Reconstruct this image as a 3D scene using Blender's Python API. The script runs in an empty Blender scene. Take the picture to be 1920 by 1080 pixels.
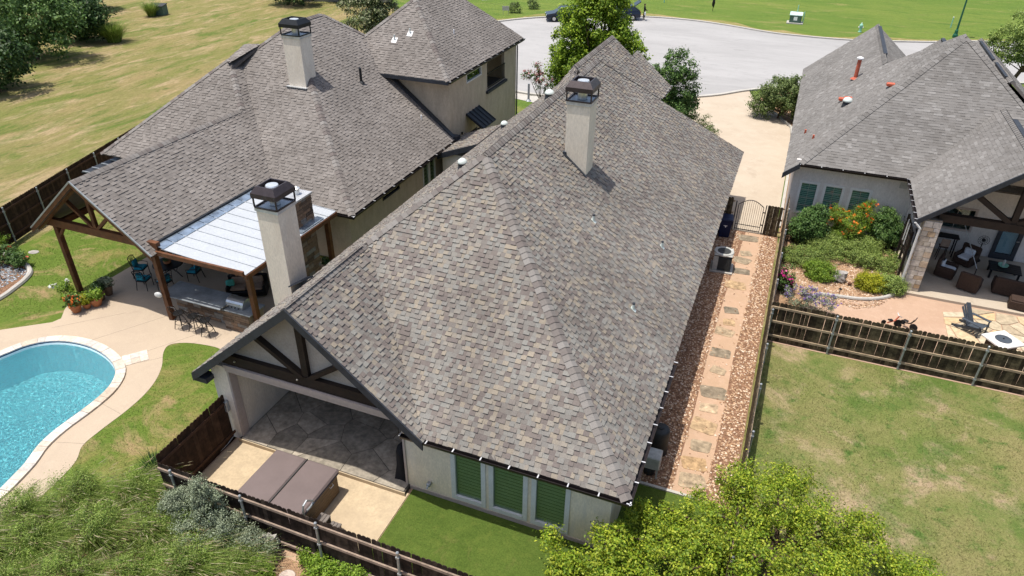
import bpy, math, random
from math import sin, cos, pi, radians, sqrt, hypot
from mathutils import Vector, Matrix, noise

random.seed(7)
S = bpy.context.scene
COL = S.collection

# ---------------------------------------------------------------- camera
cam_data = bpy.data.cameras.new('camera')
cam = bpy.data.objects.new('camera', cam_data)
COL.objects.link(cam)
cam_data.sensor_width = 36.0
cam_data.lens = 36.0 * 1333.0 / 1920.0
cam_data.clip_start = 0.1
cam_data.clip_end = 2000.0
_p, _y, _r = radians(31.725), radians(21.354), radians(0.672)
_f = Vector((-sin(_y) * cos(_p), cos(_y) * cos(_p), -sin(_p)))
_right = Vector((cos(_y), sin(_y), 0.0))
_up = _right.cross(_f)
_r2 = _right * cos(_r) + _up * sin(_r)
_u2 = -_right * sin(_r) + _up * cos(_r)
cam.matrix_world = Matrix(((_r2.x, _u2.x, -_f.x, 0.0), (_r2.y, _u2.y, -_f.y, 0.0), (_r2.z, _u2.z, -_f.z, 16.9), (0, 0, 0, 1)))
S.camera = cam

# ---------------------------------------------------------------- world, sun, exposure
world = bpy.data.worlds.new('World')
S.world = world
world.use_nodes = True
_nt = world.node_tree
_bg = _nt.nodes['Background']
_sky = _nt.nodes.new('ShaderNodeTexSky')
_sky.sky_type = 'NISHITA'
_sky.sun_disc = False
_sky.sun_elevation = radians(77.0)
_sky.sun_rotation = math.atan2(-0.204, -0.105)
_sky.air_density = 1.0
_sky.dust_density = 3.0
_nt.links.new(_sky.outputs[0], _bg.inputs[0])
_bg.inputs[1].default_value = 0.135
sun_data = bpy.data.lights.new('sun', 'SUN')
sun_data.energy = 4.0
sun_data.angle = radians(0.53)
sun_data.color = (1.0, 0.95, 0.87)
sun = bpy.data.objects.new('sun', sun_data)
COL.objects.link(sun)
sun.rotation_euler = Vector((0.204, 0.105, -1.0)).to_track_quat('-Z', 'Y').to_euler()
S.view_settings.view_transform = 'Standard'
S.view_settings.look = 'None'
S.view_settings.exposure = 0.5
S.view_settings.gamma = 1.0
S.view_settings.use_curve_mapping = False
S.cycles.max_bounces = 6
S.cycles.diffuse_bounces = 4
S.cycles.transparent_max_bounces = 8
S.cycles.use_denoising = True

# ---------------------------------------------------------------- materials
def lin(r, g, b):
    f = lambda c: ((c / 255 + 0.055) / 1.055) ** 2.4 if c > 10 else c / 255 / 12.92
    return (f(r), f(g), f(b), 1.0)

def nt_new(name, rough=0.8, metal=0.0, spec=0.3):
    m = bpy.data.materials.new(name)
    m.use_nodes = True
    t = m.node_tree
    b = t.nodes['Principled BSDF']
    b.inputs['Roughness'].default_value = rough
    b.inputs['Metallic'].default_value = metal
    b.inputs['Specular IOR Level'].default_value = spec
    return m, t, b

def c4(c):
    return (c[0], c[1], c[2], 1.0)

def ramp(t, stops, interp='LINEAR'):
    r = t.nodes.new('ShaderNodeValToRGB')
    e = r.color_ramp.elements
    r.color_ramp.interpolation = interp
    while len(e) > 1:
        e.remove(e[0])
    e[0].position = stops[0][0]
    e[0].color = c4(stops[0][1])
    for p, c in stops[1:]:
        k = e.new(p)
        k.color = c4(c)
    return r

def noise_n(t, vec, scale, detail=4, rough=0.6, dist=0.0):
    n = t.nodes.new('ShaderNodeTexNoise')
    n.inputs['Scale'].default_value = scale
    n.inputs['Detail'].default_value = detail
    n.inputs['Roughness'].default_value = rough
    n.inputs['Distortion'].default_value = dist
    t.links.new(vec, n.inputs['Vector'])
    return n.outputs['Fac']

def coord(t, kind='pos', stretch=None):
    if kind == 'pos':
        o = t.nodes.new('ShaderNodeNewGeometry').outputs['Position']
    else:
        o = t.nodes.new('ShaderNodeTexCoord').outputs['Object']
    if stretch:
        mp = t.nodes.new('ShaderNodeMapping')
        mp.inputs['Scale'].default_value = stretch
        t.links.new(o, mp.inputs['Vector'])
        o = mp.outputs[0]
    return o

def mixc(t, fac, a, b, mode='MIX'):
    m = t.nodes.new('ShaderNodeMix')
    m.data_type = 'RGBA'
    m.blend_type = mode
    if isinstance(fac, (int, float)):
        m.inputs[0].default_value = fac
    else:
        t.links.new(fac, m.inputs[0])
    for i, v in ((6, a), (7, b)):
        if isinstance(v, tuple):
            m.inputs[i].default_value = c4(v)
        else:
            t.links.new(v, m.inputs[i])
    return m.outputs[2]

def bump(t, b, h, strength=0.3, dist=0.02):
    n = t.nodes.new('ShaderNodeBump')
    n.inputs['Strength'].default_value = strength
    n.inputs['Distance'].default_value = dist
    t.links.new(h, n.inputs['Height'])
    t.links.new(n.outputs[0], b.inputs['Normal'])

def plain(name, c, rough=0.7, metal=0.0, var=0.25, scale=6.0, bmp=0.15, spec=0.3, stretch=None, kind='pos', grime=None, fine=0.5):
    """paint / wood / metal: a colour with uneven tone, fine grain and slight relief"""
    m, t, b = nt_new(name, rough, metal, spec)
    v = coord(t, kind, stretch)
    n1 = noise_n(t, v, scale, 5, 0.65)
    n2 = noise_n(t, v, scale * 9, 3, 0.6)
    lo = tuple(x * (1 - var) for x in c[:3])
    hi = tuple(min(1, x * (1 + var)) for x in c[:3])
    r = ramp(t, [(0.28, lo), (0.72, hi)])
    t.links.new(n1, r.inputs[0])
    col = r.outputs[0]
    r2 = ramp(t, [(0.3, (1 - 0.18 * fine * 2 * 0.7,) * 3), (0.7, (1 + 0.12 * fine * 2 * 0.7,) * 3)])
    t.links.new(n2, r2.inputs[0])
    col = mixc(t, 1.0, col, r2.outputs[0], 'MULTIPLY')
    if grime:
        n3 = noise_n(t, v, scale * 0.35, 6, 0.7, 0.6)
        r3 = ramp(t, [(0.5, (0, 0, 0)), (0.72, (1, 1, 1))])
        t.links.new(n3, r3.inputs[0])
        col = mixc(t, r3.outputs[0], col, grime)
    t.links.new(col, b.inputs['Base Color'])
    if bmp:
        bump(t, b, n2, bmp, 0.01)
    return m

def island(name, stops, rough=0.85, fine=0.25, fscale=40, bmp=0.3, spec=0.2, interp='LINEAR', big=None, trans=0.0):
    """each separate piece of the mesh takes its own tone from the ramp"""
    m, t, b = nt_new(name, rough, 0, spec)
    g = t.nodes.new('ShaderNodeNewGeometry')
    fac = g.outputs['Random Per Island']
    oi = t.nodes.new('ShaderNodeObjectInfo')
    ad = t.nodes.new('ShaderNodeMath'); ad.operation = 'ADD'
    t.links.new(fac, ad.inputs[0]); t.links.new(oi.outputs['Random'], ad.inputs[1])
    fr = t.nodes.new('ShaderNodeMath'); fr.operation = 'FRACT'
    t.links.new(ad.outputs[0], fr.inputs[0])
    r = ramp(t, stops, interp)
    t.links.new(fr.outputs[0], r.inputs[0])
    col = r.outputs[0]
    v = g.outputs['Position']
    n = noise_n(t, v, fscale, 3, 0.7)
    r2 = ramp(t, [(0.25, (1 - fine,) * 3), (0.75, (1 + fine * 0.6,) * 3)])
    t.links.new(n, r2.inputs[0])
    col = mixc(t, 1.0, col, r2.outputs[0], 'MULTIPLY')
    if big:
        nb = noise_n(t, v, big[0], 4, 0.6)
        rb = ramp(t, [(0.35, (1 - big[1],) * 3), (0.65, (1 + big[1] * 0.5,) * 3)])
        t.links.new(nb, rb.inputs[0])
        col = mixc(t, 1.0, col, rb.outputs[0], 'MULTIPLY')
    t.links.new(col, b.inputs['Base Color'])
    if bmp:
        bump(t, b, n, bmp, 0.006)
    if trans:
        tr = t.nodes.new('ShaderNodeBsdfTranslucent')
        t.links.new(col, tr.inputs['Color'])
        mx = t.nodes.new('ShaderNodeMixShader')
        mx.inputs[0].default_value = trans
        t.links.new(b.outputs[0], mx.inputs[1]); t.links.new(tr.outputs[0], mx.inputs[2])
        t.links.new(mx.outputs[0], t.nodes['Material Output'].inputs[0])
    return m

def ground_mat(name, layers, base, fine=(60, 0.3), rough=0.95, bmp=(60, 0.5, 0.03), stretch=None):
    """layers: (scale, lo, hi, colour, distortion) mixed over base by thresholded noise"""
    m, t, b = nt_new(name, rough, 0, 0.1)
    v = coord(t, 'pos', stretch)
    col = base
    for k, (sc, lo, hi, c, d) in enumerate(layers):
        mp = t.nodes.new('ShaderNodeMapping')
        mp.inputs['Location'].default_value = (k * 13.7, k * 5.1, k * 3.3)
        t.links.new(v, mp.inputs['Vector'])
        n = noise_n(t, mp.outputs[0], sc, 6, 0.68, d)
        r = ramp(t, [(lo, (0, 0, 0)), (hi, (1, 1, 1))])
        t.links.new(n, r.inputs[0])
        col = mixc(t, r.outputs[0], col, c)
    n = noise_n(t, v, fine[0], 4, 0.75)
    r2 = ramp(t, [(0.25, (1 - fine[1],) * 3), (0.75, (1 + fine[1],) * 3)])
    t.links.new(n, r2.inputs[0])
    col = mixc(t, 1.0, col, r2.outputs[0], 'MULTIPLY')
    t.links.new(col, b.inputs['Base Color'])
    nb = noise_n(t, v, bmp[0], 3, 0.7)
    bump(t, b, nb, bmp[1], bmp[2])
    return m

def glass(name, tint, refl=0.12, rough=0.03, wave=0.0):
    m = bpy.data.materials.new(name)
    m.use_nodes = True
    t = m.node_tree
    t.nodes.remove(t.nodes['Principled BSDF'])
    tr = t.nodes.new('ShaderNodeBsdfTransparent'); tr.inputs[0].default_value = c4(tint)
    gl = t.nodes.new('ShaderNodeBsdfGlossy'); gl.inputs['Roughness'].default_value = rough
    lw = t.nodes.new('ShaderNodeLayerWeight')
    fr = t.nodes.new('ShaderNodeMath'); fr.operation = 'POWER'; fr.inputs[1].default_value = 4.0
    t.links.new(lw.outputs['Facing'], fr.inputs[0])
    ad = t.nodes.new('ShaderNodeMath'); ad.operation = 'ADD'; ad.inputs[1].default_value = refl
    t.links.new(fr.outputs[0], ad.inputs[0])
    mx = t.nodes.new('ShaderNodeMixShader')
    t.links.new(ad.outputs[0], mx.inputs[0]); t.links.new(tr.outputs[0], mx.inputs[1]); t.links.new(gl.outputs[0], mx.inputs[2])
    t.links.new(mx.outputs[0], t.nodes['Material Output'].inputs[0])
    n = noise_n(t, coord(t), 1.3, 2)
    bp = t.nodes.new('ShaderNodeBump'); bp.inputs['Strength'].default_value = 0.03
    t.links.new(n, bp.inputs['Height']); t.links.new(bp.outputs[0], gl.inputs['Normal'])
    return m

M = {}
TAN = (0.246, 0.214, 0.173); BLU = (0.209, 0.204, 0.188); MAU = (0.146, 0.126, 0.117); BRN = (0.183, 0.160, 0.143); GRY = (0.179, 0.167, 0.153)
M['shingle_a'] = island('shingle_blend', [(0.0, MAU), (0.12, (0.155, 0.133, 0.122)), (0.26, BRN), (0.46, GRY), (0.64, BLU), (0.8, (0.224, 0.203, 0.177)), (0.92, TAN), (1.0, (0.256, 0.220, 0.175))], 0.95, 0.35, 45, 0.5, 0.08, big=(0.35, 0.16))
M['shingle_b'] = island('shingle_brown_grey', [(0, (0.165, 0.148, 0.135)), (0.3, (0.188, 0.17, 0.156)), (0.7, (0.205, 0.186, 0.171)), (1, (0.226, 0.206, 0.19))], 0.95, 0.35, 45, 0.5, 0.08, big=(0.35, 0.16))
M['shingle_c'] = island('shingle_grey', [(0, (0.158, 0.149, 0.14)), (0.4, (0.178, 0.169, 0.16)), (0.85, (0.195, 0.186, 0.177)), (1, (0.235, 0.226, 0.216))], 0.95, 0.35, 45, 0.5, 0.08, big=(0.35, 0.14))
M['cap_a'] = island('ridge_cap_grey', [(0, (0.135, 0.115, 0.108)), (0.5, (0.180, 0.164, 0.151)), (1, (0.225, 0.211, 0.198))], 0.95, 0.3, 55, 0.5, 0.08)
M['deck_dark'] = plain('roof_underlay', (0.09, 0.08, 0.075), 0.95)
M['stucco'] = plain('stucco_cream', (0.72, 0.64, 0.53), 0.95, var=0.08, scale=1.3, bmp=0.35, grime=(0.62, 0.53, 0.42), stretch=(1.8, 1.8, 0.7))
M['stucco_tan'] = plain('stucco_tan', (0.46, 0.385, 0.29), 0.95, var=0.15, scale=1.6, bmp=0.35, grime=(0.39, 0.32, 0.235), stretch=(1.8, 1.8, 0.7))
M['stucco_light'] = plain('stucco_light', (0.74, 0.64, 0.49), 0.95, var=0.1, scale=1.6, bmp=0.35, grime=(0.58, 0.53, 0.46), stretch=(1.8, 1.8, 0.7))
M['stucco_shaded'] = plain('stucco_shaded', (0.34, 0.31, 0.28), 0.95, var=0.12, scale=1.6, bmp=0.3)  # house stucco with shade painted into its colour, for gable and patio
M['stucco_pale'] = plain('stucco_pale_grey', (0.56, 0.53, 0.5), 0.95, var=0.1, scale=1.6, bmp=0.3, stretch=(1.8, 1.8, 0.7))
M['fascia'] = plain('dark_slate_fascia', (0.03, 0.034, 0.042), 0.55, var=0.3, scale=4)
M['gutter'] = plain('dark_bronze_gutter', (0.022, 0.017, 0.017), 0.4, 0.3, var=0.3, scale=3)
M['hanger'] = plain('aluminium', (0.62, 0.62, 0.62), 0.4, 0.4)
M['timber_dark'] = plain('espresso_timber', (0.022, 0.014, 0.01), 0.7, var=0.45, scale=3, stretch=(1, 1, 1))
M['timber'] = plain('stained_cedar', (0.115, 0.045, 0.018), 0.6, var=0.4, scale=4, grime=(0.06, 0.024, 0.012))
M['cedar_fence'] = plain('brown_stained_picket', (0.072, 0.034, 0.018), 0.85, var=0.35, scale=3, stretch=(6, 6, 0.6))
M['picket'] = island('weathered_picket', [(0, (0.045, 0.032, 0.02)), (0.5, (0.085, 0.066, 0.038)), (1, (0.13, 0.1, 0.058))], 0.9, 0.5, 6, 0.4, 0.15, big=(3, 0.4))
M['picket_dark'] = island('dark_weathered_picket', [(0, (0.018, 0.012, 0.01)), (0.5, (0.032, 0.022, 0.017)), (1, (0.06, 0.045, 0.035))], 0.9, 0.5, 6, 0.4, 0.15, big=(3, 0.4))
M['picket_brown'] = island('deep_brown_picket', [(0, (0.035, 0.019, 0.012)), (0.5, (0.052, 0.028, 0.017)), (1, (0.075, 0.042, 0.026))], 0.85, 0.4, 6, 0.4, 0.15, big=(3, 0.25))
M['rail'] = plain('weathered_rail', (0.33, 0.25, 0.165), 0.9, var=0.35, scale=5, grime=(0.14, 0.1, 0.07))
M['rail_dark'] = plain('greyed_rail', (0.27, 0.205, 0.16), 0.9, var=0.3, scale=5, grime=(0.12, 0.09, 0.07))
M['galv'] = plain('galvanised_steel', (0.33, 0.35, 0.36), 0.45, 0.5, var=0.2)
M['frame_white'] = plain('off_white_trim', (0.6, 0.6, 0.58), 0.6, var=0.08)
M['trim_taupe'] = plain('taupe_trim', (0.4, 0.335, 0.3), 0.6, var=0.1)
M['green_glass'] = glass('green_tinted_glass', (0.74, 0.84, 0.72), 0.06)
M['teal_glass'] = glass('teal_tinted_glass', (0.75, 0.9, 0.88), 0.06)
M['clear_glass'] = glass('clear_glass', (0.75, 0.85, 0.88), 0.1)
M['slat_white'] = plain('blind_slat', (0.38, 0.39, 0.35), 0.6, var=0.06)
M['dark_room'] = plain('dark_interior', (0.03, 0.03, 0.03), 0.9)
M['black_metal'] = plain('black_iron', (0.014, 0.014, 0.016), 0.45, 0.4, var=0.3)
M['bronze_cap'] = plain('bronze_chimney_cap', (0.05, 0.04, 0.042), 0.4, 0.4, var=0.2)
M['black_cap'] = plain('black_chimney_cap', (0.02, 0.022, 0.024), 0.4, 0.4, var=0.2)
M['flue'] = plain('stainless_flue', (0.68, 0.7, 0.7), 0.3, 0.6, var=0.15)
M['flash'] = plain('flashing', (0.5, 0.51, 0.52), 0.4, 0.5, var=0.25, scale=3)
M['white_metal'] = plain('white_standing_seam', (0.400, 0.424, 0.448), 0.4, 0.1, var=0.05, scale=2, bmp=0.05)
M['blue_flash'] = plain('blue_grey_flashing', (0.33, 0.4, 0.47), 0.25, 0.7, var=0.45, scale=2.5)
M['black_roof'] = plain('black_standing_seam', (0.025, 0.029, 0.035), 0.45, 0.3, var=0.2)
M['concrete_step'] = plain('tan_concrete', (0.43, 0.34, 0.225), 0.9, var=0.16, scale=1.6, grime=(0.36, 0.285, 0.195))
M['street'] = ground_mat('pale_asphalt', [(0.25, 0.4, 0.7, (0.265, 0.26, 0.255), 1.0), (0.09, 0.45, 0.65, (0.335, 0.328, 0.322), 0.5), (1.2, 0.56, 0.74, (0.25, 0.245, 0.24), 0.5), (0.5, 0.62, 0.7, (0.22, 0.215, 0.21), 1.2)], (0.3, 0.294, 0.288), (30, 0.1), 0.9, (60, 0.2, 0.01), stretch=(0.5, 1.6, 1))
M['kerb'] = plain('kerb_concrete', (0.390, 0.370, 0.335), 0.9, var=0.12, scale=1.5)
M['driveway'] = ground_mat('beige_concrete', [(0.3, 0.4, 0.7, (0.37, 0.305, 0.235), 0.8), (1.4, 0.5, 0.8, (0.43, 0.37, 0.295), 0.4), (0.7, 0.6, 0.8, (0.31, 0.255, 0.195), 0.9)], (0.405, 0.345, 0.27), (40, 0.12), 0.9, (80, 0.2, 0.01))
M['pool_deck'] = ground_mat('tan_pool_deck', [(0.5, 0.45, 0.75, (0.36, 0.29, 0.22), 0.8), (3.0, 0.55, 0.8, (0.42, 0.345, 0.26), 0.4), (1.1, 0.62, 0.78, (0.33, 0.265, 0.2), 0.6)], (0.395, 0.32, 0.24), (45, 0.14), 0.9, (90, 0.25, 0.01))
M['granite'] = ground_mat('decomposed_granite', [(0.6, 0.42, 0.7, (0.36, 0.24, 0.165), 0.8), (4.0, 0.5, 0.75, (0.44, 0.31, 0.225), 0.5)], (0.4, 0.275, 0.195), (55, 0.22), 0.95, (110, 0.5, 0.02))
M['dg_path'] = ground_mat('sandy_path', [(0.7, 0.42, 0.7, (0.370, 0.255, 0.167), 0.8), (3.0, 0.5, 0.75, (0.440, 0.308, 0.220), 0.5)], (0.405, 0.273, 0.185), (55, 0.2), 0.95, (110, 0.4, 0.02))
M['gravel_bed'] = ground_mat('gravel_bed', [(8, 0.4, 0.65, (0.16, 0.09, 0.055), 0.5)], (0.33, 0.19, 0.12), (40, 0.5), 0.95, (60, 1.0, 0.05))
M['pebble'] = island('river_pebble', [(0, (0.17, 0.095, 0.055)), (0.25, (0.34, 0.2, 0.115)), (0.5, (0.45, 0.295, 0.18)), (0.8, (0.55, 0.41, 0.29)), (1, (0.68, 0.58, 0.47))], 0.8, 0.2, 60, 0.2)
M['grey_pebble'] = island('grey_pebble', [(0, (0.1, 0.11, 0.12)), (0.6, (0.26, 0.28, 0.3)), (1, (0.5, 0.52, 0.54))], 0.8, 0.2, 60, 0.2)
GR = (0.105, 0.158, 0.03); GD = (0.06, 0.11, 0.022); GT = (0.36, 0.265, 0.15); GY_ = (0.2, 0.2, 0.06)
M['field'] = ground_mat('dry_field', [(0.2, 0.38, 0.62, (0.265, 0.208, 0.095), 0.5), (0.42, 0.5, 0.65, (0.36, 0.272, 0.155), 0.6), (0.26, 0.51, 0.66, (0.108, 0.148, 0.03), 0.5), (0.8, 0.56, 0.7, (0.085, 0.128, 0.028), 0.5), (2.2, 0.6, 0.77, (0.32, 0.25, 0.14), 0.3), (6.0, 0.6, 0.75, (0.1, 0.13, 0.03), 0.3)], (0.17, 0.178, 0.052), (7, 0.34), 0.95, (10, 0.9, 0.16), stretch=(1.7, 0.5, 1))
M['lawn_left'] = ground_mat('pool_lawn', [(0.5, 0.5, 0.68, (0.212, 0.183, 0.064), 1.0), (0.35, 0.56, 0.68, (0.289, 0.208, 0.106), 0.8), (1.6, 0.55, 0.75, (0.064, 0.111, 0.019), 0.6)], (0.098, 0.145, 0.024), (14, 0.3), 0.95, (30, 0.8, 0.05))
M['lawn_right'] = ground_mat('patchy_lawn', [(0.28, 0.4, 0.64, (0.225, 0.2, 0.085), 0.4), (0.5, 0.53, 0.67, (0.35, 0.265, 0.165), 0.4), (0.4, 0.48, 0.66, (0.09, 0.138, 0.03), 0.3), (1.6, 0.54, 0.7, (0.075, 0.13, 0.028), 0.3), (5.0, 0.6, 0.77, (0.31, 0.24, 0.14), 0.3)], (0.15, 0.172, 0.05), (16, 0.35), 0.95, (32, 0.9, 0.05))
M['lawn_far'] = ground_mat('street_lawn', [(0.1, 0.42, 0.62, (0.135, 0.178, 0.036), 0.5), (0.5, 0.52, 0.7, (0.072, 0.128, 0.022), 0.4), (0.3, 0.56, 0.7, (0.19, 0.19, 0.062), 0.5), (1.6, 0.56, 0.75, (0.08, 0.13, 0.024), 0.3)], (0.1, 0.156, 0.028), (5, 0.25), 0.95, (20, 0.8, 0.08), stretch=(0.5, 1.5, 1))
M['lawn_edge'] = ground_mat('dry_verge', [(0.35, 0.4, 0.65, (0.145, 0.162, 0.038), 0.9)], (0.281, 0.221, 0.102), (9, 0.3), 0.95, (20, 0.8, 0.08))
M['turf'] = ground_mat('artificial_turf', [(0.9, 0.4, 0.7, (0.058, 0.095, 0.016), 0.5), (3.0, 0.5, 0.72, (0.1, 0.135, 0.026), 0.4), (1.7, 0.58, 0.75, (0.115, 0.128, 0.034), 0.5)], (0.08, 0.12, 0.022), (22, 0.35), 0.9, (50, 0.9, 0.03))
M['mulch'] = ground_mat('mulch', [(6, 0.4, 0.7, (0.06, 0.035, 0.02), 0.5)], (0.13, 0.075, 0.045), (30, 0.5), 0.95, (40, 1.0, 0.05))
M['garden_soil'] = ground_mat('garden_chips', [(6, 0.4, 0.7, (0.28, 0.17, 0.1), 0.5)], (0.42, 0.27, 0.165), (30, 0.4), 0.95, (40, 1.0, 0.05))
M['flag'] = island('flagstone', [(0, (0.36, 0.29, 0.2)), (0.35, (0.43, 0.36, 0.25)), (0.7, (0.47, 0.4, 0.29)), (1, (0.5, 0.36, 0.2))], 0.85, 0.35, 5, 0.3)
M['flag_dull'] = island('patio_flagstone', [(0, (0.25, 0.22, 0.175)), (0.5, (0.34, 0.3, 0.24)), (1, (0.43, 0.37, 0.29))], 0.8, 0.45, 2.5, 0.3, big=(6, .25))
M['grout'] = plain('grout', (0.24, 0.2, 0.155), 0.95)
M['grout_dark'] = plain('dark_mortar', (0.06, 0.052, 0.044), 0.95)
M['coping'] = island('travertine_coping', [(0, (0.440, 0.361, 0.282)), (0.4, (0.528, 0.466, 0.396)), (0.8, (0.581, 0.528, 0.466)), (1, (0.440, 0.405, 0.370))], 0.8, 0.3, 7, 0.2)
M['step_stone'] = island('stepping_stone', [(0, (0.2, 0.165, 0.12)), (0.3, (0.3, 0.24, 0.165)), (0.6, (0.38, 0.29, 0.19)), (0.85, (0.42, 0.28, 0.15)), (1, (0.48, 0.4, 0.3))], 0.9, 0.55, 5, 0.5, big=(3, .3))
M['ledge'] = island('ledge_stone', [(0, (0.09, 0.065, 0.05)), (0.35, (0.19, 0.13, 0.09)), (0.65, (0.24, 0.155, 0.1)), (0.85, (0.2, 0.19, 0.175)), (1, (0.3, 0.28, 0.25))], 0.85, 0.35, 9, 0.4)
M['limestone'] = island('limestone_block', [(0, (0.36, 0.31, 0.25)), (0.5, (0.48, 0.43, 0.36)), (0.85, (0.56, 0.51, 0.45)), (1, (0.4, 0.28, 0.16))], 0.9, 0.35, 6, 0.4)
M['slate_top'] = plain('slate_counter', (0.2, 0.215, 0.225), 0.45, var=0.35, scale=1.6)
M['rock'] = plain('grey_rock', (0.32, 0.3, 0.275), 0.95, var=0.4, scale=4, bmp=0.8)
M['terracotta'] = plain('terracotta', (0.36, 0.14, 0.06), 0.8, var=0.25)
M['urn'] = plain('pale_urn', (0.42, 0.34, 0.28), 0.9)
M['spa_cover'] = plain('vinyl_spa_cover', (0.135, 0.105, 0.1), 0.5, var=0.1, scale=1.2, fine=0.1, bmp=0.04)
M['spa_side'] = plain('spa_cabinet', (0.15, 0.095, 0.05), 0.6, var=0.35, scale=4, stretch=(1, 1, 8))
M['spa_step'] = plain('grey_brown_plastic', (0.15, 0.13, 0.115), 0.6)
M['teal'] = plain('turquoise_fabric', (0.02, 0.24, 0.33), 0.9, var=0.5, scale=14)
M['mint'] = plain('mint_fabric', (0.09, 0.42, 0.35), 0.9)
M['taupe_fabric'] = plain('taupe_fabric', (0.28, 0.2, 0.15), 0.95)
M['white_fabric'] = plain('white_cushion', (0.62, 0.64, 0.66), 0.95, var=0.05)
M['wicker'] = plain('dark_wicker', (0.045, 0.026, 0.018), 0.8, var=0.5, scale=25, bmp=0.8)
M['steel'] = plain('brushed_steel', (0.55, 0.55, 0.54), 0.28, 0.8, var=0.1)
M['navy'] = plain('navy_plastic', (0.008, 0.014, 0.05), 0.45)
M['white_mark'] = plain('white_print', (0.75, 0.75, 0.75), 0.7, var=0.03)
M['ac_beige'] = plain('ac_casing', (0.4, 0.4, 0.37), 0.5)
M['ac_dark'] = plain('ac_louvre', (0.035, 0.037, 0.036), 0.6)
M['red_paint'] = plain('brick_red_vent', (0.42, 0.1, 0.055), 0.7)
M['dome'] = plain('skylight_dome', (0.55, 0.6, 0.57), 0.25, 0.0, var=0.08)
M['green_pole'] = plain('green_pole', (0.01, 0.09, 0.05), 0.5)
M['util_green'] = plain('utility_green', (0.07, 0.12, 0.095), 0.6)
M['util_top'] = plain('utility_top', (0.4, 0.5, 0.48), 0.6)
M['pale_green'] = plain('pale_green_paint', (0.25, 0.5, 0.38), 0.6)
M['car_paint'] = plain('navy_car_paint', (0.012, 0.018, 0.035), 0.15, 0.3, var=0.05, bmp=0.0, spec=0.6)
M['car_glass'] = plain('car_glass', (0.01, 0.014, 0.02), 0.05, 0.0, var=0.05, bmp=0.0, spec=0.8)
M['tyre'] = plain('rubber', (0.012, 0.012, 0.012), 0.9)
M['tail'] = plain('red_lamp', (0.3, 0.01, 0.012), 0.2)
M['head'] = plain('head_lamp', (0.7, 0.72, 0.75), 0.1)
M['black_cloth'] = plain('black_clothing', (0.012, 0.012, 0.014), 0.9)
M['skin'] = plain('skin', (0.36, 0.2, 0.13), 0.6, var=0.05)
M['hair'] = plain('dark_hair', (0.02, 0.013, 0.01), 0.7)
M['denim'] = plain('charcoal_plastic', (0.05, 0.062, 0.078), 0.6)
M['fire_top'] = plain('white_table_top', (0.578, 0.570, 0.552), 0.5, var=0.03)
M['bark'] = plain('bark', (0.11, 0.075, 0.05), 0.95, var=0.4, scale=6, bmp=0.8)
M['wood_grey'] = plain('silvered_wood', (0.24, 0.23, 0.22), 0.9, var=0.3, stretch=(5, 5, 0.6))
M['brick_wall'] = plain('red_brown_wall', (0.11, 0.05, 0.03), 0.9, var=0.3)

def leafm(name, a, b_, c, tr=0.3, big=(0.7, 0.25)):
    return island(name, [(0, a), (0.5, b_), (1, c)], 0.55, 0.15, 20, 0.0, 0.3, big=big, trans=tr)
M['leaf_lime'] = leafm('lime_leaf', (0.1, 0.19, 0.014), (0.25, 0.35, 0.024), (0.5, 0.54, 0.055), 0.38, big=(1.3, 0.3))
M['leaf_oak'] = leafm('fresh_green_leaf', (0.089, 0.178, 0.012), (0.208, 0.327, 0.021), (0.386, 0.491, 0.045), 0.35)
M['leaf_mid'] = leafm('mid_green_leaf', (0.035, 0.088, 0.019), (0.081, 0.162, 0.035), (0.162, 0.257, 0.068), 0.25)
M['leaf_dark'] = leafm('dark_green_leaf', (0.014, 0.042, 0.010), (0.036, 0.084, 0.019), (0.090, 0.156, 0.042), 0.25)
M['leaf_olive'] = leafm('olive_leaf', (0.068, 0.108, 0.027), (0.135, 0.196, 0.054), (0.230, 0.284, 0.101), 0.25)
M['leaf_sage'] = leafm('silver_sage_leaf', (0.16, 0.2, 0.12), (0.27, 0.32, 0.2), (0.4, 0.45, 0.31), 0.2)
M['leaf_grass'] = leafm('ornamental_grass', (0.08, 0.15, 0.018), (0.18, 0.27, 0.04), (0.34, 0.4, 0.11), 0.3, big=(1.6, 0.35))
M['leaf_grassdark'] = leafm('iris_blade', (0.015, 0.045, 0.015), (0.035, 0.08, 0.028), (0.07, 0.13, 0.045), 0.2)
M['leaf_bright'] = leafm('bright_herb_leaf', (0.103, 0.196, 0.017), (0.196, 0.322, 0.029), (0.322, 0.437, 0.057), 0.35)
M['leaf_cypress'] = leafm('juniper_leaf', (0.103, 0.172, 0.034), (0.207, 0.284, 0.061), (0.328, 0.405, 0.103), 0.25)
M['leaf_yellow'] = leafm('gold_leaf', (0.2, 0.24, 0.01), (0.34, 0.36, 0.015), (0.48, 0.46, 0.03), 0.3)
M['leaf_magnolia'] = leafm('pale_magnolia_leaf', (0.06, 0.1, 0.03), (0.16, 0.19, 0.08), (0.4, 0.4, 0.24), 0.2)
M['straw'] = leafm('straw_plume', (0.22, 0.17, 0.09), (0.32, 0.27, 0.15), (0.42, 0.38, 0.25), 0.3)
M['fl_orange'] = leafm('orange_petal', (0.6, 0.09, 0.015), (0.72, 0.17, 0.02), (0.75, 0.3, 0.03), 0.2)
M['fl_purple'] = leafm('purple_petal', (0.16, 0.09, 0.3), (0.25, 0.15, 0.42), (0.36, 0.26, 0.52), 0.2)
M['fl_pink'] = leafm('magenta_petal', (0.45, 0.01, 0.14), (0.55, 0.02, 0.2), (0.6, 0.08, 0.3), 0.2)
M['fl_red'] = leafm('red_petal', (0.4, 0.04, 0.02), (0.5, 0.07, 0.03), (0.5, 0.16, 0.06), 0.2)
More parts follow.
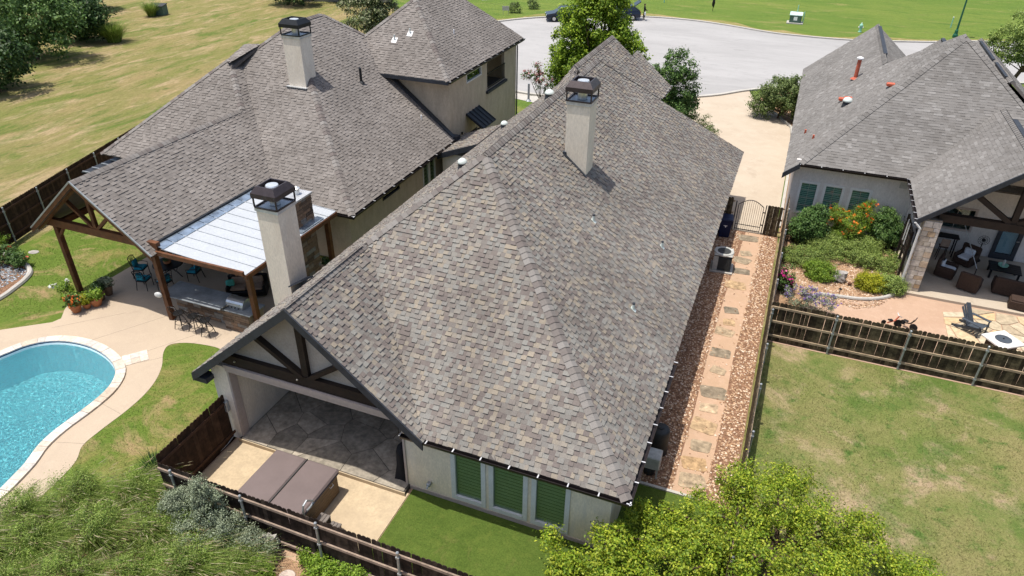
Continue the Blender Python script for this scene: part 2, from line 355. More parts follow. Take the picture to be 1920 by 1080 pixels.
M['fl_white'] = leafm('white_petal', (0.5, 0.5, 0.45), (0.6, 0.6, 0.55), (0.66, 0.66, 0.6), 0.2)
M['fl_rosy'] = leafm('rosy_petal', (0.3, 0.12, 0.13), (0.38, 0.18, 0.18), (0.45, 0.26, 0.25), 0.2)

def pool_mat():
    m, t, b = nt_new('pool_plaster', 0.5)
    v = coord(t)
    n = noise_n(t, v, 9.0, 4, 0.7, 1.0)
    r = ramp(t, [(0.3, (0.7, 0.86, 0.88)), (0.7, (0.86, 0.93, 0.94))])  # pebble mottling, also painted to suggest rippled light through the water
    t.links.new(n, r.inputs[0]); t.links.new(r.outputs[0], b.inputs['Base Color'])
    return m
M['plaster'] = pool_mat()
def water_mat():
    m = bpy.data.materials.new('pool_water')
    m.use_nodes = True
    t = m.node_tree
    t.nodes.remove(t.nodes['Principled BSDF'])
    tr = t.nodes.new('ShaderNodeBsdfTransparent'); tr.inputs[0].default_value = (0.54, 0.96, 1.0, 1)
    gl = t.nodes.new('ShaderNodeBsdfGlossy'); gl.inputs['Roughness'].default_value = 0.08
    fr = t.nodes.new('ShaderNodeFresnel'); fr.inputs[0].default_value = 1.33
    n = noise_n(t, coord(t), 4.5, 3, 0.6, 1.2)
    n2 = noise_n(t, coord(t), 8.5, 3, 0.6, 0.8)
    a = t.nodes.new('ShaderNodeMath'); a.operation = 'ADD'
    t.links.new(n, a.inputs[0]); t.links.new(n2, a.inputs[1])
    bp = t.nodes.new('ShaderNodeBump'); bp.inputs['Strength'].default_value = 1.0; bp.inputs['Distance'].default_value = 0.35
    t.links.new(a.outputs[0], bp.inputs['Height'])
    t.links.new(bp.outputs[0], gl.inputs['Normal']); t.links.new(bp.outputs[0], fr.inputs['Normal'])
    mx = t.nodes.new('ShaderNodeMixShader')
    t.links.new(fr.outputs[0], mx.inputs[0]); t.links.new(tr.outputs[0], mx.inputs[1]); t.links.new(gl.outputs[0], mx.inputs[2])
    t.links.new(mx.outputs[0], t.nodes['Material Output'].inputs[0])
    return m
M['water'] = water_mat()

# ---------------------------------------------------------------- mesh builder
class MB:
    def __init__(s):
        s.v = []; s.f = []; s.smooth = False
    def add(s, vs, fs):
        o = len(s.v)
        s.v.extend([tuple(p) for p in vs])
        s.f.extend([tuple(i + o for i in q) for q in fs])
        return s
    def box(s, a, b, rz=0.0, piv=None):
        x0, y0, z0 = a; x1, y1, z1 = b
        vs = [(x0, y0, z0), (x1, y0, z0), (x1, y1, z0), (x0, y1, z0), (x0, y0, z1), (x1, y0, z1), (x1, y1, z1), (x0, y1, z1)]
        if rz:
            px, py = piv or ((x0 + x1) / 2, (y0 + y1) / 2)
            c, n = cos(rz), sin(rz)
            vs = [(px + (x - px) * c - (y - py) * n, py + (x - px) * n + (y - py) * c, z) for x, y, z in vs]
        return s.add(vs, [(3, 2, 1, 0), (4, 5, 6, 7), (0, 1, 5, 4), (1, 2, 6, 5), (2, 3, 7, 6), (3, 0, 4, 7)])
    def cbox(s, c, d, bev=0.0):
        x, y, z = c; w, l, h = d[0] / 2, d[1] / 2, d[2] / 2
        if not bev:
            return s.box((x - w, y - l, z - h), (x + w, y + l, z + h))
        b = min(bev, w * 0.9, l * 0.9, h * 0.9)
        vs = []
        for zz, k in ((-h, b), (-h + b, 0), (h - b, 0), (h, b)):
            ww, ll = w - k, l - k
            bb = b if k == 0 else b * 0.6
            for px, py in ((-ww + bb, -ll), (ww - bb, -ll), (ww, -ll + bb), (ww, ll - bb), (ww - bb, ll), (-ww + bb, ll), (-ww, ll - bb), (-ww, -ll + bb)):
                vs.append((x + px, y + py, z + zz))
        fs = [tuple(range(7, -1, -1)), tuple(range(24, 32))]
        for r in range(3):
            for i in range(8):
                j = (i + 1) % 8
                fs.append((r * 8 + i, r * 8 + j, r * 8 + 8 + j, r * 8 + 8 + i))
        return s.add(vs, fs)
    def prism(s, poly, z0, z1):
        n = len(poly)
        ar = sum(poly[i][0] * poly[(i + 1) % n][1] - poly[(i + 1) % n][0] * poly[i][1] for i in range(n))
        if ar < 0:
            poly = poly[::-1]
        vs = [(p[0], p[1], z0) for p in poly] + [(p[0], p[1], z1) for p in poly]
        fs = [tuple(range(n - 1, -1, -1)), tuple(range(n, 2 * n))]
        for i in range(n):
            j = (i + 1) % n
            fs.append((i, j, n + j, n + i))
        return s.add(vs, fs)
    def sheet(s, poly, z):
        n = len(poly)
        ar = sum(poly[i][0] * poly[(i + 1) % n][1] - poly[(i + 1) % n][0] * poly[i][1] for i in range(n))
        if ar < 0:
            poly = poly[::-1]
        return s.add([(p[0], p[1], z) for p in poly], [tuple(range(n))])
    def slab(s, pts, th):
        """planar 3-D polygon given thickness downwards along its normal"""
        P = [Vector(p) for p in pts]
        n = Vector((0, 0, 0))
        for i in range(len(P)):
            a, b = P[i], P[(i + 1) % len(P)]
            n += a.cross(b)
        n.normalize()
        if n.z < 0:
            P.reverse(); n = -n
        k = len(P)
        vs = P + [p - n * th for p in P]
        fs = [tuple(range(k)), tuple(range(2 * k - 1, k - 1, -1))]
        for i in range(k):
            j = (i + 1) % k
            fs.append((j, i, k + i, k + j))
        return s.add(vs, fs)
    def beam(s, p, q, w, h, up=(0, 0, 1)):
        p, q = Vector(p), Vector(q)
        d = (q - p).normalized()
        u = Vector(up)
        if abs(d.dot(u)) > 0.98:
            u = Vector((0, 1, 0))
        sd = d.cross(u).normalized(); u = sd.cross(d)
        vs = []
        for e in (p, q):
            for a, b in ((-1, -1), (1, -1), (1, 1), (-1, 1)):
                vs.append(e + sd * (a * w / 2) + u * (b * h / 2))
        return s.add(vs, [(3, 2, 1, 0), (4, 5, 6, 7), (0, 1, 5, 4), (1, 2, 6, 5), (2, 3, 7, 6), (3, 0, 4, 7)])
    def tube(s, pts, r, n=6, cap=True):
        P = [Vector(p) for p in pts]
        R = r if isinstance(r, (list, tuple)) else [r] * len(P)
        o = len(s.v)
        prev = None
        for i, p in enumerate(P):
            d = (P[min(i + 1, len(P) - 1)] - P[max(i - 1, 0)])
            if d.length < 1e-9:
                d = Vector((0, 0, 1))
            d.normalize()
            a = prev if prev is not None else (Vector((1, 0, 0)) if abs(d.z) > 0.8 else Vector((0, 0, 1)))
            a = (a - d * a.dot(d))
            if a.length < 1e-6:
                a = d.orthogonal()
            a.normalize(); prev = a
            b = d.cross(a)
            for k in range(n):
                t = 2 * pi * k / n
                s.v.append(tuple(p + a * (R[i] * cos(t)) + b * (R[i] * sin(t))))
        for i in range(len(P) - 1):
            for k in range(n):
                j = (k + 1) % n
                s.f.append((o + i * n + k, o + i * n + j, o + i * n + n + j, o + i * n + n + k))
        if cap:
            s.f.append(tuple(o + k for k in range(n - 1, -1, -1)))
            s.f.append(tuple(o + (len(P) - 1) * n + k for k in range(n)))
        return s
    def lathe(s, prof, n=16, c=(0, 0, 0), sx=1, sy=1):
        o = len(s.v)
        for r, z in prof:
            for k in range(n):
                t = 2 * pi * k / n
                s.v.append((c[0] + r * cos(t) * sx, c[1] + r * sin(t) * sy, c[2] + z))
        for i in range(len(prof) - 1):
            for k in range(n):
                j = (k + 1) % n
                s.f.append((o + i * n + k, o + i * n + j, o + i * n + n + j, o + i * n + n + k))
        s.f.append(tuple(o + k for k in range(n - 1, -1, -1)))
        s.f.append(tuple(o + (len(prof) - 1) * n + k for k in range(n)))
        return s
    def blob(s, c, r, n=10, m=7, jit=0.0, flat=-1.0):
        o = len(s.v)
        for i in range(m + 1):
            ph = pi * i / m
            for k in range(n):
                t = 2 * pi * k / n
                d = Vector((sin(ph) * cos(t), sin(ph) * sin(t), cos(ph)))
                w = 1 + jit * (noise.noise(d * 1.7 + Vector(c)))
                s.v.append((c[0] + d.x * r[0] * w, c[1] + d.y * r[1] * w, c[2] + max(flat, d.z) * r[2] * w))
        for i in range(m):
            for k in range(n):
                j = (k + 1) % n
                s.f.append((o + i * n + k, o + (i + 1) * n + k, o + (i + 1) * n + j, o + i * n + j))
        return s
    def build(s, name, mat, parent=None, loc=None, smooth=False):
        me = bpy.data.meshes.new(name)
        me.from_pydata(s.v, [], s.f)
        me.update()
        if smooth or s.smooth:
            me.polygons.foreach_set('use_smooth', [True] * len(me.polygons))
        me.materials.append(M[mat] if isinstance(mat, str) else mat)
        o = bpy.data.objects.new(name, me)
        COL.objects.link(o)
        if parent:
            o.parent = parent
        if loc:
            o.location = loc
        return o

def tag(o, label, cat, group=None):
    o['label'] = label
    o['category'] = cat
    if group:
        o['group'] = group
    return o

def thing(name, label, cat, loc=(0, 0, 0), rz=0.0, group=None):
    o = bpy.data.objects.new(name, None)
    o.empty_display_size = 0.2
    COL.objects.link(o)
    o.location = loc
    o.rotation_euler = (0, 0, rz)
    return tag(o, label, cat, group)

def kind(o, k):
    o['kind'] = k
    return o

def copy_obj(o, parent=None, loc=None, rot=None):
    c = o.copy()
    COL.objects.link(c)
    c.parent = parent
    if loc is not None:
        c.location = loc
    if rot is not None:
        c.rotation_euler = rot
    return c

def copy_tree(o, label, loc, rz):
    r = copy_obj(o, None, loc, (0, 0, rz))
    r['label'] = label
    for ch in o.children:
        a = copy_obj(ch, r)
        for g in ch.children:
            copy_obj(g, a)
    return r

# ================================================================ THE SETTING
def smooth_closed(pts, k=6):
    out = []
    n = len(pts)
    for i in range(n):
        p0, p1, p2, p3 = (Vector(pts[(i + j - 1) % n]) for j in range(4))
        for s in range(k):
            t = s / k
            out.append(tuple(0.5 * ((2 * p1) + (-p0 + p2) * t + (2 * p0 - 5 * p1 + 4 * p2 - p3) * t * t + (-p0 + 3 * p1 - 3 * p2 + p3) * t ** 3)))
    return out

def smooth_open(pts, k=6):
    out = []
    n = len(pts)
    for i in range(n - 1):
        p0, p1, p2, p3 = (Vector(pts[min(max(i + j - 1, 0), n - 1)]) for j in range(4))
        for s in range(k):
            t = s / k
            out.append(tuple(0.5 * ((2 * p1) + (-p0 + p2) * t + (2 * p0 - 5 * p1 + 4 * p2 - p3) * t * t + (-p0 + 3 * p1 - 3 * p2 + p3) * t ** 3)))
    out.append(tuple(pts[-1]))
    return out

def area2(p):
    return sum(p[i][0] * p[(i + 1) % len(p)][1] - p[(i + 1) % len(p)][0] * p[i][1] for i in range(len(p)))

def keyhole(outer, hole):
    if area2(outer) < 0: outer = outer[::-1]
    if area2(hole) > 0: hole = hole[::-1]
    best = min(((hypot(a[0] - b[0], a[1] - b[1]), i, j) for i, a in enumerate(outer) for j, b in enumerate(hole)))
    i, j = best[1], best[2]
    return outer[:i + 1] + hole[j:] + hole[:j + 1] + outer[i:]

def offset_closed(pts, d):
    """outline moved outwards by d"""
    n = len(pts)
    sg = 1 if area2(pts) > 0 else -1
    out = []
    for i in range(n):
        a, b = Vector(pts[i - 1]), Vector(pts[(i + 1) % n])
        t = (b - a).normalized()
        out.append((pts[i][0] + sg * t.y * d, pts[i][1] - sg * t.x * d))
    return out

def clip_half(poly, p, n):
    out = []
    k = len(poly)
    for i in range(k):
        a, b = poly[i], poly[(i + 1) % k]
        da = (a[0] - p[0]) * n[0] + (a[1] - p[1]) * n[1]
        db = (b[0] - p[0]) * n[0] + (b[1] - p[1]) * n[1]
        if da <= 0: out.append(a)
        if da * db < 0:
            t = da / (da - db)
            out.append((a[0] + (b[0] - a[0]) * t, a[1] + (b[1] - a[1]) * t))
    return out

def voronoi(x0, y0, x1, y1, cell, gap, seed):
    rd = random.Random(seed)
    pts = []
    ny = max(1, int((y1 - y0) / cell)); nx = max(1, int((x1 - x0) / cell))
    for j in range(ny):
        for i in range(nx):
            pts.append((x0 + (i + 0.5 + rd.uniform(-.42, .42) + (0.25 if j % 2 else -.25)) * (x1 - x0) / nx, y0 + (j + 0.5 + rd.uniform(-.4, .4)) * (y1 - y0) / ny))
    cells = []
    for i, p in enumerate(pts):
        poly = [(x0, y0), (x1, y0), (x1, y1), (x0, y1)]
        for j, q in enumerate(pts):
            if i == j or hypot(p[0] - q[0], p[1] - q[1]) > cell * 3.2: continue
            d = hypot(q[0] - p[0], q[1] - p[1])
            n = ((q[0] - p[0]) / d, (q[1] - p[1]) / d)
            m = ((p[0] + q[0]) / 2 - n[0] * gap / 2, (p[1] + q[1]) / 2 - n[1] * gap / 2)
            poly = clip_half(poly, m, n)
            if len(poly) < 3: break
        if len(poly) >= 3: cells.append(poly)
    return cells

def rough_slab(c, w, l, rd):
    """irregular four-sided slab with broken corners"""
    a = rd.uniform(-.25, .25)
    out = []
    for i, (sx, sy) in enumerate(((-1, -1), (1, -1), (1, 1), (-1, 1))):
        x, y, e = sx * w / 2 * rd.uniform(.82, 1.1), sy * l / 2 * rd.uniform(.82, 1.1), rd.uniform(.08, .3)
        corner = [(x * (1 - e), y), (x, y * (1 - e))]
        out += corner if i % 2 else corner[::-1]
    return [(c[0] + x * cos(a) - y * sin(a), c[1] + x * sin(a) + y * cos(a)) for x, y in out]

def rough_stone(c, r, rd, n=9, sx=1.0, sy=1.0):
    """irregular outline round a centre"""
    ph = rd.uniform(0, 6.28)
    return [(c[0] + cos(ph + 2 * pi * i / n) * r * sx * rd.uniform(.78, 1.12), c[1] + sin(ph + 2 * pi * i / n) * r * sy * rd.uniform(.78, 1.12)) for i in range(n)]

POOL = smooth_closed([(-26.3, 13.1), (-25.9, 14.1), (-25.1, 14.7), (-23.9, 14.9), (-22.6, 14.7), (-21.5, 14.15), (-20.95, 13.3), (-20.8, 12.3), (-20.8, 11.1), (-20.65, 10.2), (-20.25, 9.2), (-20.1, 7.6), (-21.5, 6.0), (-24.0, 5.6), (-26.3, 7.0), (-27.1, 9.8), (-26.8, 11.8)], 4)
COPE = offset_closed(POOL, 0.36)

kind(MB().sheet(keyhole([(-700, -200), (700, -200), (700, 1100), (-700, 1100)], POOL), -0.05).build('ground', 'field'), 'structure')
kind(MB().sheet(keyhole([(-33.7, 2.0), (-14.95, 2.0), (-14.95, 9.9), (-14.95, 26.0), (-17.5, 40.0), (-33.9, 40.0)], POOL), 0.0).build('pool_lawn', 'lawn_left'), 'structure')
kind(MB().sheet([(0.95, 2.0), (60, 2.0), (60, 25.62), (0.95, 25.62)], 0.0).build('back_lawn', 'lawn_right'), 'structure')
kind(MB().sheet([(-60, 96), (-38, 70), (-34, 50), (-14, 40), (-14, 36), (60, 36), (420, 60), (420, 700), (-60, 700)], -0.02).build('street_lawn', 'lawn_far'), 'structure')
FAR = smooth_open([(-36, 73), (-32.3, 79.2), (-28.9, 82.9), (-24.4, 85.6), (-18.3, 88.2), (-13.0, 88.6), (-8.5, 87.5), (-4.3, 85.8), (-1.5, 85.2), (4.9, 85.3), (12.2, 87.6), (25, 92), (70, 95)], 5)
NEAR = smooth_open([(70, 82), (25, 76), (8, 68), (0, 64.5), (-3.5, 62.0), (-6.1, 59.2), (-9.6, 57), (-15, 54.6), (-19.5, 53.8), (-24, 55.2), (-30, 60), (-36, 67)], 5)
kind(MB().sheet([(a[0], a[1]) for a in FAR] + [(a[0], a[1]) for a in NEAR], 0.004).build('street', 'street'), 'structure')
def kerb(line, w, name):
    mb = MB()
    n = len(line)
    nr = []
    for i in range(n):
        t = (Vector(line[min(i + 1, n - 1)]) - Vector(line[max(i - 1, 0)])).normalized()
        nr.append((-t.y, t.x))
    for i in range(n - 1):
        a, b = line[i], line[i + 1]
        q = [a, b, (b[0] + nr[i + 1][0] * w, b[1] + nr[i + 1][1] * w), (a[0] + nr[i][0] * w, a[1] + nr[i][1] * w)]
        mb.prism(q, 0.0, 0.13)
    kind(mb.build(name, 'kerb'), 'structure')
kerb(FAR, 0.32, 'kerb_far')
kerb(NEAR, 0.32, 'kerb_near')
_vg = []
for i, a in enumerate(FAR):
    t = (Vector(FAR[min(i + 1, len(FAR) - 1)]) - Vector(FAR[max(i - 1, 0)])).normalized()
    w = 1.9 + 0.7 * sin(i * 0.7)
    _vg.append((a[0] - t.y * w, a[1] + t.x * w))
kind(MB().sheet(_vg + [(a[0], a[1]) for a in FAR[::-1]], -0.008).build('verge', 'lawn_edge'), 'structure')
kind(MB().sheet([(-40, 90.5), (-33.2, 96.5), (-28.0, 99.5), (-24.5, 101), (-24.3, 102.2), (-28.5, 101), (-34.3, 98), (-42, 92)], 0.0).build('sidewalk', 'kerb'), 'structure')
kind(MB().sheet([(-24.0, 53.0), (-17.8, 51.6), (-12, 53.0), (-12, 54.6), (-15.3, 54.2), (-19.5, 53.4), (-24, 54.8)], 0.0).build('sidewalk_near', 'kerb'), 'structure')
kind(MB().sheet([(-7.5, 58.4), (-5.0, 60.2), (-3.3, 61.9), (-2.7, 59.9), (-1.4, 57.4), (0.4, 53.5), (0.66, 50), (0.7, 35.35), (-2.25, 35.35), (-2.25, 39.0), (-9, 39.0), (-9, 50), (-8, 55)], 0.01).build('driveway', 'driveway'), 'structure')
_dk = MB()
for a, b in (((-2.7, 59.9), (-1.4, 57.4)), ((-1.4, 57.4), (0.4, 53.5)), ((0.4, 53.5), (0.72, 49.5)), ((0.72, 49.5), (0.74, 36.5))):
    _dk.beam((a[0] + .08, a[1], 0.05), (b[0] + .08, b[1], 0.05), 0.16, 0.14)
kind(_dk.build('driveway_edging', 'kerb'), 'structure')
kind(MB().sheet([(-2.6, 60.2), (-1.3, 57.5), (0.55, 53.5), (0.85, 36.0), (1.3, 36.0), (1.3, 62), (-1, 64)], 0.0).build('shrub_bed', 'garden_soil'), 'structure')
# side yard
kind(MB().sheet([(-15.2, 9.0), (0.85, 9.0), (0.85, 35.35), (-15.2, 35.35)], 0.0).build('side_path', 'dg_path'), 'structure')
kind(MB().sheet([(-2.3, 16.2), (-0.98, 16.2), (-0.92, 20), (-1.0, 25), (-0.9, 30), (-0.75, 35.3), (-2.3, 35.3)], 0.006).build('gravel_strip', 'gravel_bed'), 'structure')
kind(MB().sheet([(0.02, 16.2), (0.84, 16.2), (0.84, 35.3), (0.15, 35.3), (0.1, 28), (-0.02, 24), (0.06, 20)], 0.006).build('gravel_strip', 'gravel_bed'), 'structure')
kind(MB().sheet([(-8.4, 9.2), (0.84, 9.2), (0.84, 16.15), (-2.3, 16.15), (-2.3, 13.3), (-8.4, 13.3)], 0.01).build('turf', 'turf'), 'structure')
kind(MB().box((-2.2, 16.14, 0.0), (-0.2, 16.24, 0.06)).build('turf_edging', 'kerb'), 'structure')
slab = kind(MB().box((-14.85, 9.95, -0.04), (-8.42, 13.05, 0.03)).build('patio_slab', 'concrete_step'), 'structure')
pat = kind(MB().box((-14.7, 12.93, 0.0), (-8.5, 17.6, 0.155)).build('covered_patio', 'grout_dark'), 'structure')
MB().box((-14.72, 12.9, 0.0), (-8.48, 12.935, 0.165)).build('patio_riser', 'concrete_step', pat)
for k, c in enumerate(voronoi(-14.65, 12.96, -8.55, 17.5, 0.9, 0.02, 5)):
    MB().prism(c, 0.157, 0.172).build('flagstone', 'flag_dull', pat)
kind(MB().sheet([(-17.2, 1), (-16.6, 8.0), (-15.4, 9.7), (-8.4, 9.75), (0.9, 9.75), (0.9, 1)], 0.003).build('planting_bed', 'garden_soil'), 'structure')
# neighbour's granite terrace and patio
kind(MB().sheet([(0.95, 25.64), (60, 25.64), (60, 36.5), (0.95, 36.5)], 0.0).build('granite_terrace', 'granite'), 'structure')
kind(MB().sheet([(0.97, 27.0), (2.6, 29.4), (2.8, 30.2), (3.6, 30.35), (4.6, 30.5), (5.4, 30.85), (6.0, 31.4), (6.4, 31.95), (6.4, 36.6), (0.97, 36.6)], 0.012).build('garden_bed', 'garden_soil'), 'structure')
_e = smooth_open([(2.55, 29.6), (2.9, 30.15), (3.6, 30.3), (4.6, 30.45), (5.4, 30.8), (6.0, 31.35), (6.35, 31.9)], 5)
kind(MB().tube([(a[0], a[1], 0.06) for a in _e], 0.085, 8).build('garden_edging', 'kerb'), 'structure')
rp = kind(MB().box((6.35, 31.75, 0.0), (24, 38.2, 0.12)).build('neighbour_patio', 'driveway'), 'structure')
_rd = random.Random(3)
for c in voronoi(8.0, 27.3, 12.2, 31.6, 0.62, 0.05, 11):
    cx = sum(p[0] for p in c) / len(c); cy = sum(p[1] for p in c) / len(c)
    if ((cx - 10.1) / 2.0) ** 2 + ((cy - 29.5) / 2.1) ** 2 < 1.05:
        MB().prism(c, 0.0, 0.02 + _rd.uniform(0, .012)).build('flagstone', 'flag', bpy.data.objects['granite_terrace'])
# pool deck
DECK = [(-29.8, 12.3), (-28.0, 14.4), (-27.1, 15.15), (-26.55, 15.6), (-26.45, 15.95), (-26.9, 16.5), (-27.2, 17.1), (-27.2, 24.4), (-17.75, 24.4), (-17.5, 17.0), (-18.4, 16.72), (-19.2, 16.8), (-20.3, 16.62), (-20.9, 16.25), (-20.75, 15.75), (-20.15, 15.05), (-19.72, 14.3), (-19.48, 13.5), (-19.4, 12.6), (-19.42, 11.6), (-19.36, 10.8), (-18.9, 10.0), (-18.6, 8.0), (-18.6, 2.5), (-29.8, 2.5)]
deck = kind(MB().sheet(keyhole(DECK[:9] + smooth_open(DECK[9:23], 5) + DECK[23:], COPE), 0.012).build('pool_deck', 'pool_deck'), 'structure')
_j = MB()
for a, b in (((-26.2, 15.3), (-24.3, 17.3)), ((-24.0, 15.3), (-22.4, 18.0)), ((-21.1, 14.9), (-20.55, 15.5)), ((-20.45, 12.6), (-19.45, 12.45)), ((-20.3, 10.6), (-19.4, 10.9)), ((-27.2, 12.9), (-28.4, 13.9)), ((-21.7, 15.1), (-20.3, 17.4))):
    _j.beam((a[0], a[1], 0.0125), (b[0], b[1], 0.0125), 0.014, 0.004)
_j.build('expansion_joint', 'grout', deck)
pool = thing('swimming_pool', 'freeform swimming pool of bright turquoise water with pale stone coping', 'pool', (0, 0, 0))
mb = MB(); n = len(POOL)
inner = offset_closed(POOL, -0.25)
mb.add([(p[0], p[1], 0.06) for p in POOL] + [(p[0], p[1], -1.25) for p in inner], [((i + 1) % n, i, n + i, n + (i + 1) % n) for i in range(n)])
mb.add([(p[0], p[1], -1.25) for p in inner], [tuple(range(n)) if area2(inner) > 0 else tuple(range(n - 1, -1, -1))])
mb.build('basin', 'plaster', pool)
mb = MB()
o2 = offset_closed(POOL, -0.012)
mb.add([(p[0], p[1], 0.05) for p in o2] + [(p[0], p[1], -0.16) for p in o2], [((i + 1) % n, i, n + i, n + (i + 1) % n) for i in range(n)])
M['tile_band'] = plain('blue_waterline_tile', (0.01, 0.035, 0.12), 0.2, var=0.5, scale=12)
mb.build('waterline_tile', 'tile_band', pool)
MB().sheet(offset_closed(POOL, -0.005), -0.09).build('water', 'water', pool)
i = 0
while i < n:
    k = 1 if _rd.random() < .75 else 2
    idx = [(i + q) % n for q in range(k + 1)] if i + k <= n else [i % n, 0]
    a = [POOL[q] for q in idx]; b = [COPE[q] for q in idx]
    cx = sum(p[0] for p in a + b) / len(a + b); cy = sum(p[1] for p in a + b) / len(a + b)
    poly = [(cx + (p[0] - cx) * .975, cy + (p[1] - cy) * .975) for p in a + b[::-1]]
    MB().prism(poly, -0.02, 0.075 + _rd.uniform(0, .008)).build('coping_stone', 'coping', pool)
    i += k
px_, py_, pz_ = (-21.47, 15.06, 0.00)
for a in range(3):
    for b_ in range(2):
        qx, qy = (a - 1) * .3, (b_ - .5) * .36
        cx, cy = px_ + qx * cos(.9) - qy * sin(.9), py_ + qx * sin(.9) + qy * cos(.9)
        MB().box((cx - .145, cy - .175, 0.0), (cx + .145, cy + .175, 0.03), .9).build('paver', 'coping', deck)
# curved bed at the left fence
BED = smooth_open([(-33.6, 18.9), (-32.6, 18.75), (-31.8, 18.55), (-31.0, 18.15), (-30.6, 17.6), (-30.35, 16.9), (-30.15, 16.0), (-30.2, 14.5)], 5)
kind(MB().sheet([(p[0], p[1]) for p in BED] + [(-34, 14.5)], 0.012).build('rose_bed', 'gravel_bed'), 'structure')
kind(MB().tube([(p[0], p[1], 0.05) for p in BED], 0.12, 8).build('bed_edging', 'kerb'), 'structure')

# ================================================================ HOUSES
CAM = Vector((0, 0, 16.9))

def scan(poly, v):
    us = []
    k = len(poly)
    for i in range(k):
        a, b = poly[i], poly[(i + 1) % k]
        if (a[1] - v) * (b[1] - v) < 0:
            us.append(a[0] + (b[0] - a[0]) * (v - a[1]) / (b[1] - a[1]))
    return (min(us), max(us)) if len(us) > 1 else None

def shingle_tabs(pts, u, exp, wmin, wmax, rd, tmin=0.003, tmax=0.03, lift=0.006):
    """tabs covering a planar roof polygon: list of (verts, centre)"""
    P = [Vector(p) for p in pts]
    n = Vector((0, 0, 0))
    for i in range(len(P)):
        n += P[i].cross(P[(i + 1) % len(P)])
    n.normalize()
    if n.z < 0: n = -n
    u = Vector((n.y, -n.x, 0)).normalized()
    v = n.cross(u)
    if v.z < 0:
        u = -u; v = -v
    o = P[0]
    pl = [((p - o).dot(u), (p - o).dot(v)) for p in P]
    v0 = min(p[1] for p in pl); v1 = max(p[1] for p in pl)
    out = []
    rows = int((v1 - v0) / exp) + 1
    for r in range(rows):
        a = v0 + r * exp; b = min(a + exp, v1)
        sa = scan(pl, a + 0.001); sb = scan(pl, b - 0.001)
        if not sa or not sb: continue
        x = min(sa[0], sb[0]) - rd.uniform(0, wmax)
        xe = max(sa[1], sb[1])
        alt = rd.random() < .5
        while x < xe:
            w = rd.uniform(wmin, wmax)
            y = x + w
            A0, A1 = max(x, sa[0]), min(y, sa[1]); B0, B1 = max(x, sb[0]), min(y, sb[1])
            x = y
            if A1 - A0 < 0.02 and B1 - B0 < 0.02: continue
            if A1 < A0: A0 = A1 = (A0 + A1) / 2
            if B1 < B0: B0 = B1 = (B0 + B1) / 2
            if abs((A0 + A1) - (B0 + B1)) > .36:
                if A1 - A0 < B1 - B0: A0, A1 = B0, B1
                else: B0, B1 = A0, A1
            alt = not alt if rd.random() < .82 else alt
            t = (rd.uniform(.75, 1.2) * tmax if alt else tmin) + lift
            al = a + rd.uniform(-.008, .004)
            q = lambda uu, vv, h: tuple(o + u * uu + v * vv + n * h)
            vs = [q(A0, al, 0), q(A1, al, 0), q(A0, al, t), q(A1, al, t), q(B0, b + .01, lift * .6), q(B1, b + .01, lift * .6)]
            out.append((vs, o + u * ((A0 + A1) / 2) + v * a))
    return out

TABF = [(2, 3, 5, 4), (0, 1, 3, 2), (0, 2, 4), (1, 5, 3)]

def emit_shingles(tabs, roof, mat, nsingle=300):
    tabs.sort(key=lambda t: (t[1] - CAM).length)
    for vs, c in tabs[:nsingle]:
        MB().add(vs, TABF).build('shingle', mat, roof)
    mb = MB()
    for vs, c in tabs[nsingle:]:
        mb.add(vs, TABF)
    kind(mb.build('shingle_field', mat, roof), 'stuff')

def cap_row(p, q, n1, n2, step, w, lift=0.035):
    """folded cap shingles laid from p (low/near) to q"""
    p, q = Vector(p), Vector(q)
    d = (q - p).normalized()
    n1, n2 = Vector(n1).normalized(), Vector(n2).normalized()
    s1 = n1.cross(d); s2 = n2.cross(d)
    if s1.z > 0: s1 = -s1
    if s2.z > 0: s2 = -s2
    up = (n1 + n2).normalized()
    L = (q - p).length
    out = []
    k = int(L / step)
    for i in range(k):
        a = p + d * (i * step); b = a + d * (step * 1.12)
        h0, h1 = lift + .014, lift - .006
        vs = []
        for e, h in ((a, h0), (b, h1)):
            vs += [e + s1 * w + n1 * h, e + s1 * w * .25 + n1 * (h + .004), e + up * (h + .012), e + s2 * w * .25 + n2 * (h + .004), e + s2 * w + n2 * h]
        vs += [a + s1 * w, a, a + s2 * w]
        out.append(([tuple(x) for x in vs], [(0, 1, 6, 5), (1, 2, 7, 6), (2, 3, 8, 7), (3, 4, 9, 8), (10, 11, 2, 1, 0), (11, 12, 4, 3, 2)], a))
    return out

def emit_caps(caps, roof, mat, single=True):
    if single:
        for vs, fs, c in caps:
            MB().add(vs, fs).build('ridge_cap', mat, roof)
    else:
        mb = MB()
        for vs, fs, c in caps: mb.add(vs, fs)
        kind(mb.build('ridge_caps', mat, roof), 'stuff')

def pnorm(a, b, c):
    n = (Vector(b) - Vector(a)).cross(Vector(c) - Vector(a)).normalized()
    return n if n.z > 0 else -n

def wall_openings(parent, name, mat, p, q, z0, z1, th, holes):
    """upright wall from p to q (outer face on its right-hand side when walking p->q), real openings (s0, s1, z0, z1)"""
    p, q = Vector((p[0], p[1])), Vector((q[0], q[1]))
    d = (q - p).normalized(); nn = Vector((-d.y, d.x)) * th
    L = (q - p).length
    mb = MB()
    def piece(s0, s1, a, b):
        if s1 - s0 < 1e-4 or b - a < 1e-4: return
        A = p + d * s0; B = p + d * s1
        mb.prism([tuple(A), tuple(B), tuple(B + nn), tuple(A + nn)], a, b)
    s = 0.0
    for (h0, h1, a, b) in sorted(holes):
        piece(s, h0, z0, z1)
        piece(h0, h1, z0, a); piece(h0, h1, b, z1)
        s = h1
    piece(s, L, z0, z1)
    return mb.build(name, mat, parent)

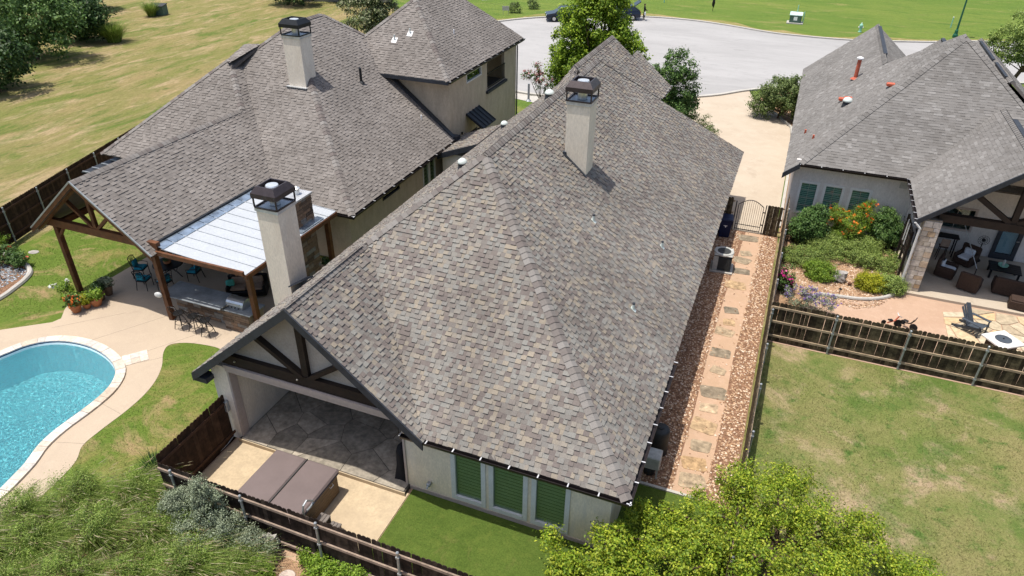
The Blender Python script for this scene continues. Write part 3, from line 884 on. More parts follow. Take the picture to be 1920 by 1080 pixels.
def window(parent, p, d, s0, s1, z0, z1, fw=0.09, depth=0.12, glassm='green_glass', slats=18, mull=None, framem='frame_white', slatm='slat_white', proud=0.03):
    """p: wall start, d: unit direction; outer normal to the right of d"""
    p = Vector((p[0], p[1])); d = Vector((d[0], d[1])); nn = Vector((d.y, -d.x))
    def P(s, o, z):
        e = p + d * s + nn * o
        return (e.x, e.y, z)
    def bar(mb, a0, a1, b0, b1, o0, o1):
        vs = [P(a0, o0, b0), P(a1, o0, b0), P(a1, o1, b0), P(a0, o1, b0), P(a0, o0, b1), P(a1, o0, b1), P(a1, o1, b1), P(a0, o1, b1)]
        mb.add(vs, [(0, 1, 2, 3), (7, 6, 5, 4), (4, 5, 1, 0), (5, 6, 2, 1), (6, 7, 3, 2), (7, 4, 0, 3)])
    w = bpy.data.objects.new('window', None); COL.objects.link(w); w.parent = parent
    fr = MB()
    bar(fr, s0 - fw * .6, s0 + fw * .4, z0 - fw * .6, z1 + fw * .6, -depth, proud)
    bar(fr, s1 - fw * .4, s1 + fw * .6, z0 - fw * .6, z1 + fw * .6, -depth, proud)
    bar(fr, s0 + fw * .4, s1 - fw * .4, z0 - fw * .6, z0 + fw * .4, -depth, proud + .01)
    bar(fr, s0 + fw * .4, s1 - fw * .4, z1 - fw * .4, z1 + fw * .6, -depth, proud)
    fr.build('frame', framem, w)
    if mull:
        mu = MB()
        nx, nz = mull
        for i in range(1, nx):
            a = s0 + (s1 - s0) * i / nx
            bar(mu, a - .007, a + .007, z0 + .03, z1 - .03, -.035, -.02)
        for i in range(1, nz):
            a = z0 + (z1 - z0) * i / nz
            bar(mu, s0 + .03, s1 - .03, a - .007, a + .007, -.036, -.021)
        mu.build('muntin', 'trim_taupe', w)
    g = MB()
    bar(g, s0 + fw * .4, s1 - fw * .4, z0 + fw * .4, z1 - fw * .4, -.05, -.042)
    g.build('pane', glassm, w)
    b = MB()
    bar(b, s0, s1, z0, z1, -depth - .06, -depth - .04)
    b.build('backing', 'dark_room', w)
    for i in range(slats):
        zz = z0 + fw * .5 + (z1 - z0 - fw) * (i + .5) / slats
        hh = (z1 - z0 - fw) / slats * .31
        sl = MB()
        a0, a1 = s0 + fw * .45, s1 - fw * .45
        vs = [P(a0, -.062, zz - hh), P(a1, -.062, zz - hh), P(a1, -.085, zz + hh), P(a0, -.085, zz + hh), P(a0, -.07, zz - hh), P(a1, -.07, zz - hh), P(a1, -.093, zz + hh), P(a0, -.093, zz + hh)]
        sl.add(vs, [(0, 1, 2, 3), (7, 6, 5, 4), (4, 5, 1, 0), (2, 6, 7, 3)])
        sl.build('slat', slatm, w)
    return w

def gutter(parent, p, q, out, hang=0.75, w=0.13, h=0.12):
    """open half-channel along an eave with strap hangers; out: horizontal unit vector away from the house"""
    p, q, o = Vector(p), Vector(q), Vector((out[0], out[1], 0))
    mb = MB()
    prof = [(0, 0.0), (0, -h), (w * .75, -h), (w, -h * .3), (w, 0.0), (w - .015, 0.0), (w - .015, -h * .3), (w * .72, -h + .012), (.012, -h + .012), (.012, 0)]
    k = len(prof)
    vs = [e + o * a + Vector((0, 0, b)) for e in (p, q) for a, b in prof]
    mb.add(vs, [(i, (i + 1) % k, k + (i + 1) % k, k + i) for i in range(k)] + [tuple(range(4))])
    g = mb.build('gutter', 'gutter', parent)
    d = (q - p); L = d.length; d.normalize()
    m = max(1, int(L / hang))
    for i in range(m + 1):
        e = p + d * (L * i / m)
        MB().beam(e + Vector((0, 0, .008)), e + o * (w + .005) + Vector((0, 0, .008)), .035, .012).build('hanger', 'hanger', g)
    return g

def chimney(parent, x0, y0, x1, y1, zb, zt, mat, capm, caph=0.75, rim=True):
    c = MB().box((x0, y0, zb), (x1, y1, zt)).build('chimney', mat, parent)
    cx, cy = (x0 + x1) / 2, (y0 + y1) / 2
    w, l = (x1 - x0) / 2, (y1 - y0) / 2
    if rim:
        MB().box((x0 - .035, y0 - .035, zt - .015), (x1 + .035, y1 + .035, zt + .1)).build('crown', 'flash', c)
    z = zt + .1
    h = caph - .1
    fr = MB()
    a, b = w + .02, l + .02
    for sx in (-1, 1):
        fr.box((cx + sx * a - .025, cy - b, z), (cx + sx * a + .025, cy + b, z + .05))
        fr.box((cx - a + .026, cy + sx * b - .025, z), (cx + a - .026, cy + sx * b + .025, z + .049))
        for sy in (-1, 1):
            fr.box((cx + sx * a - .022, cy + sy * b - .022, z + .05), (cx + sx * a + .022, cy + sy * b + .022, z + h * .55))
    fr.build('cap_frame', capm, c)
    hd = MB()
    zh, zm, z2 = z + h * .5, z + h * .72, z + h
    o0 = .05; i1 = .6
    rings = [(a + o0, b + o0, zh), (a + o0, b + o0, zm), (a * .78, b * .78, z2), (a * .68, b * .68, z2), (a * .68, b * .68, zm - .05)]
    vs = []
    for ww, ll, zz in rings:
        vs += [(cx - ww, cy - ll, zz), (cx + ww, cy - ll, zz), (cx + ww, cy + ll, zz), (cx - ww, cy + ll, zz)]
    fs = []
    for r in range(4):
        for i in range(4):
            j = (i + 1) % 4
            fs.append((r * 4 + i, r * 4 + j, r * 4 + 4 + j, r * 4 + 4 + i))
    hd.add(vs, fs)
    hd.build('cap_hood', capm, c)
    MB().box((cx - a * .9, cy - b * .9, zm - .12), (cx + a * .9, cy + b * .9, zm - .09)).build('cap_tray', 'black_cap', c)
    r = min(w, l) * .52
    MB().lathe([(r * .8, z + .02), (r * .8, zm), (r, zm), (r, z2 - .07), (r * .9, z2 - .03), (0.02, z2 - .02)], 20, (cx, cy, 0)).build('flue', 'flue', c, smooth=False)
    return c

def pipe_vent(parent, x, y, z, r, h, m, cone=None):
    v = MB().lathe([(r * 2.6, -.03), (r * 1.4, .05), (r, .08), (r, h), (r * .7, h)], 10, (x, y, z)).build('vent_pipe', m, parent)
    if cone:
        MB().lathe([(r * 1.6, h - .03), (r * 1.7, h + .06), (r * .4, h + .12)], 10, (x, y, z)).build('vent_cap', cone, v)
    return v

# ---------------------------------------------------------------- main house
H = thing('main_house', 'cream stucco house in the middle under a big multi-tone shingled hip roof', 'house', (-8.5, 26, 0))
ZE = 2.75; XR = -1.79; XL = -15.75; YR = 12.85; XD = -8.7; ZD = 8.6; YA = YR + (XR - XD)
XG, ZG, YJ, XV = -11.6, 6.19, 16.91, -7.6
YF = 12.72
mr = (ZD - ZE) / (XR - XD)
def zr(x): return ZE + mr * (XR - x)
ml = (ZD - ZE) / (XD - XL)
def zl(x): return ZE + ml * (x - XL)
H.location = (0, 0, 0)
XW = -9.02
rear = [(XR, YR, ZE), (XD, YA, ZD), (XG, YJ, ZG), (XV, YR, ZE)]
right = [(XR, YR, ZE), (XR, 39.5, ZE), (-6.05, 35.24, zr(-6.05)), (-6.05, 38.0, zr(-6.05)), (-7.94, 38.0, zr(-7.94)), (-7.94, 36.75, zr(-7.94)), (XW, 36.7, zr(XW)), (XW, 30.2, zr(XW)), (XD, 30.2, ZD), (XD, YA, ZD)]
gright = [(XV, YF, ZE), (XV, YR, ZE), (XG, YJ, ZG), (XG, YF, ZG)]
left = [(XL, YF, ZE), (XG, YF, zl(XG)), (XG, YJ, zl(XG)), (XD, YA, ZD), (XD, 36.6, ZD), (XL, 38.4, ZE)]
lwing = [(XW, 30.2, zr(XW)), (XW, 36.7, zr(XW)), (XW - 1.2, 36.7, zl(XW - 1.2)), (XW - 1.2, 30.2, zl(XW - 1.2))]
lhip = [(XW, 30.2, zr(XW)), (XW - 1.2, 30.2, zl(XW - 1.2)), (XD, 28.9, ZD)]
entry = [(-17.4, 33.0, 2.6), (-15.0, 33.0, 3.5), (-15.0, 36.5, 3.5), (-17.4, 36.5, 2.6)]
fhip = [(XR, 39.5, ZE), (-6.05, 35.24, zr(-6.05)), (-6.05, 39.5, ZE)]
roof = MB()
for pl in (rear, gright, left, lwing, fhip, lhip): roof.slab(pl, 0.11)
roof.slab([right[0], right[1], right[2], (-6.05, 18, zr(-6.05))][:3] + [(-6.05, YR + (XR + 6.05), zr(-6.05))], 0.112)
roof.slab([(-6.05, YR + (XR + 6.05), zr(-6.05)), right[3], right[4], (-7.94, YR + (XR + 7.94), zr(-7.94))], 0.112)
roof.slab([(-7.94, YR + (XR + 7.94), zr(-7.94)), right[5], (XD, 36.72, ZD), (XD, YA, ZD)], 0.112)
roof.slab([(XD, 30.2, ZD), (XD, 36.72, ZD), right[6], right[7]], 0.112)
roof = roof.build('roof', 'deck_dark', H)
rd = random.Random(21)
tabs = []
for pl, u in ((rear, (1, 0, 0)), (right, (0, 1, 0)), (gright, (0, 1, 0)), (left, (0, 1, 0)), (lwing, (0, 1, 0)), (lhip, (0, 1, 0)), (entry, (0, 1, 0)), (fhip, (1, 0, 0))):
    tabs += shingle_tabs(pl, u, 0.144, 0.09, 0.205, rd)
emit_shingles(tabs, roof, 'shingle_a')
nR = pnorm(*rear[:3]); nRt = pnorm(right[0], right[1], right[9]); nGr = pnorm(gright[0], gright[2], gright[3]); nL = pnorm(left[0], left[1], left[5]); nLw = pnorm(lwing[0], lwing[1], lwing[2]); nF = pnorm(*fhip)
caps = cap_row((XR, YR, ZE), (XD, YA, ZD), nR, nRt, .2, .17)
caps += cap_row((XG, YF, ZG), (XG, YJ, ZG), nGr, nL, .2, .16)
caps += cap_row((XG, YJ, ZG), (XD, YA, ZD), nR, nL, .2, .16)
caps += cap_row((XD, YA, ZD), (XD, 32.8, ZD), nRt, nL, .2, .17)
caps += cap_row((XD, 28.9, ZD), (XW, 30.2, zr(XW)), nRt, nLw, .2, .17)
caps += cap_row((XW, 30.2, zr(XW)), (XW, 36.7, zr(XW)), nRt, nLw, .22, .17)
emit_caps(caps, roof, 'cap_a', True)
# seam where the main ridge's hip meets the front wing
kind(MB().beam((XD, 32.75, ZD + .03), (-6.05, 35.35, zr(-6.05) + .03), .06, .03).build('seam_flashing', 'cap_a', roof), 'stuff')
# barge boards and fascias
def rake(parent, a, b, h, th, m='fascia', name='barge_board'):
    """board hanging under a sloping roof edge lying in a plane of constant y"""
    mb = MB()
    y = a[1]
    vs = []
    for yy in (y - th, y):
        vs += [(a[0], yy, a[2]), (b[0], yy, b[2]), (b[0], yy, b[2] - h), (a[0], yy, a[2] - h)]
    mb.add(vs, [(3, 2, 1, 0), (4, 5, 6, 7), (0, 1, 5, 4), (1, 2, 6, 5), (2, 3, 7, 6), (3, 0, 4, 7)])
    return mb.build(name, m, parent)
rake(H, (XL, YF, ZE + .02), (XG, YF, ZG + .02), .3, .05)
rake(H, (XG, YF, ZG + .02), (XV, YF, ZE + .02), .3, .05)
MB().box((XL - .01, YF + .002, ZE - .3), (XL + .5, YF + .4, ZE - .12)).build('eave_return', 'fascia', H)
MB().box((XL, YF + .4, ZE - .2), (XL + .06, 38.4, ZE - .03)).build('fascia', 'fascia', H)
MB().box((XV - .1, YR + .03, ZE - .18), (XR - .05, YR + .08, ZE - .03)).build('fascia', 'fascia', H)
MB().box((XR - .08, YR + .08, ZE - .18), (XR - .03, 39.4, ZE - .03)).build('fascia', 'fascia', H)
MB().box((XV, YR + .08, ZE - .2), (XR - .08, 13.3, ZE - .14)).build('soffit', 'trim_taupe', H)
MB().box((-2.25, 13.3, ZE - .2), (XR - .08, 39.2, ZE - .14)).build('soffit', 'trim_taupe', H)
gutter(H, (-8.35, YR - .01, ZE - .01), (XR + .1, YR - .01, ZE - .01), (0, -1))
gutter(H, (XR + .005, YR - .1, ZE - .01), (XR + .005, 19.1, ZE - .01), (1, 0))
gutter(H, (-6.02, 36.0, zr(-6.05) - .03), (-6.02, 38.0, zr(-6.05) - .03), (1, 0), .5)
# walls
WS = ((1.58, 2.52), (2.79, 3.82), (4.1, 5.07))
WX0 = -8.55
WZ = (.3, 2.4)
wall_openings(H, 'wall', 'stucco_light', (WX0, 13.3), (-2.25, 13.3), 0.0, 2.58, 0.2, [(a, b, WZ[0], WZ[1]) for a, b in WS])
for a, b in WS:
    window(H, (WX0, 13.3), (1, 0), a, b, WZ[0], WZ[1], .14, .14, slats=15)
MB().box((-8.56, 13.28, 0.0), (-2.24, 13.298, .14)).build('wall_base', 'trim_taupe', H)
MB().box((-2.45, 13.5, 0.0), (-2.25, 39.0, 2.6)).build('wall', 'stucco_light', H)
MB().box((-15.3, 38.8, 0.0), (-2.45, 39.0, 2.6)).build('wall', 'stucco_light', H)
MB().box((-15.3, 17.8, 0.0), (-15.1, 38.8, 2.72)).build('wall', 'stucco', H)
MB().box((-15.3, 13.05, 0.0), (-14.68, 13.5, 3.05)).build('column', 'stucco', H)
MB().box((-15.12, 13.5, 0.0), (-14.68, 17.8, 3.0)).build('wall', 'stucco', H)
MB().box((-14.68, 17.6, 0.0), (-8.55, 17.8, 3.4)).build('wall', 'stucco_shaded', H)
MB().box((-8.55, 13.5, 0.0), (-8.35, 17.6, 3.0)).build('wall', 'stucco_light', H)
MB().box((-14.68, 13.35, 2.96), (-8.55, 17.6, 3.0)).build('patio_ceiling', 'stucco_shaded', H)
MB().box((-8.62, 13.26, 0.1), (-8.55, 13.42, 2.75)).build('door_post', 'trim_taupe', H)
# gable wall with timbers
gz = lambda x: (ZE + (ZG - ZE) / (XG - XL) * (x - XL) if x < XG else ZE + (ZG - ZE) / (XV - XG) * (XV - x)) - .14
gw = MB()
xs = [-14.95, XG, XV - .42]
vs = [(-14.95, 13.2, 3.0), (XV - .42, 13.2, 3.0), (XV - .42, 13.2, max(3.01, gz(XV - .42))), (XG, 13.2, gz(XG)), (-14.95, 13.2, max(3.01, gz(-14.95)))]
vs += [(x, 13.3, z) for x, y, z in vs]
gw.add(vs, [(0, 1, 2, 3, 4), (9, 8, 7, 6, 5)] + [(i, 5 + i, 5 + (i + 1) % 5, (i + 1) % 5) for i in range(5)])
gw.build('gable_wall', 'stucco_shaded', H)
ty = 13.12
MB().beam((-14.72, ty, 3.42), (-8.72, ty, 3.42), .17, .36).build('tie_beam', 'timber_dark', H)
MB().beam((XG, ty + .01, 3.6), (XG, ty + .01, gz(XG) - .02), .15, .22, up=(1, 0, 0)).build('king_post', 'timber_dark', H)
MB().beam((XG - .1, ty + .005, 3.55), (-13.3, ty + .005, gz(-13.3) + .02), .14, .24, up=(0, 1, 0)).build('strut', 'timber_dark', H)
MB().beam((XG + .1, ty + .005, 3.55), (-9.95, ty + .005, gz(-9.95) + .02), .14, .24, up=(0, 1, 0)).build('strut', 'timber_dark', H)
MB().box((-14.68, 13.02, 2.92), (-8.5, 13.34, 3.07)).build('screen_header', 'trim_taupe', H)
MB().box((-14.68, 12.98, 3.075), (-8.5, 13.06, 3.2)).build('screen_header', 'trim_taupe', H)
MB().box((-14.68, 13.05, .16), (-14.6, 13.35, 2.92)).build('screen_track', 'trim_taupe', H)
for x in (-14.2, -9.2, -11.9): MB().lathe([(.035, 0), (.03, .03), (.01, .04)], 8, (x, ty - .1, 3.42)).build('bolt', 'steel', H)
# patio fireplace base seen in the shade
MB().box((-14.66, 16.3, .17), (-13.4, 17.58, .75)).build('hearth', 'limestone', H)
fz = MB().box((-13.9, 17.0, .75), (-12.6, 17.58, 2.7)).build('fireplace', 'ledge', H)
MB().box((-13.6, 16.97, .85), (-12.9, 17.02, 1.5)).build('firebox', 'dark_room', fz)
# chimneys
chimney(H, -7.27, 23.72, -6.42, 24.6, 6.2, 9.27, 'stucco', 'bronze_cap', .8)
chimney(H, -15.95, 17.05, -15.08, 18.0, 0.0, 6.45, 'stucco', 'bronze_cap', .85)
MB().slab([(-15.1, 16.95, 3.7), (-14.4, 17.5, 4.0), (-15.1, 18.05, 3.5)], .05).build('cricket', 'fascia', roof)
MB().box((-7.33, 23.66, 7.3), (-7.2, 24.66, 7.5)).build('flashing', 'fascia', roof)
kind(MB().beam((-7.3, 23.66, zr(-7.3) + .04), (-6.38, 23.66, zr(-6.38) + .04), .1, .04).build('flashing', 'fascia', roof), 'stuff')
# roof vents: skylight tubes on the far slope, plumbing pipes on the near slope
for x, y, r in ((-10.3, 21.4, .16), (-9.5, 28.4, .19), (-12.9, 31.7, .17)):
    t = MB().lathe([(r * 1.25, -.2), (r, .06), (r, .16)], 16, (x, y, zl(x))).build('light_tube', 'fascia', roof)
    MB().lathe([(r * 1.1, .16), (r * 1.08, .2), (r * .9, .27), (r * .5, .32), (r * .1, .335)], 16, (x, y, zl(x))).build('dome', 'dome', t, smooth=True)
for x, y in ((-5.5, 21.77), (-3.38, 24.19), (-3.38, 19.55)):
    v = MB().lathe([(.05, -.05), (.045, .22), (.03, .22)], 10, (x, y, zr(x))).build('vent_pipe', 'dome', roof)
    MB().lathe([(.047, .22), (.047, .27), (.02, .27)], 10, (x, y, zr(x))).build('vent_cap', 'fascia', v)
    MB().slab([(x - .07, y - .07, zr(x - .07) + .045), (x + .1, y - .07, zr(x + .1) + .045), (x + .1, y + .07, zr(x + .1) + .045), (x - .07, y + .07, zr(x - .07) + .045)], .01).build('vent_flashing', 'dome', v)
pipe_vent(roof, -13.2, 40.5 - 4.6, zl(-13.2) + .4, .06, .9, 'galv')
# small entry roof at the far left side
er = MB()
er.slab(entry, .14)
er.build('entry_roof', 'cap_a', H)
rake(H, (-17.4, 32.99, 2.6), (-15.0, 32.99, 3.5), .3, .05)
MB().box((-17.2, 33.2, 0), (-15.3, 36.4, 2.6)).build('entry_wall', 'stucco', H)
# outlet box on the column, floodlight on the wall, pipes
eb = MB().cbox((-15.0, 12.96, 1.45), (.26, .14, .42), .02).build('electric_box', 'galv', H)
for dx in (-.05, .04): MB().tube([(-15.0 + dx, 12.99, 1.24), (-15.0 + dx, 12.99, .16), (-15.0 + dx, 12.6, .07), (-15.0 + dx, 11.4, .05)], .014, 6).build('conduit', 'frame_white', eb)
fl = MB().cbox((-7.78, 13.2, .55), (.12, .16, .12), .02).build('wall_spigot', 'galv', H)
MB().tube([(-7.78, 13.12, .55), (-7.78, 13.05, .5)], .03, 8).build('nozzle', 'galv', fl)

# ---------------------------------------------------------------- stone cladding helper
def stone_face(parent, name, mat, origin, u, n, W, Hh, hmin, hmax, wmin, wmax, rd, out=0.03, gap=0.008, single=True):
    """courses of stones set on an upright face; u: horizontal dir, n: outward normal"""
    o, u, n = Vector(origin), Vector(u), Vector(n)
    z = 0.0
    alls = MB()
    while z < Hh - 0.02:
        h = min(rd.uniform(hmin, hmax), Hh - z)
        x = 0.0
        while x < W - 0.01:
            w = min(rd.uniform(wmin, wmax), W - x)
            if W - x - w < wmin * .5: w = W - x
            d = out * rd.uniform(.5, 1.2)
            a, b = x + gap / 2, x + w - gap / 2
            z0, z1 = z + gap / 2, z + h - gap / 2
            vs = [o + u * s + Vector((0, 0, zz)) + n * k for k, e in ((0, 0), (d, .006)) for s, zz in ((a + e, z0 + e), (b - e, z0 + e), (b - e, z1 - e), (a + e, z1 - e))]
            fs = [(4, 5, 6, 7), (0, 1, 5, 4), (1, 2, 6, 5), (2, 3, 7, 6), (3, 0, 4, 7)]
            if single: MB().add(vs, fs).build(name, mat, parent)
            else: alls.add(vs, fs)
            x += w
        z += h
    if not single: kind(alls.build(name, mat, parent), 'stuff')

# ================================================================ LEFT HOUSE
L = thing('left_house', 'tan stucco two-storey house on the left under a brown-grey shingled roof', 'house')
sl = .8
lre = lambda y: 2.78 + sl * (y - 24.25)
lri = lambda x: 2.78 + sl * (-17.25 - x)
lga = lambda x: 3.3 + sl * (-22 - x)
l_rear = [(-17.25, 24.25, 2.78), (-25.05, 32.05, 9.02), (-27.1, 30.0, lre(30.0)), (-21.35, 24.25, 2.78)]
l_right = [(-17.25, 24.25, 2.78), (-17.25, 35.0, 2.78), (-21.6, 35.0, lri(-21.6)), (-23.2, 36.45, lri(-23.2)), (-25.05, 34.6, 9.02), (-25.05, 32.05, 9.02)]
l_gab = [(-21.9, 17.35, lga(-21.9)), (-21.9, 24.8, lga(-21.9)), (-27.1, 30.0, lga(-27.1)), (-26.85, 28.95, lga(-26.85)), (-25.1, 27.2, lga(-25.1)), (-25.1, 17.35, lga(-25.1))]
l_gabl = [(-25.1, 17.35, lga(-25.1)), (-28.3, 17.35, 3.22), (-28.3, 24.6, 3.22), (-25.1, 27.2, lga(-25.1))]
l_wing = [(-32.1, 24.3, 3.45), (-27.4, 29.3, 7.45), (-26.85, 28.95, 7.17), (-25.1, 27.2, 5.78), (-28.3, 24.3, 3.45)]
l_wleft = [(-32.1, 24.3, 3.45), (-32.1, 34, 3.45), (-27.4, 31, 7.45), (-27.4, 29.3, 7.45)]
l_left = [(-25.05, 32.05, 9.02), (-25.05, 34.6, 9.02), (-31.5, 38, 3.5), (-31.5, 28.0, 3.5)]
l_front = [(-25.05, 34.6, 9.02), (-21.6, 38.05, 6.26), (-28.5, 38.05, 6.26)]
U0 = (-17.26, 34.42, 6.2)
u_rear = [U0, (-21.2, 38.36, 9.55), (-25.14, 34.42, 6.2)]
u_right = [U0, (-17.3, 45.8, 6.2), (-21.2, 42.5, 9.55), (-21.2, 38.36, 9.55)]
u_left = [(-25.14, 34.42, 6.2), (-21.2, 38.36, 9.55), (-21.2, 42.5, 9.55), (-25.14, 45.8, 6.2)]
u_front = [(-17.3, 45.8, 6.2), (-25.14, 45.8, 6.2), (-21.2, 42.5, 9.55)]
lr = MB()
for pl in (l_rear, l_right, l_gab, l_gabl, l_wing, l_wleft, l_left, l_front, u_rear, u_right, u_left, u_front): lr.slab(pl, .11)
l_fill = [(-27.4, 29.3, 7.47), (-26.85, 28.95, 7.19), (-26.3, 30.8, 8.05), (-27.6, 31.2, 7.6)]
lr.slab(l_fill, .11)
lroof = lr.build('roof', 'deck_dark', L)
rd = random.Random(4)
tabs = []
for pl, u in ((l_fill, (0, 1, 0)), (l_rear, (1, 0, 0)), (l_right, (0, 1, 0)), (l_gab, (0, 1, 0)), (l_wing, (1, 0, 0)), (u_rear, (1, 0, 0)), (u_right, (0, 1, 0)), (l_front, (1, 0, 0)), (l_gabl, (0, 1, 0)), (l_left, (0, 1, 0)), (l_wleft, (0, 1, 0))):
    tabs += shingle_tabs(pl, u, 0.149, 0.13, 0.27, rd, .003, .026)
emit_shingles(tabs, lroof, 'shingle_b')
nA, nB, nC, nW = pnorm(*l_rear[:3]), pnorm(l_right[0], l_right[1], l_right[5]), pnorm(l_gab[0], l_gab[1], l_gab[5]), pnorm(*l_wing[:3])
nD, nE, nG = pnorm(*u_rear), pnorm(*u_right[:3]), pnorm(*l_gabl[:3])
caps = cap_row(l_rear[0], l_rear[1], nA, nB, .22, .16) + cap_row(l_gab[5], l_gab[4], nC, nG, .22, .15) + cap_row(l_gab[4], l_gab[3], nC, nW, .22, .15)
caps += cap_row(U0, u_rear[1], nD, nE, .22, .16) + cap_row(l_rear[1], l_right[4], nB, pnorm(*l_left[:3]), .22, .16) + cap_row(l_right[3], l_right[4], nB, pnorm(*l_front), .22, .16)
caps += cap_row(u_rear[2], u_rear[1], nD, pnorm(*u_left[:3]), .22, .16) + cap_row(l_wing[0], l_wing[1], nW, pnorm(*l_wleft[:3]), .22, .15) + cap_row(l_rear[2], l_rear[1], nA, pnorm(*l_left[:3]), .22, .15)
emit_caps(caps, lroof, 'cap_a', False)
# walls
MB().box((-21.8, 24.7, 0), (-17.952, 24.9, 2.7)).build('wall', 'stucco_tan', L)
wall_openings(L, 'wall', 'stucco_tan', (-17.75, 24.7), (-17.75, 35.4), 0, 2.72, .2, [(7.2, 8.6, .5, 2.3), (3.0, 4.6, 2.0, 2.4)])
window(L, (-17.75, 24.7), (0, 1), 7.2, 7.85, .5, 2.3, .08, .12, 'green_glass', 8)
window(L, (-17.75, 24.7), (0, 1), 7.95, 8.6, .5, 2.3, .08, .12, 'green_glass', 8)
window(L, (-17.75, 24.7), (0, 1), 3.0, 4.6, 2.0, 2.4, .06, .12, 'green_glass', 0, framem='fascia')
MB().box((-31.6, 24.9, 0), (-21.8, 25.1, 2.9)).build('wall', 'stucco_tan', L)
MB().box((-31.6, 25.1, 0), (-31.4, 45, 2.9)).build('wall', 'stucco_tan', L)
wall_openings(L, 'wall', 'stucco_tan', (-17.65, 35.4), (-17.65, 45.2), 3.0, 6.08, .2, [(2.1, 4.2, 5.3, 5.78), (5.1, 7.9, 4.1, 6.05)])
wall_openings(L, 'wall', 'stucco_tan', (-17.65, 35.4), (-17.65, 45.2), 0, 3.0, .2, [(2.3, 3.5, 0.05, 2.25)])
window(L, (-17.65, 35.4), (0, 1), 2.1, 4.2, 5.3, 5.78, .08, .12, 'clear_glass', 0, framem='frame_white')
MB().box((-24.9, 35.2, 2.6), (-17.65, 35.4, 6.08)).build('wall', 'stucco_tan', L)
MB().box((-24.9, 45.2, 0), (-17.65, 45.4, 6.08)).build('wall', 'stucco_tan', L)
MB().box((-21.0, 43.5, 0.0), (-17.86, 43.62, 4.05)).build('wall', 'stucco_tan', L)
bal = MB().box((-21.0, 40.3, 3.9), (-17.5, 43.5, 4.06)).build('balcony_floor', 'fascia', L)
bt = MB()
bt.beam((-17.6, 40.5, 5.1), (-17.6, 43.3, 5.1), .05, .05); bt.beam((-17.6, 40.5, 4.2), (-17.6, 43.3, 4.2), .04, .04)
for i in range(16): bt.beam((-17.6, 40.55 + i * .18, 4.2), (-17.6, 40.55 + i * .18, 5.1), .02, .02)
bt.build('balcony_railing', 'black_metal', bal)
MB().box((-20.95, 40.4, 4.06), (-20.85, 43.4, 6.0)).build('balcony_wall', 'stucco_tan', bal)
for a, b in ((U0, (-17.3, 45.8, 6.2)),):
    gutter(L, (U0[0] + .01, U0[1], 6.18), (-17.29, 45.8, 6.18), (1, 0), .9)
MB().box((-25.1, 34.36, 6.0), (-17.26, 34.41, 6.19)).build('fascia', 'fascia', L)
MB().box((-17.8, 34.5, 5.98), (-17.3, 45.7, 6.03)).build('soffit', 'stucco_tan', L)
MB().box((-24.9, 34.45, 5.98), (-17.8, 35.2, 6.03)).build('soffit', 'stucco_tan', L)
gutter(L, (-17.24, 24.2, 2.77), (-17.24, 35.2, 2.77), (1, 0), .9)
gutter(L, (-21.2, 24.24, 2.77), (-17.1, 24.24, 2.77), (0, -1), .9)
kind(MB().beam((-21.6, 34.98, lri(-21.6) + .06), (-17.3, 34.98, 2.84), .3, .12).build('step_flashing', 'fascia', lroof), 'stuff')
MB().box((-17.9, 34.9, 2.7), (-17.1, 35.35, 2.95)).build('flashing_end', 'fascia', lroof)
MB().tube([(-17.6, 45.3, 6.1), (-17.55, 45.35, 5.7), (-17.55, 45.35, .1)], .05, 6).build('downspout', 'fascia', L)
# awning and side door
aw = MB().slab([(-17.63, 37.3, 3.5), (-17.63, 39.2, 3.5), (-16.5, 39.2, 2.75), (-16.5, 37.3, 2.75)], .08).build('awning', 'black_roof', L)
for i in range(5):
    y = 37.35 + i * .45
    MB().beam((-17.63, y, 3.53), (-16.5, y, 2.78), .04, .05).build('awning_seam', 'fascia', aw)
for y in (37.4, 39.1): MB().beam((-17.6, y, 2.3), (-16.7, y, 2.8), .07, .07).build('awning_bracket', 'timber_dark', aw)
MB().box((-17.78, 37.72, 0.06), (-17.7, 38.88, 2.24)).build('door', 'timber_dark', L)
MB().lathe([(.05, 0), (.05, .14), (.02, .16)], 8, (-17.58, 36.6, 2.5)).build('wall_lantern', 'black_metal', L)
# chimney on the roof
chimney(L, -23.5, 29.1, -22.5, 30.0, 6.3, 9.0, 'stucco', 'black_cap', .85)
kind(MB().beam((-23.6, 29.03, lre(29.03) + .05), (-22.4, 29.03, lre(29.03) + .05), .2, .04).build('flashing', 'flash', lroof), 'stuff')
pipe_vent(lroof, -21.5, 32.5, lri(-21.5), .07, .75, 'black_cap')
for x, y in ((-21.4, 36.1), (-20.6, 36.5)):
    z = 6.2 + .85 * (y - 34.42)
    v = MB().slab([(x - .16, y - .15, z - .09), (x + .16, y - .15, z - .09), (x + .16, y + .12, z + .14), (x - .16, y + .12, z + .14)], .01).build('vent_flashing', 'white_mark', lroof)
    MB().tube([(x, y, z), (x, y, z + .3)], .04, 8).build('vent_pipe', 'dome', v)
for x, y in ((-18.82, 34.0), (-19.0, 38.8)):
    z = lri(x) if y < 35 else 6.2 + .85 * (-17.28 - x)
    MB().tube([(x, y, z), (x, y, z + .25)], .04, 8).build('vent_pipe', 'white_mark', lroof)
# standing-seam shade roof over the left fence side
ds = MB().slab([(-32.6, 23.3, 2.75), (-31.2, 23.3, 2.75), (-30.4, 25.0, 3.1), (-31.9, 25.0, 3.1)], .08).build('metal_awning', 'black_roof', L)
for i in range(4): MB().beam((-32.5 + i * .2, 23.32 + i * .42, 2.8 + i * .085), (-31.15 + i * .2, 23.32 + i * .42, 2.8 + i * .085), .05, .05).build('awning_seam', 'galv', ds)
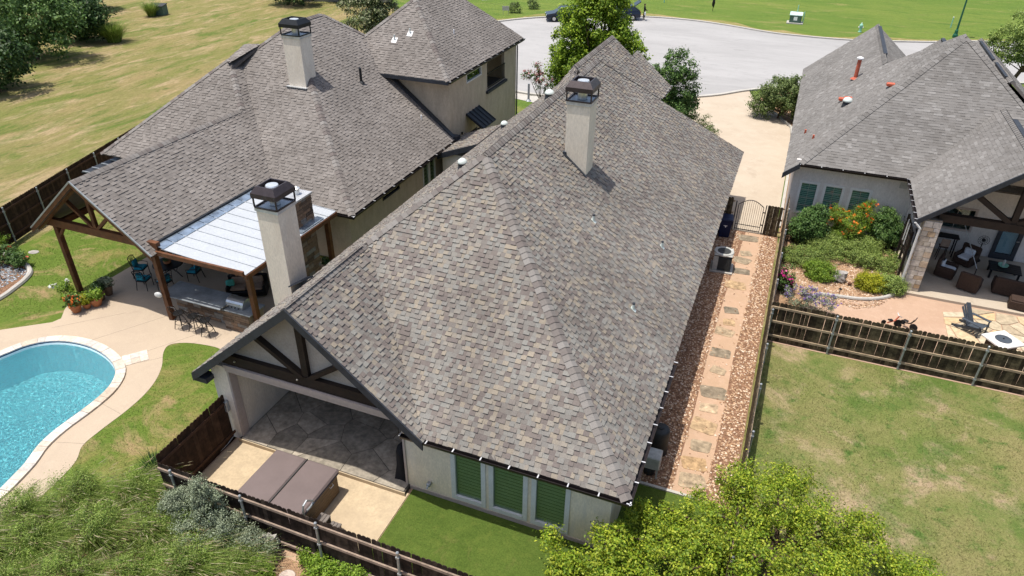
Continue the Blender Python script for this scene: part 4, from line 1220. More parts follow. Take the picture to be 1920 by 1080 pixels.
# rear covered patio: posts, trusses
gy = 17.8
for x, y, h in ((-22.15, 17.7, 3.12), (-27.55, 17.85, 3.3), (-18.1, 18.25, 2.95), (-18.05, 23.45, 2.95), (-27.55, 24.2, 3.2), (-22.15, 23.8, 3.1)):
    MB().box((x - .1, y - .1, .03), (x + .1, y + .1, h)).build('post', 'timber', L)
MB().beam((-28.0, gy, 3.45), (-21.9, gy, 3.45), .2, .34).build('tie_beam', 'timber', L)
MB().beam((-25.1, gy, 3.6), (-25.1, gy, 5.55), .14, .16, up=(1, 0, 0)).build('king_post', 'timber', L)
for s in (-1, 1):
    MB().beam((-25.1 + s * .1, gy, 3.6), (-25.1 + s * 1.25, gy, 4.6), .12, .15, up=(0, 1, 0)).build('strut', 'timber', L)
    MB().beam((-25.1, 17.6, 5.62), (-25.1 + s * 3.15, 17.6, 3.12), .14, .2, up=(0, 1, 0)).build('rafter', 'timber', L)
MB().beam((-27.5, gy + .02, 2.75), (-27.05, gy + .02, 3.3), .1, .12, up=(0, 1, 0)).build('knee_brace', 'timber', L)
MB().beam((-27.55, 17.8, 3.3), (-27.55, 24.4, 3.3), .18, .25).build('side_beam', 'timber', L)
MB().beam((-22.1, 17.9, 3.2), (-22.1, 24.4, 3.2), .18, .25).build('side_beam', 'timber', L)
rake(L, (-28.35, 17.34, 3.22), (-25.1, 17.34, lga(-25.1) + .03), .2, .04, 'timber')
rake(L, (-25.1, 17.34, lga(-25.1) + .03), (-21.85, 17.34, lga(-21.85) + .03), .2, .04, 'timber')
for s in (-1, 1):
    MB().beam((-25.1, 17.31, lga(-25.1) + .05), (-25.1 + s * 3.25, 17.31, 3.25), .06, .05, up=(0, 1, 0)).build('drip_edge', 'galv', L)
# white metal roof in separate pans
mz = lambda x: 3.42 - (x + 22.1) * .065
npan = 10
for i in range(npan):
    y0 = 17.75 + i * (23.75 - 17.75) / npan; y1 = y0 + (23.75 - 17.75) / npan - .004
    pn = MB().slab([(-21.75, y0, mz(-21.75)), (-17.72, y0, mz(-17.72)), (-17.72, y1, mz(-17.72)), (-21.75, y1, mz(-21.75))], .03).build('metal_pan', 'white_metal', L)
    MB().beam((-21.75, y1 - .01, mz(-21.75) + .018), (-17.73, y1 - .01, mz(-17.73) + .018), .022, .035).build('standing_seam', 'white_metal', pn)
    MB().slab([(-22.05, y0, mz(-22) + .07), (-21.62, y0, mz(-21.62) + .03), (-21.62, y1 - .03, mz(-21.62) + .03), (-22.05, y1 - .03, mz(-22) + .07)], .012).build('flashing_sheet', 'blue_flash', pn)
MB().box((-22.14, 17.7, 3.42), (-22.05, 23.8, 3.56)).build('wall_flashing', 'black_roof', L)
MB().box((-22.1, 17.62, 3.12), (-17.74, 17.72, 3.3)).build('fascia_board', 'timber', L)
MB().box((-17.8, 17.72, 2.92), (-17.68, 23.78, 3.1)).build('fascia_board', 'timber', L)
for i in range(12):
    x = -21.8 + i * .36
    MB().box((x - .03, 17.74, mz(x) - .2), (x + .03, 23.7, mz(x) - .05)).build('rafter', 'timber', L)
# outdoor fireplace stack clad in stone
fp = MB().box((-18.75, 21.5, 0.03), (-18.12, 22.7, 4.35)).build('outdoor_fireplace', 'grout', L)
rd = random.Random(9)
stone_face(fp, 'ledge_stone', 'ledge', (-18.12, 21.5, .03), (0, 1, 0), (1, 0, 0), 1.2, 4.3, .13, .2, .3, .65, rd)
stone_face(fp, 'ledge_stone', 'ledge', (-18.75, 21.5, .03), (1, 0, 0), (0, -1, 0), .63, 4.3, .13, .2, .25, .5, rd)
MB().box((-18.8, 21.45, 4.35), (-18.06, 22.76, 4.43)).build('crown', 'flash', fp)
MB().lathe([(.12, 0), (.12, .25), (.16, .27), (.02, .36)], 10, (-18.5, 22.3, 4.43)).build('flue', 'flue', fp)
MB().slab([(-18.1, 21.3, mz(-18.1) + .05), (-17.75, 21.3, mz(-17.75) + .05), (-17.75, 22.9, mz(-17.75) + .05), (-18.1, 22.9, mz(-18.1) + .05)], .012).build('flashing', 'blue_flash', fp)

# ================================================================ RIGHT HOUSE
R = thing('right_house', 'pale stucco house on the right under a uniform grey shingled hip roof', 'house')
sr = .84
rl = lambda x: 3.02 + sr * (x - .46)
rz_ = lambda y: 3.6 + sr * (y - 36.65)
rg = lambda x: 3.6 + sr * (x - 6.13)
AP = (7.66, 43.12, 9.03)
r_rear = [(1.15, 36.65, 3.6), AP, (14.1, 36.65, 3.6)]
r_left = [(.46, 36.65, 3.02), (1.15, 36.65, 3.6), (7.66, 43.12, rl(7.66)), (7.66, 43.7, rl(7.66)), (4.7, 46.6, rl(4.7)), (4.7, 58.4, rl(4.7)), (.46, 58.4, 3.02)]
r_gl = [(6.13, 31.95, 3.6), (9.62, 31.95, rg(9.62)), (9.62, 40.1, rg(9.62)), (6.13, 36.65, 3.6)]
r_gr = [(9.62, 31.95, rg(9.62)), (13.1, 31.95, 3.6), (13.1, 36.65, 3.6), (9.62, 40.1, rg(9.62))]
r_fr = [(4.7, 46.6, rl(4.7)), (4.7, 58.4, rl(4.7)), (8.9, 58.4, 3.05), (8.9, 46.6, 3.05)]
r_front = [(7.66, 43.7, 9.0), (4.7, 46.6, 6.58), (4.7, 50, 3.6), (12, 50, 3.6), (12, 48, 5.3)]
r_right = [AP, (14.1, 36.65, 3.6), (14.1, 50.2, 3.6), (7.66, 43.75, 9.03)]
g2 = lambda x: 7.5 - sr * abs(x - 9.9)
r_g2l = [(9.9, 41.3, 7.5), (9.9, 51.4, 7.5), (6.5, 51.4, g2(6.5)), (6.5, 44.7, g2(6.5))]
r_g3l = [(8.0, 47.5, 7.3), (8.0, 51.8, 7.3), (5.0, 51.8, 4.78), (5.0, 47.5, 4.78)]
r_g3r = [(8.0, 47.5, 7.3), (8.0, 51.8, 7.3), (10.2, 51.8, 5.45), (10.2, 47.5, 5.45)]
r_g2r = [(9.9, 41.3, 7.5), (9.9, 51.4, 7.5), (14.2, 51.4, g2(14.2)), (14.2, 38, g2(14.2))]
rr = MB()
for pl in (r_rear, r_gl, r_gr, r_fr, r_right, r_g2l, r_g2r, r_g3l, r_g3r): rr.slab(pl, .11)
rr.slab([r_left[0], r_left[1], (4.7, 40.18, rl(4.7)), r_left[5], r_left[6]], .112)
rr.slab([(4.7, 40.18, rl(4.7)), (7.66, 43.12, rl(7.66)), (7.66, 43.7, rl(7.66)), (4.7, 46.6, rl(4.7))], .112)
rr.slab([(7.66, 43.7, 9.0), (4.7, 46.6, 6.58), (10.6, 46.6, 6.58)], .112)
rroof = rr.build('roof', 'deck_dark', R)
rd = random.Random(8)
tabs = []
for pl, u in ((r_rear, (1, 0, 0)), (r_left, (0, 1, 0)), (r_gl, (0, 1, 0)), (r_gr, (0, 1, 0)), (r_fr, (0, 1, 0)), (r_g2r, (0, 1, 0)), (r_g2l, (0, 1, 0)), (r_g3l, (0, 1, 0)), (r_g3r, (0, 1, 0)), (r_right, (0, 1, 0))):
    tabs += shingle_tabs(pl, u, 0.152, 0.15, 0.42, rd, .003, .014)
emit_shingles(tabs, rroof, 'shingle_c')
n1, n2 = pnorm(*r_rear), pnorm(r_left[0], r_left[1], r_left[5])
caps = cap_row(r_rear[0], AP, n1, n2, .25, .16) + cap_row(r_gl[1], r_gl[2], pnorm(*r_gl[:3]), pnorm(*r_gr[:3]), .25, .16) + cap_row(r_fr[0], r_fr[1], n2, pnorm(*r_fr[:3]), .25, .16) + cap_row(r_rear[2], AP, n1, pnorm(*r_right[:3]), .25, .16) + cap_row(r_g2r[0], r_g2r[1], pnorm(*r_g2r[:3]), pnorm(*r_g2l[:3]), .25, .16)
emit_caps(caps, rroof, 'shingle_c', False)
for a, b in (((4.78, 49.0, 6.62), (4.78, 57.5, 6.62)), ((9.75, 32.6, 6.56), (9.75, 38.0, 6.56)), ((9.82, 42.2, 7.48), (9.82, 45.2, 7.48)), ((9.82, 45.9, 7.48), (9.82, 50.6, 7.48)), ((7.92, 50.0, 7.28), (7.92, 51.5, 7.28))):
    MB().beam(a, b, .22, .07).build('ridge_vent', 'fascia', rroof)
# red vents
v = pipe_vent(rroof, 3.35, 47.2, rl(3.35), .11, 1.15, 'red_paint', 'white_mark')
for x, y in ((2.75, 43.9), (3.0, 43.4), (4.7, 41.6)):
    MB().cbox((x, y, rl(x) + .1), (.42, .3, .16), .03).build('attic_vent', 'red_paint', rroof)
for x, y in ((1.15, 41.5), (1.55, 39.7)): MB().cbox((x, y, rl(x) + .08), (.1, .1, .26)).build('vent_stub', 'red_paint', rroof)
t = MB().lathe([(.26, -.15), (.22, .1), (.22, .16)], 16, (2.95, 42.7, rl(2.95))).build('light_tube', 'fascia', rroof)
MB().lathe([(.26, .16), (.25, .24), (.19, .34), (.05, .4)], 16, (2.95, 42.7, rl(2.95))).build('dome', 'dome', t, smooth=True)
# rear wall with three windows
rake(R, (.4, 36.64, 3.0), (1.15, 36.64, 3.63), .28, .06)
RW = [(.45, 1.28), (1.62, 2.48), (2.86, 3.75)]
wall_openings(R, 'wall', 'stucco_pale', (.95, 37.1), (6.55, 37.1), 0, 3.62, .2, [(a, b, .8, 2.5) for a, b in RW])
for a, b in RW: window(R, (.95, 37.1), (1, 0), a, b, .8, 2.5, .12, .14, 'teal_glass', 16, (2, 4))
MB().box((.95, 37.3, 0), (1.15, 58, 3.2)).build('wall', 'stucco_pale', R)
MB().box((1.15, 57.8, 0), (8.6, 58.0, 3.2)).build('wall', 'stucco_pale', R)
MB().box((1.2, 36.7, 3.4), (6.1, 37.1, 3.46)).build('soffit', 'stucco_pale', R)
MB().box((5.85, 37.085, 2.9), (6.2, 37.099, 3.2)).build('wall_vent', 'galv', R)
gutter(R, (1.15, 36.64, 3.59), (6.1, 36.64, 3.59), (0, -1), .9)
gutter(R, (6.12, 36.6, 3.59), (6.12, 31.95, 3.59), (-1, 0), .6)
rake(R, (6.05, 31.94, 3.56), (9.62, 31.94, rg(9.62) + .03), .26, .06)
rake(R, (9.62, 31.94, rg(9.62) + .03), (13.15, 31.94, 3.56), .26, .06)
MB().tube([(6.05, 31.9, 3.45), (6.3, 31.9, 3.2), (6.3, 31.9, .2), (6.1, 31.7, .1)], .05, 6).build('downspout', 'frame_white', R)
# patio: stone column, beams, back wall, door, window
colm = MB().box((6.42, 32.0, 0.0), (7.08, 32.6, 3.62)).build('column', 'grout', R)
rd = random.Random(14)
stone_face(colm, 'limestone_block', 'limestone', (6.42, 32.0, .12), (1, 0, 0), (0, -1, 0), .66, 3.45, .16, .3, .22, .5, rd)
stone_face(colm, 'limestone_block', 'limestone', (6.42, 32.6, .12), (0, -1, 0), (-1, 0, 0), .6, 3.45, .16, .3, .22, .45, rd)
MB().beam((6.9, 32.3, 3.72), (13.0, 32.3, 3.72), .3, .34).build('tie_beam', 'timber_dark', R)
MB().beam((9.62, 32.3, 3.85), (9.62, 32.3, 6.3), .2, .22, up=(1, 0, 0)).build('king_post', 'timber_dark', R)
MB().beam((9.5, 32.3, 3.9), (7.9, 32.3, 4.95), .2, .24, up=(0, 1, 0)).build('strut', 'timber_dark', R)
MB().beam((9.75, 32.3, 3.9), (11.3, 32.3, 4.95), .2, .24, up=(0, 1, 0)).build('strut', 'timber_dark', R)
wall_openings(R, 'wall', 'stucco_pale', (6.55, 36.95), (12.9, 36.95), .12, 3.6, .2, [(1.35, 2.85, 1.3, 2.4), (4.0, 5.05, .13, 2.3)])
window(R, (6.55, 36.95), (1, 0), 1.35, 2.85, 1.3, 2.4, .1, .12, 'teal_glass', 0, (2, 1), framem='trim_taupe')
gt = MB()
vs = [(6.7, 36.95, 3.6), (12.6, 36.95, 3.6), (9.62, 36.95, 6.2)]
gt.add(vs + [(x, y + .1, z) for x, y, z in vs], [(0, 1, 2), (5, 4, 3), (0, 3, 4, 1), (1, 4, 5, 2), (2, 5, 3, 0)])
gt.build('gable_wall', 'stucco_pale', R)
dr = MB()
for a, b, z0, z1 in ((10.55, 10.72, .14, 2.3), (11.43, 11.6, .14, 2.3), (10.72, 11.43, .14, .42), (10.72, 11.43, 2.1, 2.3)): dr.box((a, 36.85, z0), (b, 36.99, z1))
dr = dr.build('door', 'fascia', R)
MB().box((10.72, 36.91, .42), (11.43, 36.92, 2.1)).build('pane', 'clear_glass', dr)
MB().box((10.72, 37.0, .42), (11.43, 37.02, 2.1)).build('door_blind', 'white_fabric', dr)
MB().tube([(11.5, 36.83, 1.2), (11.5, 36.77, 1.2), (11.4, 36.77, 1.2)], .02, 6).build('handle', 'steel', dr)
# boards under the right house's patio roof
for i in range(9):
    x = 6.6 + i * .33
    MB().beam((x, 32.5, rg(x) - .2), (x, 36.9, rg(x) - .2), .3, .03).build('ceiling_board', 'timber', R)

# ================================================================ FENCES
def picket_mesh(h, w, t, dog, mat):
    c = w * .28 if dog else 0.001
    pr = [(-w / 2, 0), (w / 2, 0), (w / 2, h - c), (w / 2 - c, h), (-w / 2 + c, h), (-w / 2, h - c)]
    vs = [(x, -t / 2, z) for x, z in pr] + [(x, t / 2, z) for x, z in pr]
    fs = [tuple(range(6)), tuple(range(11, 5, -1))] + [((i + 1) % 6, i, 6 + i, 6 + (i + 1) % 6) for i in range(6)]
    me = bpy.data.meshes.new('picket'); me.from_pydata(vs, [], fs); me.materials.append(M[mat]); me.update()
    return me

def fence(label, p, q, h, mat, railm, side, post_step=2.5, postm='galv', rails=(.28, .95, 1.6), w=.142, gap=.0025, seed=1, dog=True, posts=True, toprail=None, name='wood_fence', first=.4):
    p, q = Vector((p[0], p[1], 0)), Vector((q[0], q[1], 0))
    d = (q - p); Lg = d.length; d.normalize()
    n = Vector((-d.y, d.x, 0)) * side
    ang = math.atan2(d.y, d.x)
    e = thing(name, label, 'fence', p, ang)
    me = picket_mesh(h, w, .018, dog, mat)
    rd = random.Random(seed)
    k = int(Lg / (w + gap))
    for i in range(k):
        o = bpy.data.objects.new('picket', me)
        COL.objects.link(o); o.parent = e
        o.location = ((i + .5) * (w + gap) + rd.uniform(-.002, .002), rd.uniform(-.004, .004), rd.uniform(-.03, .012) * (.3 if gap < .002 else 1))
        o.rotation_euler = (0, rd.uniform(-.008, .008), rd.uniform(-.02, .02) * (gap > .002))
    for z in rails:
        MB().box((0, side * .011 if side > 0 else -.055, z - .045), (Lg, .055 if side > 0 else -.011, z + .045)).build('rail', railm, e)
    if posts:
        x = first
        while x < Lg:
            po = MB().tube([(x, side * .095, 0), (x, side * .095, h - .06)], .036, 8).build('post', postm, e)
            MB().lathe([(.042, 0), (.042, .03), (.015, .055)], 8, (x, side * .095, h - .06)).build('post_cap', postm, po)
            for z in rails: MB().box((x - .05, side * .056 if side > 0 else -.135, z - .03), (x + .05, .135 if side > 0 else -.056, z + .03)).build('bracket', postm, po)
            x += post_step
    if toprail:
        MB().box((0, -.07, h - .02), (Lg, .07, h + .02)).build('top_rail', railm, e)
    return e

fence('dark weathered picket fence with metal posts in front of the hot tub', (-14.78, 9.97), (.92, 9.97), 1.83, 'picket_dark', 'rail_dark', -1, 2.45, first=.55, seed=2)
fence('olive-brown picket fence with three rails across the patchy back lawn', (.98, 25.74), (15.5, 25.74), 1.83, 'picket', 'rail', -1, 2.55, first=2.4, seed=3)
fence('long picket fence seen edge-on between gravel path and right-hand lawn', (.9, 10.1), (.98, 36.9), 1.83, 'picket', 'rail', -1, 2.45, seed=4)
fence('smooth reddish-brown privacy fence attached to the stucco column', (-14.88, 10.05), (-14.98, 13.05), 1.95, 'picket_brown', 'cedar_fence', -1, 2.4, rails=(.3, 1.6), seed=5, posts=False, dog=True, gap=-.003)
fence('dark brown privacy fence between the dry field and pool lawn', (-32.9, 14.5), (-41.8, 46), 1.9, 'picket_brown', 'cedar_fence', -1, 2.45, rails=(.3, 1.0, 1.65), seed=6, gap=-.003, first=.8)
fence('narrow wooden fence panel beside the navy bin', (-2.22, 35.36), (-1.55, 35.34), 1.8, 'picket', 'rail', 1, 5, seed=7, posts=False)
fence('wooden fence panel between iron gate and side fence', (.07, 35.32), (.88, 35.3), 1.7, 'picket', 'rail', 1, 5, seed=8, posts=False)
fence('silvery grey wooden fence behind the left house', (-60.5, 80.0), (-50, 84), 1.9, 'wood_grey', 'wood_grey', 1, 2.4, seed=9, dog=False, posts=False, gap=.002)

# iron gate
g = thing('iron_gate', 'black iron garden gate with arched top at the end of the side path', 'gate', (-1.47, 35.33, 0))
MB().beam((0, 0, 0), (0, 0, 1.65), .05, .05).build('post', 'black_metal', g)
MB().beam((1.47, 0, 0), (1.47, 0, 1.65), .05, .05).build('post', 'black_metal', g)
arch = [(.12 + 1.23 * i / 16, 0, 1.5 + .3 * sin(pi * i / 16)) for i in range(17)]
MB().tube(arch, .022, 6).build('arch_rail', 'black_metal', g)
for z in (.12, .38): MB().beam((.12, 0, z), (1.35, 0, z), .03, .03).build('rail', 'black_metal', g)
for i in range(13):
    x = .12 + 1.23 * i / 12
    MB().beam((x, 0, .08), (x, 0, 1.5 + .3 * sin(pi * i / 12)), .016 if 0 < i < 12 else .035, .016 if 0 < i < 12 else .035).build('baluster', 'black_metal', g)
for z in (.5, 1.2): MB().box((1.34, -.02, z), (1.46, .02, z + .05)).build('hinge', 'black_metal', g)

# ================================================================ SIDE YARD
a = thing('air_conditioner', 'beige and dark louvred air conditioner unit beside the gravel path', 'air conditioner', (-1.42, 30.95, 0), .05)
MB().box((-.52, -.52, 0), (.52, .52, .07)).build('pad', 'kerb', a)
b = MB().cbox((0, 0, .47), (.78, .78, .76), .08).build('casing', 'ac_dark', a)
for i in range(11): MB().cbox((0, 0, .14 + i * .062), (.82, .82, .022), .08).build('louvre', 'ac_dark', b)
MB().box((-.42, -.42, .08), (-.2, -.405, .82)).build('access_panel', 'ac_beige', b)
tp = MB().lathe([(.44, .85), (.46, .9), (.44, .95), (.32, .95), (.3, .93)], 24, (0, 0, 0)).build('top_ring', 'ac_beige', a)
MB().cbox((0, 0, .88), (.84, .84, .06), .1).build('top_cover', 'ac_beige', a)
MB().lathe([(.31, .912), (.31, .955), (.1, .962), (.06, .99), (.01, 1.0)], 20).build('fan_grille', 'ac_dark', tp)
b = thing('wheelie_bin', 'navy blue wheeled bin with white emblem beside the iron gate', 'bin', (-1.78, 34.45, 0), .1)
bn = MB()
rings = [(.25, .27, .06), (.31, .33, .95), (.33, .35, .95), (.33, .35, 1.0)]
vs = [(sx * w, sy * l, z) for w, l, z in rings for sx, sy in ((-1, -1), (1, -1), (1, 1), (-1, 1))]
bn.add(vs, [(3, 2, 1, 0)] + [(r * 4 + i, r * 4 + (i + 1) % 4, r * 4 + 4 + (i + 1) % 4, r * 4 + 4 + i) for r in range(3) for i in range(4)] + [(12, 13, 14, 15)])
bd = bn.build('body', 'navy', b)
MB().cbox((0, .02, 1.04), (.7, .76, .09), .04).build('lid', 'navy', b)
MB().tube([(-.25, .42, 1.0), (.25, .42, 1.0)], .02, 6).build('handle', 'navy', b)
for s in (-1, 1): MB().lathe([(.03, -.03), (.12, -.03), (.12, .03), (.03, .03)], 14).build('wheel', 'tyre', b).matrix_local = Matrix.Translation((s * .26, .3, .12)) @ Matrix.Rotation(pi / 2, 4, 'Y')
lg = MB()
for pts in ([(-.1, .74), (.1, .74), (.08, .7), (-.08, .7)], [(-.03, .7), (.05, .7), (.03, .62), (0, .62)]):
    lg.add([(x, -.302 - (z - .06) / .89 * .06 - .004 + .03 - .004, z) for x, z in pts], [(0, 1, 2, 3)])
lg.build('emblem', 'white_mark', bd)
t = thing('water_barrel', 'black ribbed rain barrel tucked under the right eave', 'barrel', (-1.72, 17.75, 0))
MB().lathe([(.28, 0), (.31, .05), (.3, .15), (.32, .2), (.3, .35), (.32, .4), (.3, .55), (.32, .6), (.3, .75), (.32, .8), (.3, .95), (.29, 1.02), (.24, 1.06), (.05, 1.07)], 20).build('drum', 'ac_dark', t, smooth=True)
MB().lathe([(.1, 1.06), (.1, 1.1), (.03, 1.11)], 12).build('lid', 'ac_dark', t)
t = thing('filter_unit', 'pale grey equipment cabinet on legs by the rain barrel', 'equipment', (-1.78, 16.75, 0))
MB().cbox((0, 0, .62), (.62, .5, .5), .03).build('cabinet', 'ac_beige', t)
for sx in (-1, 1):
    for sy in (-1, 1): MB().beam((sx * .26, sy * .2, 0), (sx * .26, sy * .2, .4), .05, .05).build('leg', 'ac_beige', t)
MB().lathe([(.17, 0.02), (.19, .2), (.12, .3)], 14).build('pump', 'ac_dark', t)

# ================================================================ BACK PATIO
h = thing('hot_tub', 'square hot tub with folded brown vinyl cover behind the dark fence', 'hot tub', (-11.5, 11.28, .03))
MB().cbox((0, 0, .38), (2.2, 2.1, .74), .06).build('cabinet', 'spa_side', h)
for i in range(6): MB().box((1.1, -.98, .06 + i * .115), (1.112, .98, .165 + i * .115)).build('cabinet_board', 'spa_side', h)
MB().cbox((0, 0, .78), (2.28, 2.18, .08), .05).build('shell_rim', 'spa_cover', h)
for s in (-1, 1):
    MB().cbox((s * .578, 0, .87), (1.135, 2.24, .11), .05).build('cover_half', 'spa_cover', h)
MB().box((-.012, -1.11, .86), (.012, 1.11, .915)).build('cover_hinge', 'ac_dark', h)
MB().tube([(1.13, .55, .7), (1.17, .55, .66), (1.17, .7, .66), (1.13, .7, .7)], .012, 6).build('latch', 'frame_white', h)
MB().tube([(1.2, -.75, .1), (1.2, -.75, 1.1), (1.2, -.7, 1.25), (1.2, -.55, 1.3), (1.2, -.3, 1.05), (1.2, -.28, .98), (1.2, -.4, .93), (1.2, -.6, .95)], .03, 8).build('grab_rail', 'galv', h)
st = thing('spa_steps', 'two-tread grey-brown steps at the corner of the hot tub', 'steps', (-10.02, 10.75, .03), 0)
for i, (x, z) in enumerate(((-.05, .4), (.3, .2))):
    for k in range(3): MB().cbox((x - .1 + k * .11, 0, z), (.1, .8, .05), .01).build('tread_board', 'spa_step', st)
for y in (-.36, .36): MB().box((-.2, y - .02, 0), (.12, y + .02, .37)).build('side_panel', 'spa_step', st); MB().box((.13, y - .02, 0), (.45, y + .02, .17)).build('side_panel', 'spa_step', st)
c = thing('covered_grill', 'black cloth cover draped over a tall grill at patio corner', 'grill cover', (-8.85, 13.65, .172))
mb = MB(); n = 14
for z, r, k in ((0, .33, .07), (.25, .3, .05), (.6, .27, .03), (.95, .26, .02), (1.15, .22, .01), (1.22, .1, 0)):
    for i in range(n):
        t_ = 2 * pi * i / n; rr_ = r + k * sin(5 * t_ + z * 3)
        mb.v.append((cos(t_) * rr_ * .8, sin(t_) * rr_ * 1.1, z))
for r in range(5):
    for i in range(n): mb.f.append((r * n + i, r * n + (i + 1) % n, r * n + n + (i + 1) % n, r * n + n + i))
mb.f.append(tuple(5 * n + i for i in range(n)))
mb.build('cover', 'black_cloth', c, smooth=True)

# ================================================================ POOL-SIDE PATIO
def ring(mb, cx, cy, z, r, tr=.012, n=18):
    mb.tube([(cx + cos(2 * pi * i / n) * r, cy + sin(2 * pi * i / n) * r, z) for i in range(n + 1)], tr, 5, False)
t = thing('dining_table', 'round black iron dining table under the left covered patio', 'table', (-24.7, 20.3, .04))
tt = MB().lathe([(.62, .68), (.66, .69), (.66, .72), (.6, .725)], 28).build('table_top', 'black_metal', t)
for i in range(4):
    an = i * pi / 2 + .4
    MB().tube([(cos(an) * .5, sin(an) * .5, 0), (cos(an) * .3, sin(an) * .3, .3), (cos(an) * .45, sin(an) * .45, .68)], .022, 6).build('leg', 'black_metal', t)
pt = thing('table_plant', 'small leafy bowl on the round iron dining table', 'plant', (-24.7, 20.3, .766))
MB().lathe([(.1, 0), (.16, .04), (.18, .12), (.15, .13)], 14).build('bowl', 'terracotta', pt)

def iron_chair(label, loc, rz):
    c = thing('patio_chair', label, 'chair', loc, rz, 'iron chairs round the dining table')
    return c
def fill_iron_chair(c):
    for sx in (-1, 1):
        MB().tube([(sx * .23, -.24, 0), (sx * .24, -.22, .42)], .018, 6).build('leg', 'black_metal', c)
        MB().tube([(sx * .25, .3, 0), (sx * .22, .22, .42), (sx * .23, .26, .7), (sx * .22, .34, .98)], .018, 6).build('leg', 'black_metal', c)
        MB().tube([(sx * .24, -.22, .42), (sx * .28, -.22, .62), (sx * .27, .0, .66), (sx * .24, .26, .68)], .016, 6).build('armrest', 'black_metal', c)
    MB().cbox((0, 0, .43), (.5, .5, .03), .02).build('seat', 'black_metal', c)
    MB().cbox((0, -.01, .49), (.47, .46, .09), .04).build('seat_cushion', 'teal', c)
    bk = MB()
    bk.tube([(-.22, .34, .98), (-.1, .36, 1.04), (.1, .36, 1.04), (.22, .34, .98)], .018, 6)
    for x in (-.14, -.07, 0, .07, .14): bk.tube([(x, .22, .45), (x * 1.3, .27, .7), (x * .6, .3, .85), (x, .35, 1.02)], .01, 5)
    for z, y in ((.62, .25), (.85, .3)): bk.tube([(-.22, y, z), (0, y + .01, z + .04), (.22, y, z)], .01, 5)
    bk.build('backrest', 'black_metal', c)
    MB().cbox((0, .2, .68), (.36, .12, .34), .06).build('back_cushion', 'teal', c)
ch0 = iron_chair('iron chair with turquoise cushions nearest the lawn edge', (-25.95, 19.85, .04), 1.9)
fill_iron_chair(ch0)
for lb, x, y, rz in (('iron chair with patterned turquoise seat facing away beside the post', -25.05, 19.15, 3.4), ('turquoise-cushioned iron chair on the right of the round table', -23.5, 20.55, -1.35), ('iron chair half hidden behind the cedar post, back to bar', -24.05, 19.35, 2.7 + pi / 2 + .3), ('turquoise-backed iron chair on the far side of round table', -25.35, 21.55, .6)):
    copy_tree(ch0, lb, (x, y, .04), rz)
# bar counter
b = thing('bar_counter', 'stone-clad outdoor bar with slate top under white metal roof', 'bar', (0, 0, .04))
MB().box((-22.3, 18.25, 0), (-19.6, 18.8, 1.0)).build('bar_base', 'grout', b)
gb = MB().box((-19.6, 18.0, 0), (-18.3, 18.85, .86)).build('grill_base', 'grout', b)
rd = random.Random(31)
stone_face(gb, 'ledge_stone', 'ledge', (-19.6, 18.0, .0), (1, 0, 0), (0, -1, 0), 1.3, .86, .1, .16, .22, .5, rd)
stone_face(bpy.data.objects['bar_base'], 'ledge_stone', 'ledge', (-22.3, 18.25, .0), (1, 0, 0), (0, -1, 0), 2.7, 1.0, .12, .18, .3, .6, rd)
MB().cbox((-21.05, 18.35, 1.03), (3.1, 1.15, .06), .015).build('bar_top', 'slate_top', b)
MB().cbox((-18.9, 18.45, .9), (1.4, .95, .06), .015).build('grill_top', 'slate_top', b)
g = thing('grill', 'stainless steel barbecue grill set into the outdoor bar', 'grill', (-19.15, 18.5, .97), .0)
MB().box((-.42, -.3, 0), (.42, .3, .12)).build('body', 'steel', g)
hd = MB(); n = 8
for i in range(n + 1):
    an = pi * i / n
    for x in (-.42, .42): hd.v.append((x, -.28 * cos(an), .12 + .24 * sin(an)))
for i in range(n): hd.f.append((2 * i, 2 * i + 1, 2 * i + 3, 2 * i + 2))
hd.f.append(tuple(range(0, 2 * n + 2, 2))); hd.f.append(tuple(range(2 * n + 1, 0, -2)))
hood = hd.build('hood', 'steel', g)
MB().tube([(-.32, -.3, .24), (-.32, -.36, .24), (.32, -.36, .24), (.32, -.3, .24)], .014, 6).build('handle', 'steel', hood)
for i in range(4): MB().tube([(-.28 + i * .17, -.3, .06), (-.28 + i * .17, -.34, .06)], .026, 8).build('knob', 'ac_dark', g)
def bar_stool():
    c = thing('bar_stool', 'black iron swivel bar stool left of three at the bar', 'stool', (-21.3, 17.35, .04), 3.2, 'iron stools at the outdoor bar')
    for i in range(4):
        an = pi / 4 + i * pi / 2
        MB().tube([(cos(an) * .28, sin(an) * .28, 0), (cos(an) * .2, sin(an) * .2, .35), (cos(an) * .08, sin(an) * .08, .6)], .016, 6).build('leg', 'black_metal', c)
    f = MB(); ring(f, 0, 0, .25, .22); f.build('foot_ring', 'black_metal', c)
    MB().lathe([(.05, .58), (.05, .66), (.21, .68), (.22, .72), (.05, .74)], 18).build('seat', 'black_metal', c)
    bk = MB()
    for s in (-1, 1):
        bk.tube([(s * .19, .12, .7), (s * .21, .22, .9), (s * .2, .27, 1.12)], .014, 6)
        bk.tube([(s * .19, -.12, .72), (s * .27, -.1, .9), (s * .25, .1, .93), (s * .21, .23, .93)], .012, 6)
    bk.tube([(-.2, .27, 1.12), (0, .3, 1.17), (.2, .27, 1.12)], .014, 6)
    for x in (-.1, 0, .1): bk.tube([(x, .16, .72), (x * 1.2, .24, .92), (x, .29, 1.14)], .009, 5)
    bk.build('backrest', 'black_metal', c)
    return c
s0 = bar_stool()
copy_tree(s0, 'middle black iron swivel bar stool at the outdoor bar', (-20.6, 17.4, .04), 3.0)
copy_tree(s0, 'black iron bar stool nearest the exposed stone bar end', (-19.95, 17.35, .04), 3.3)
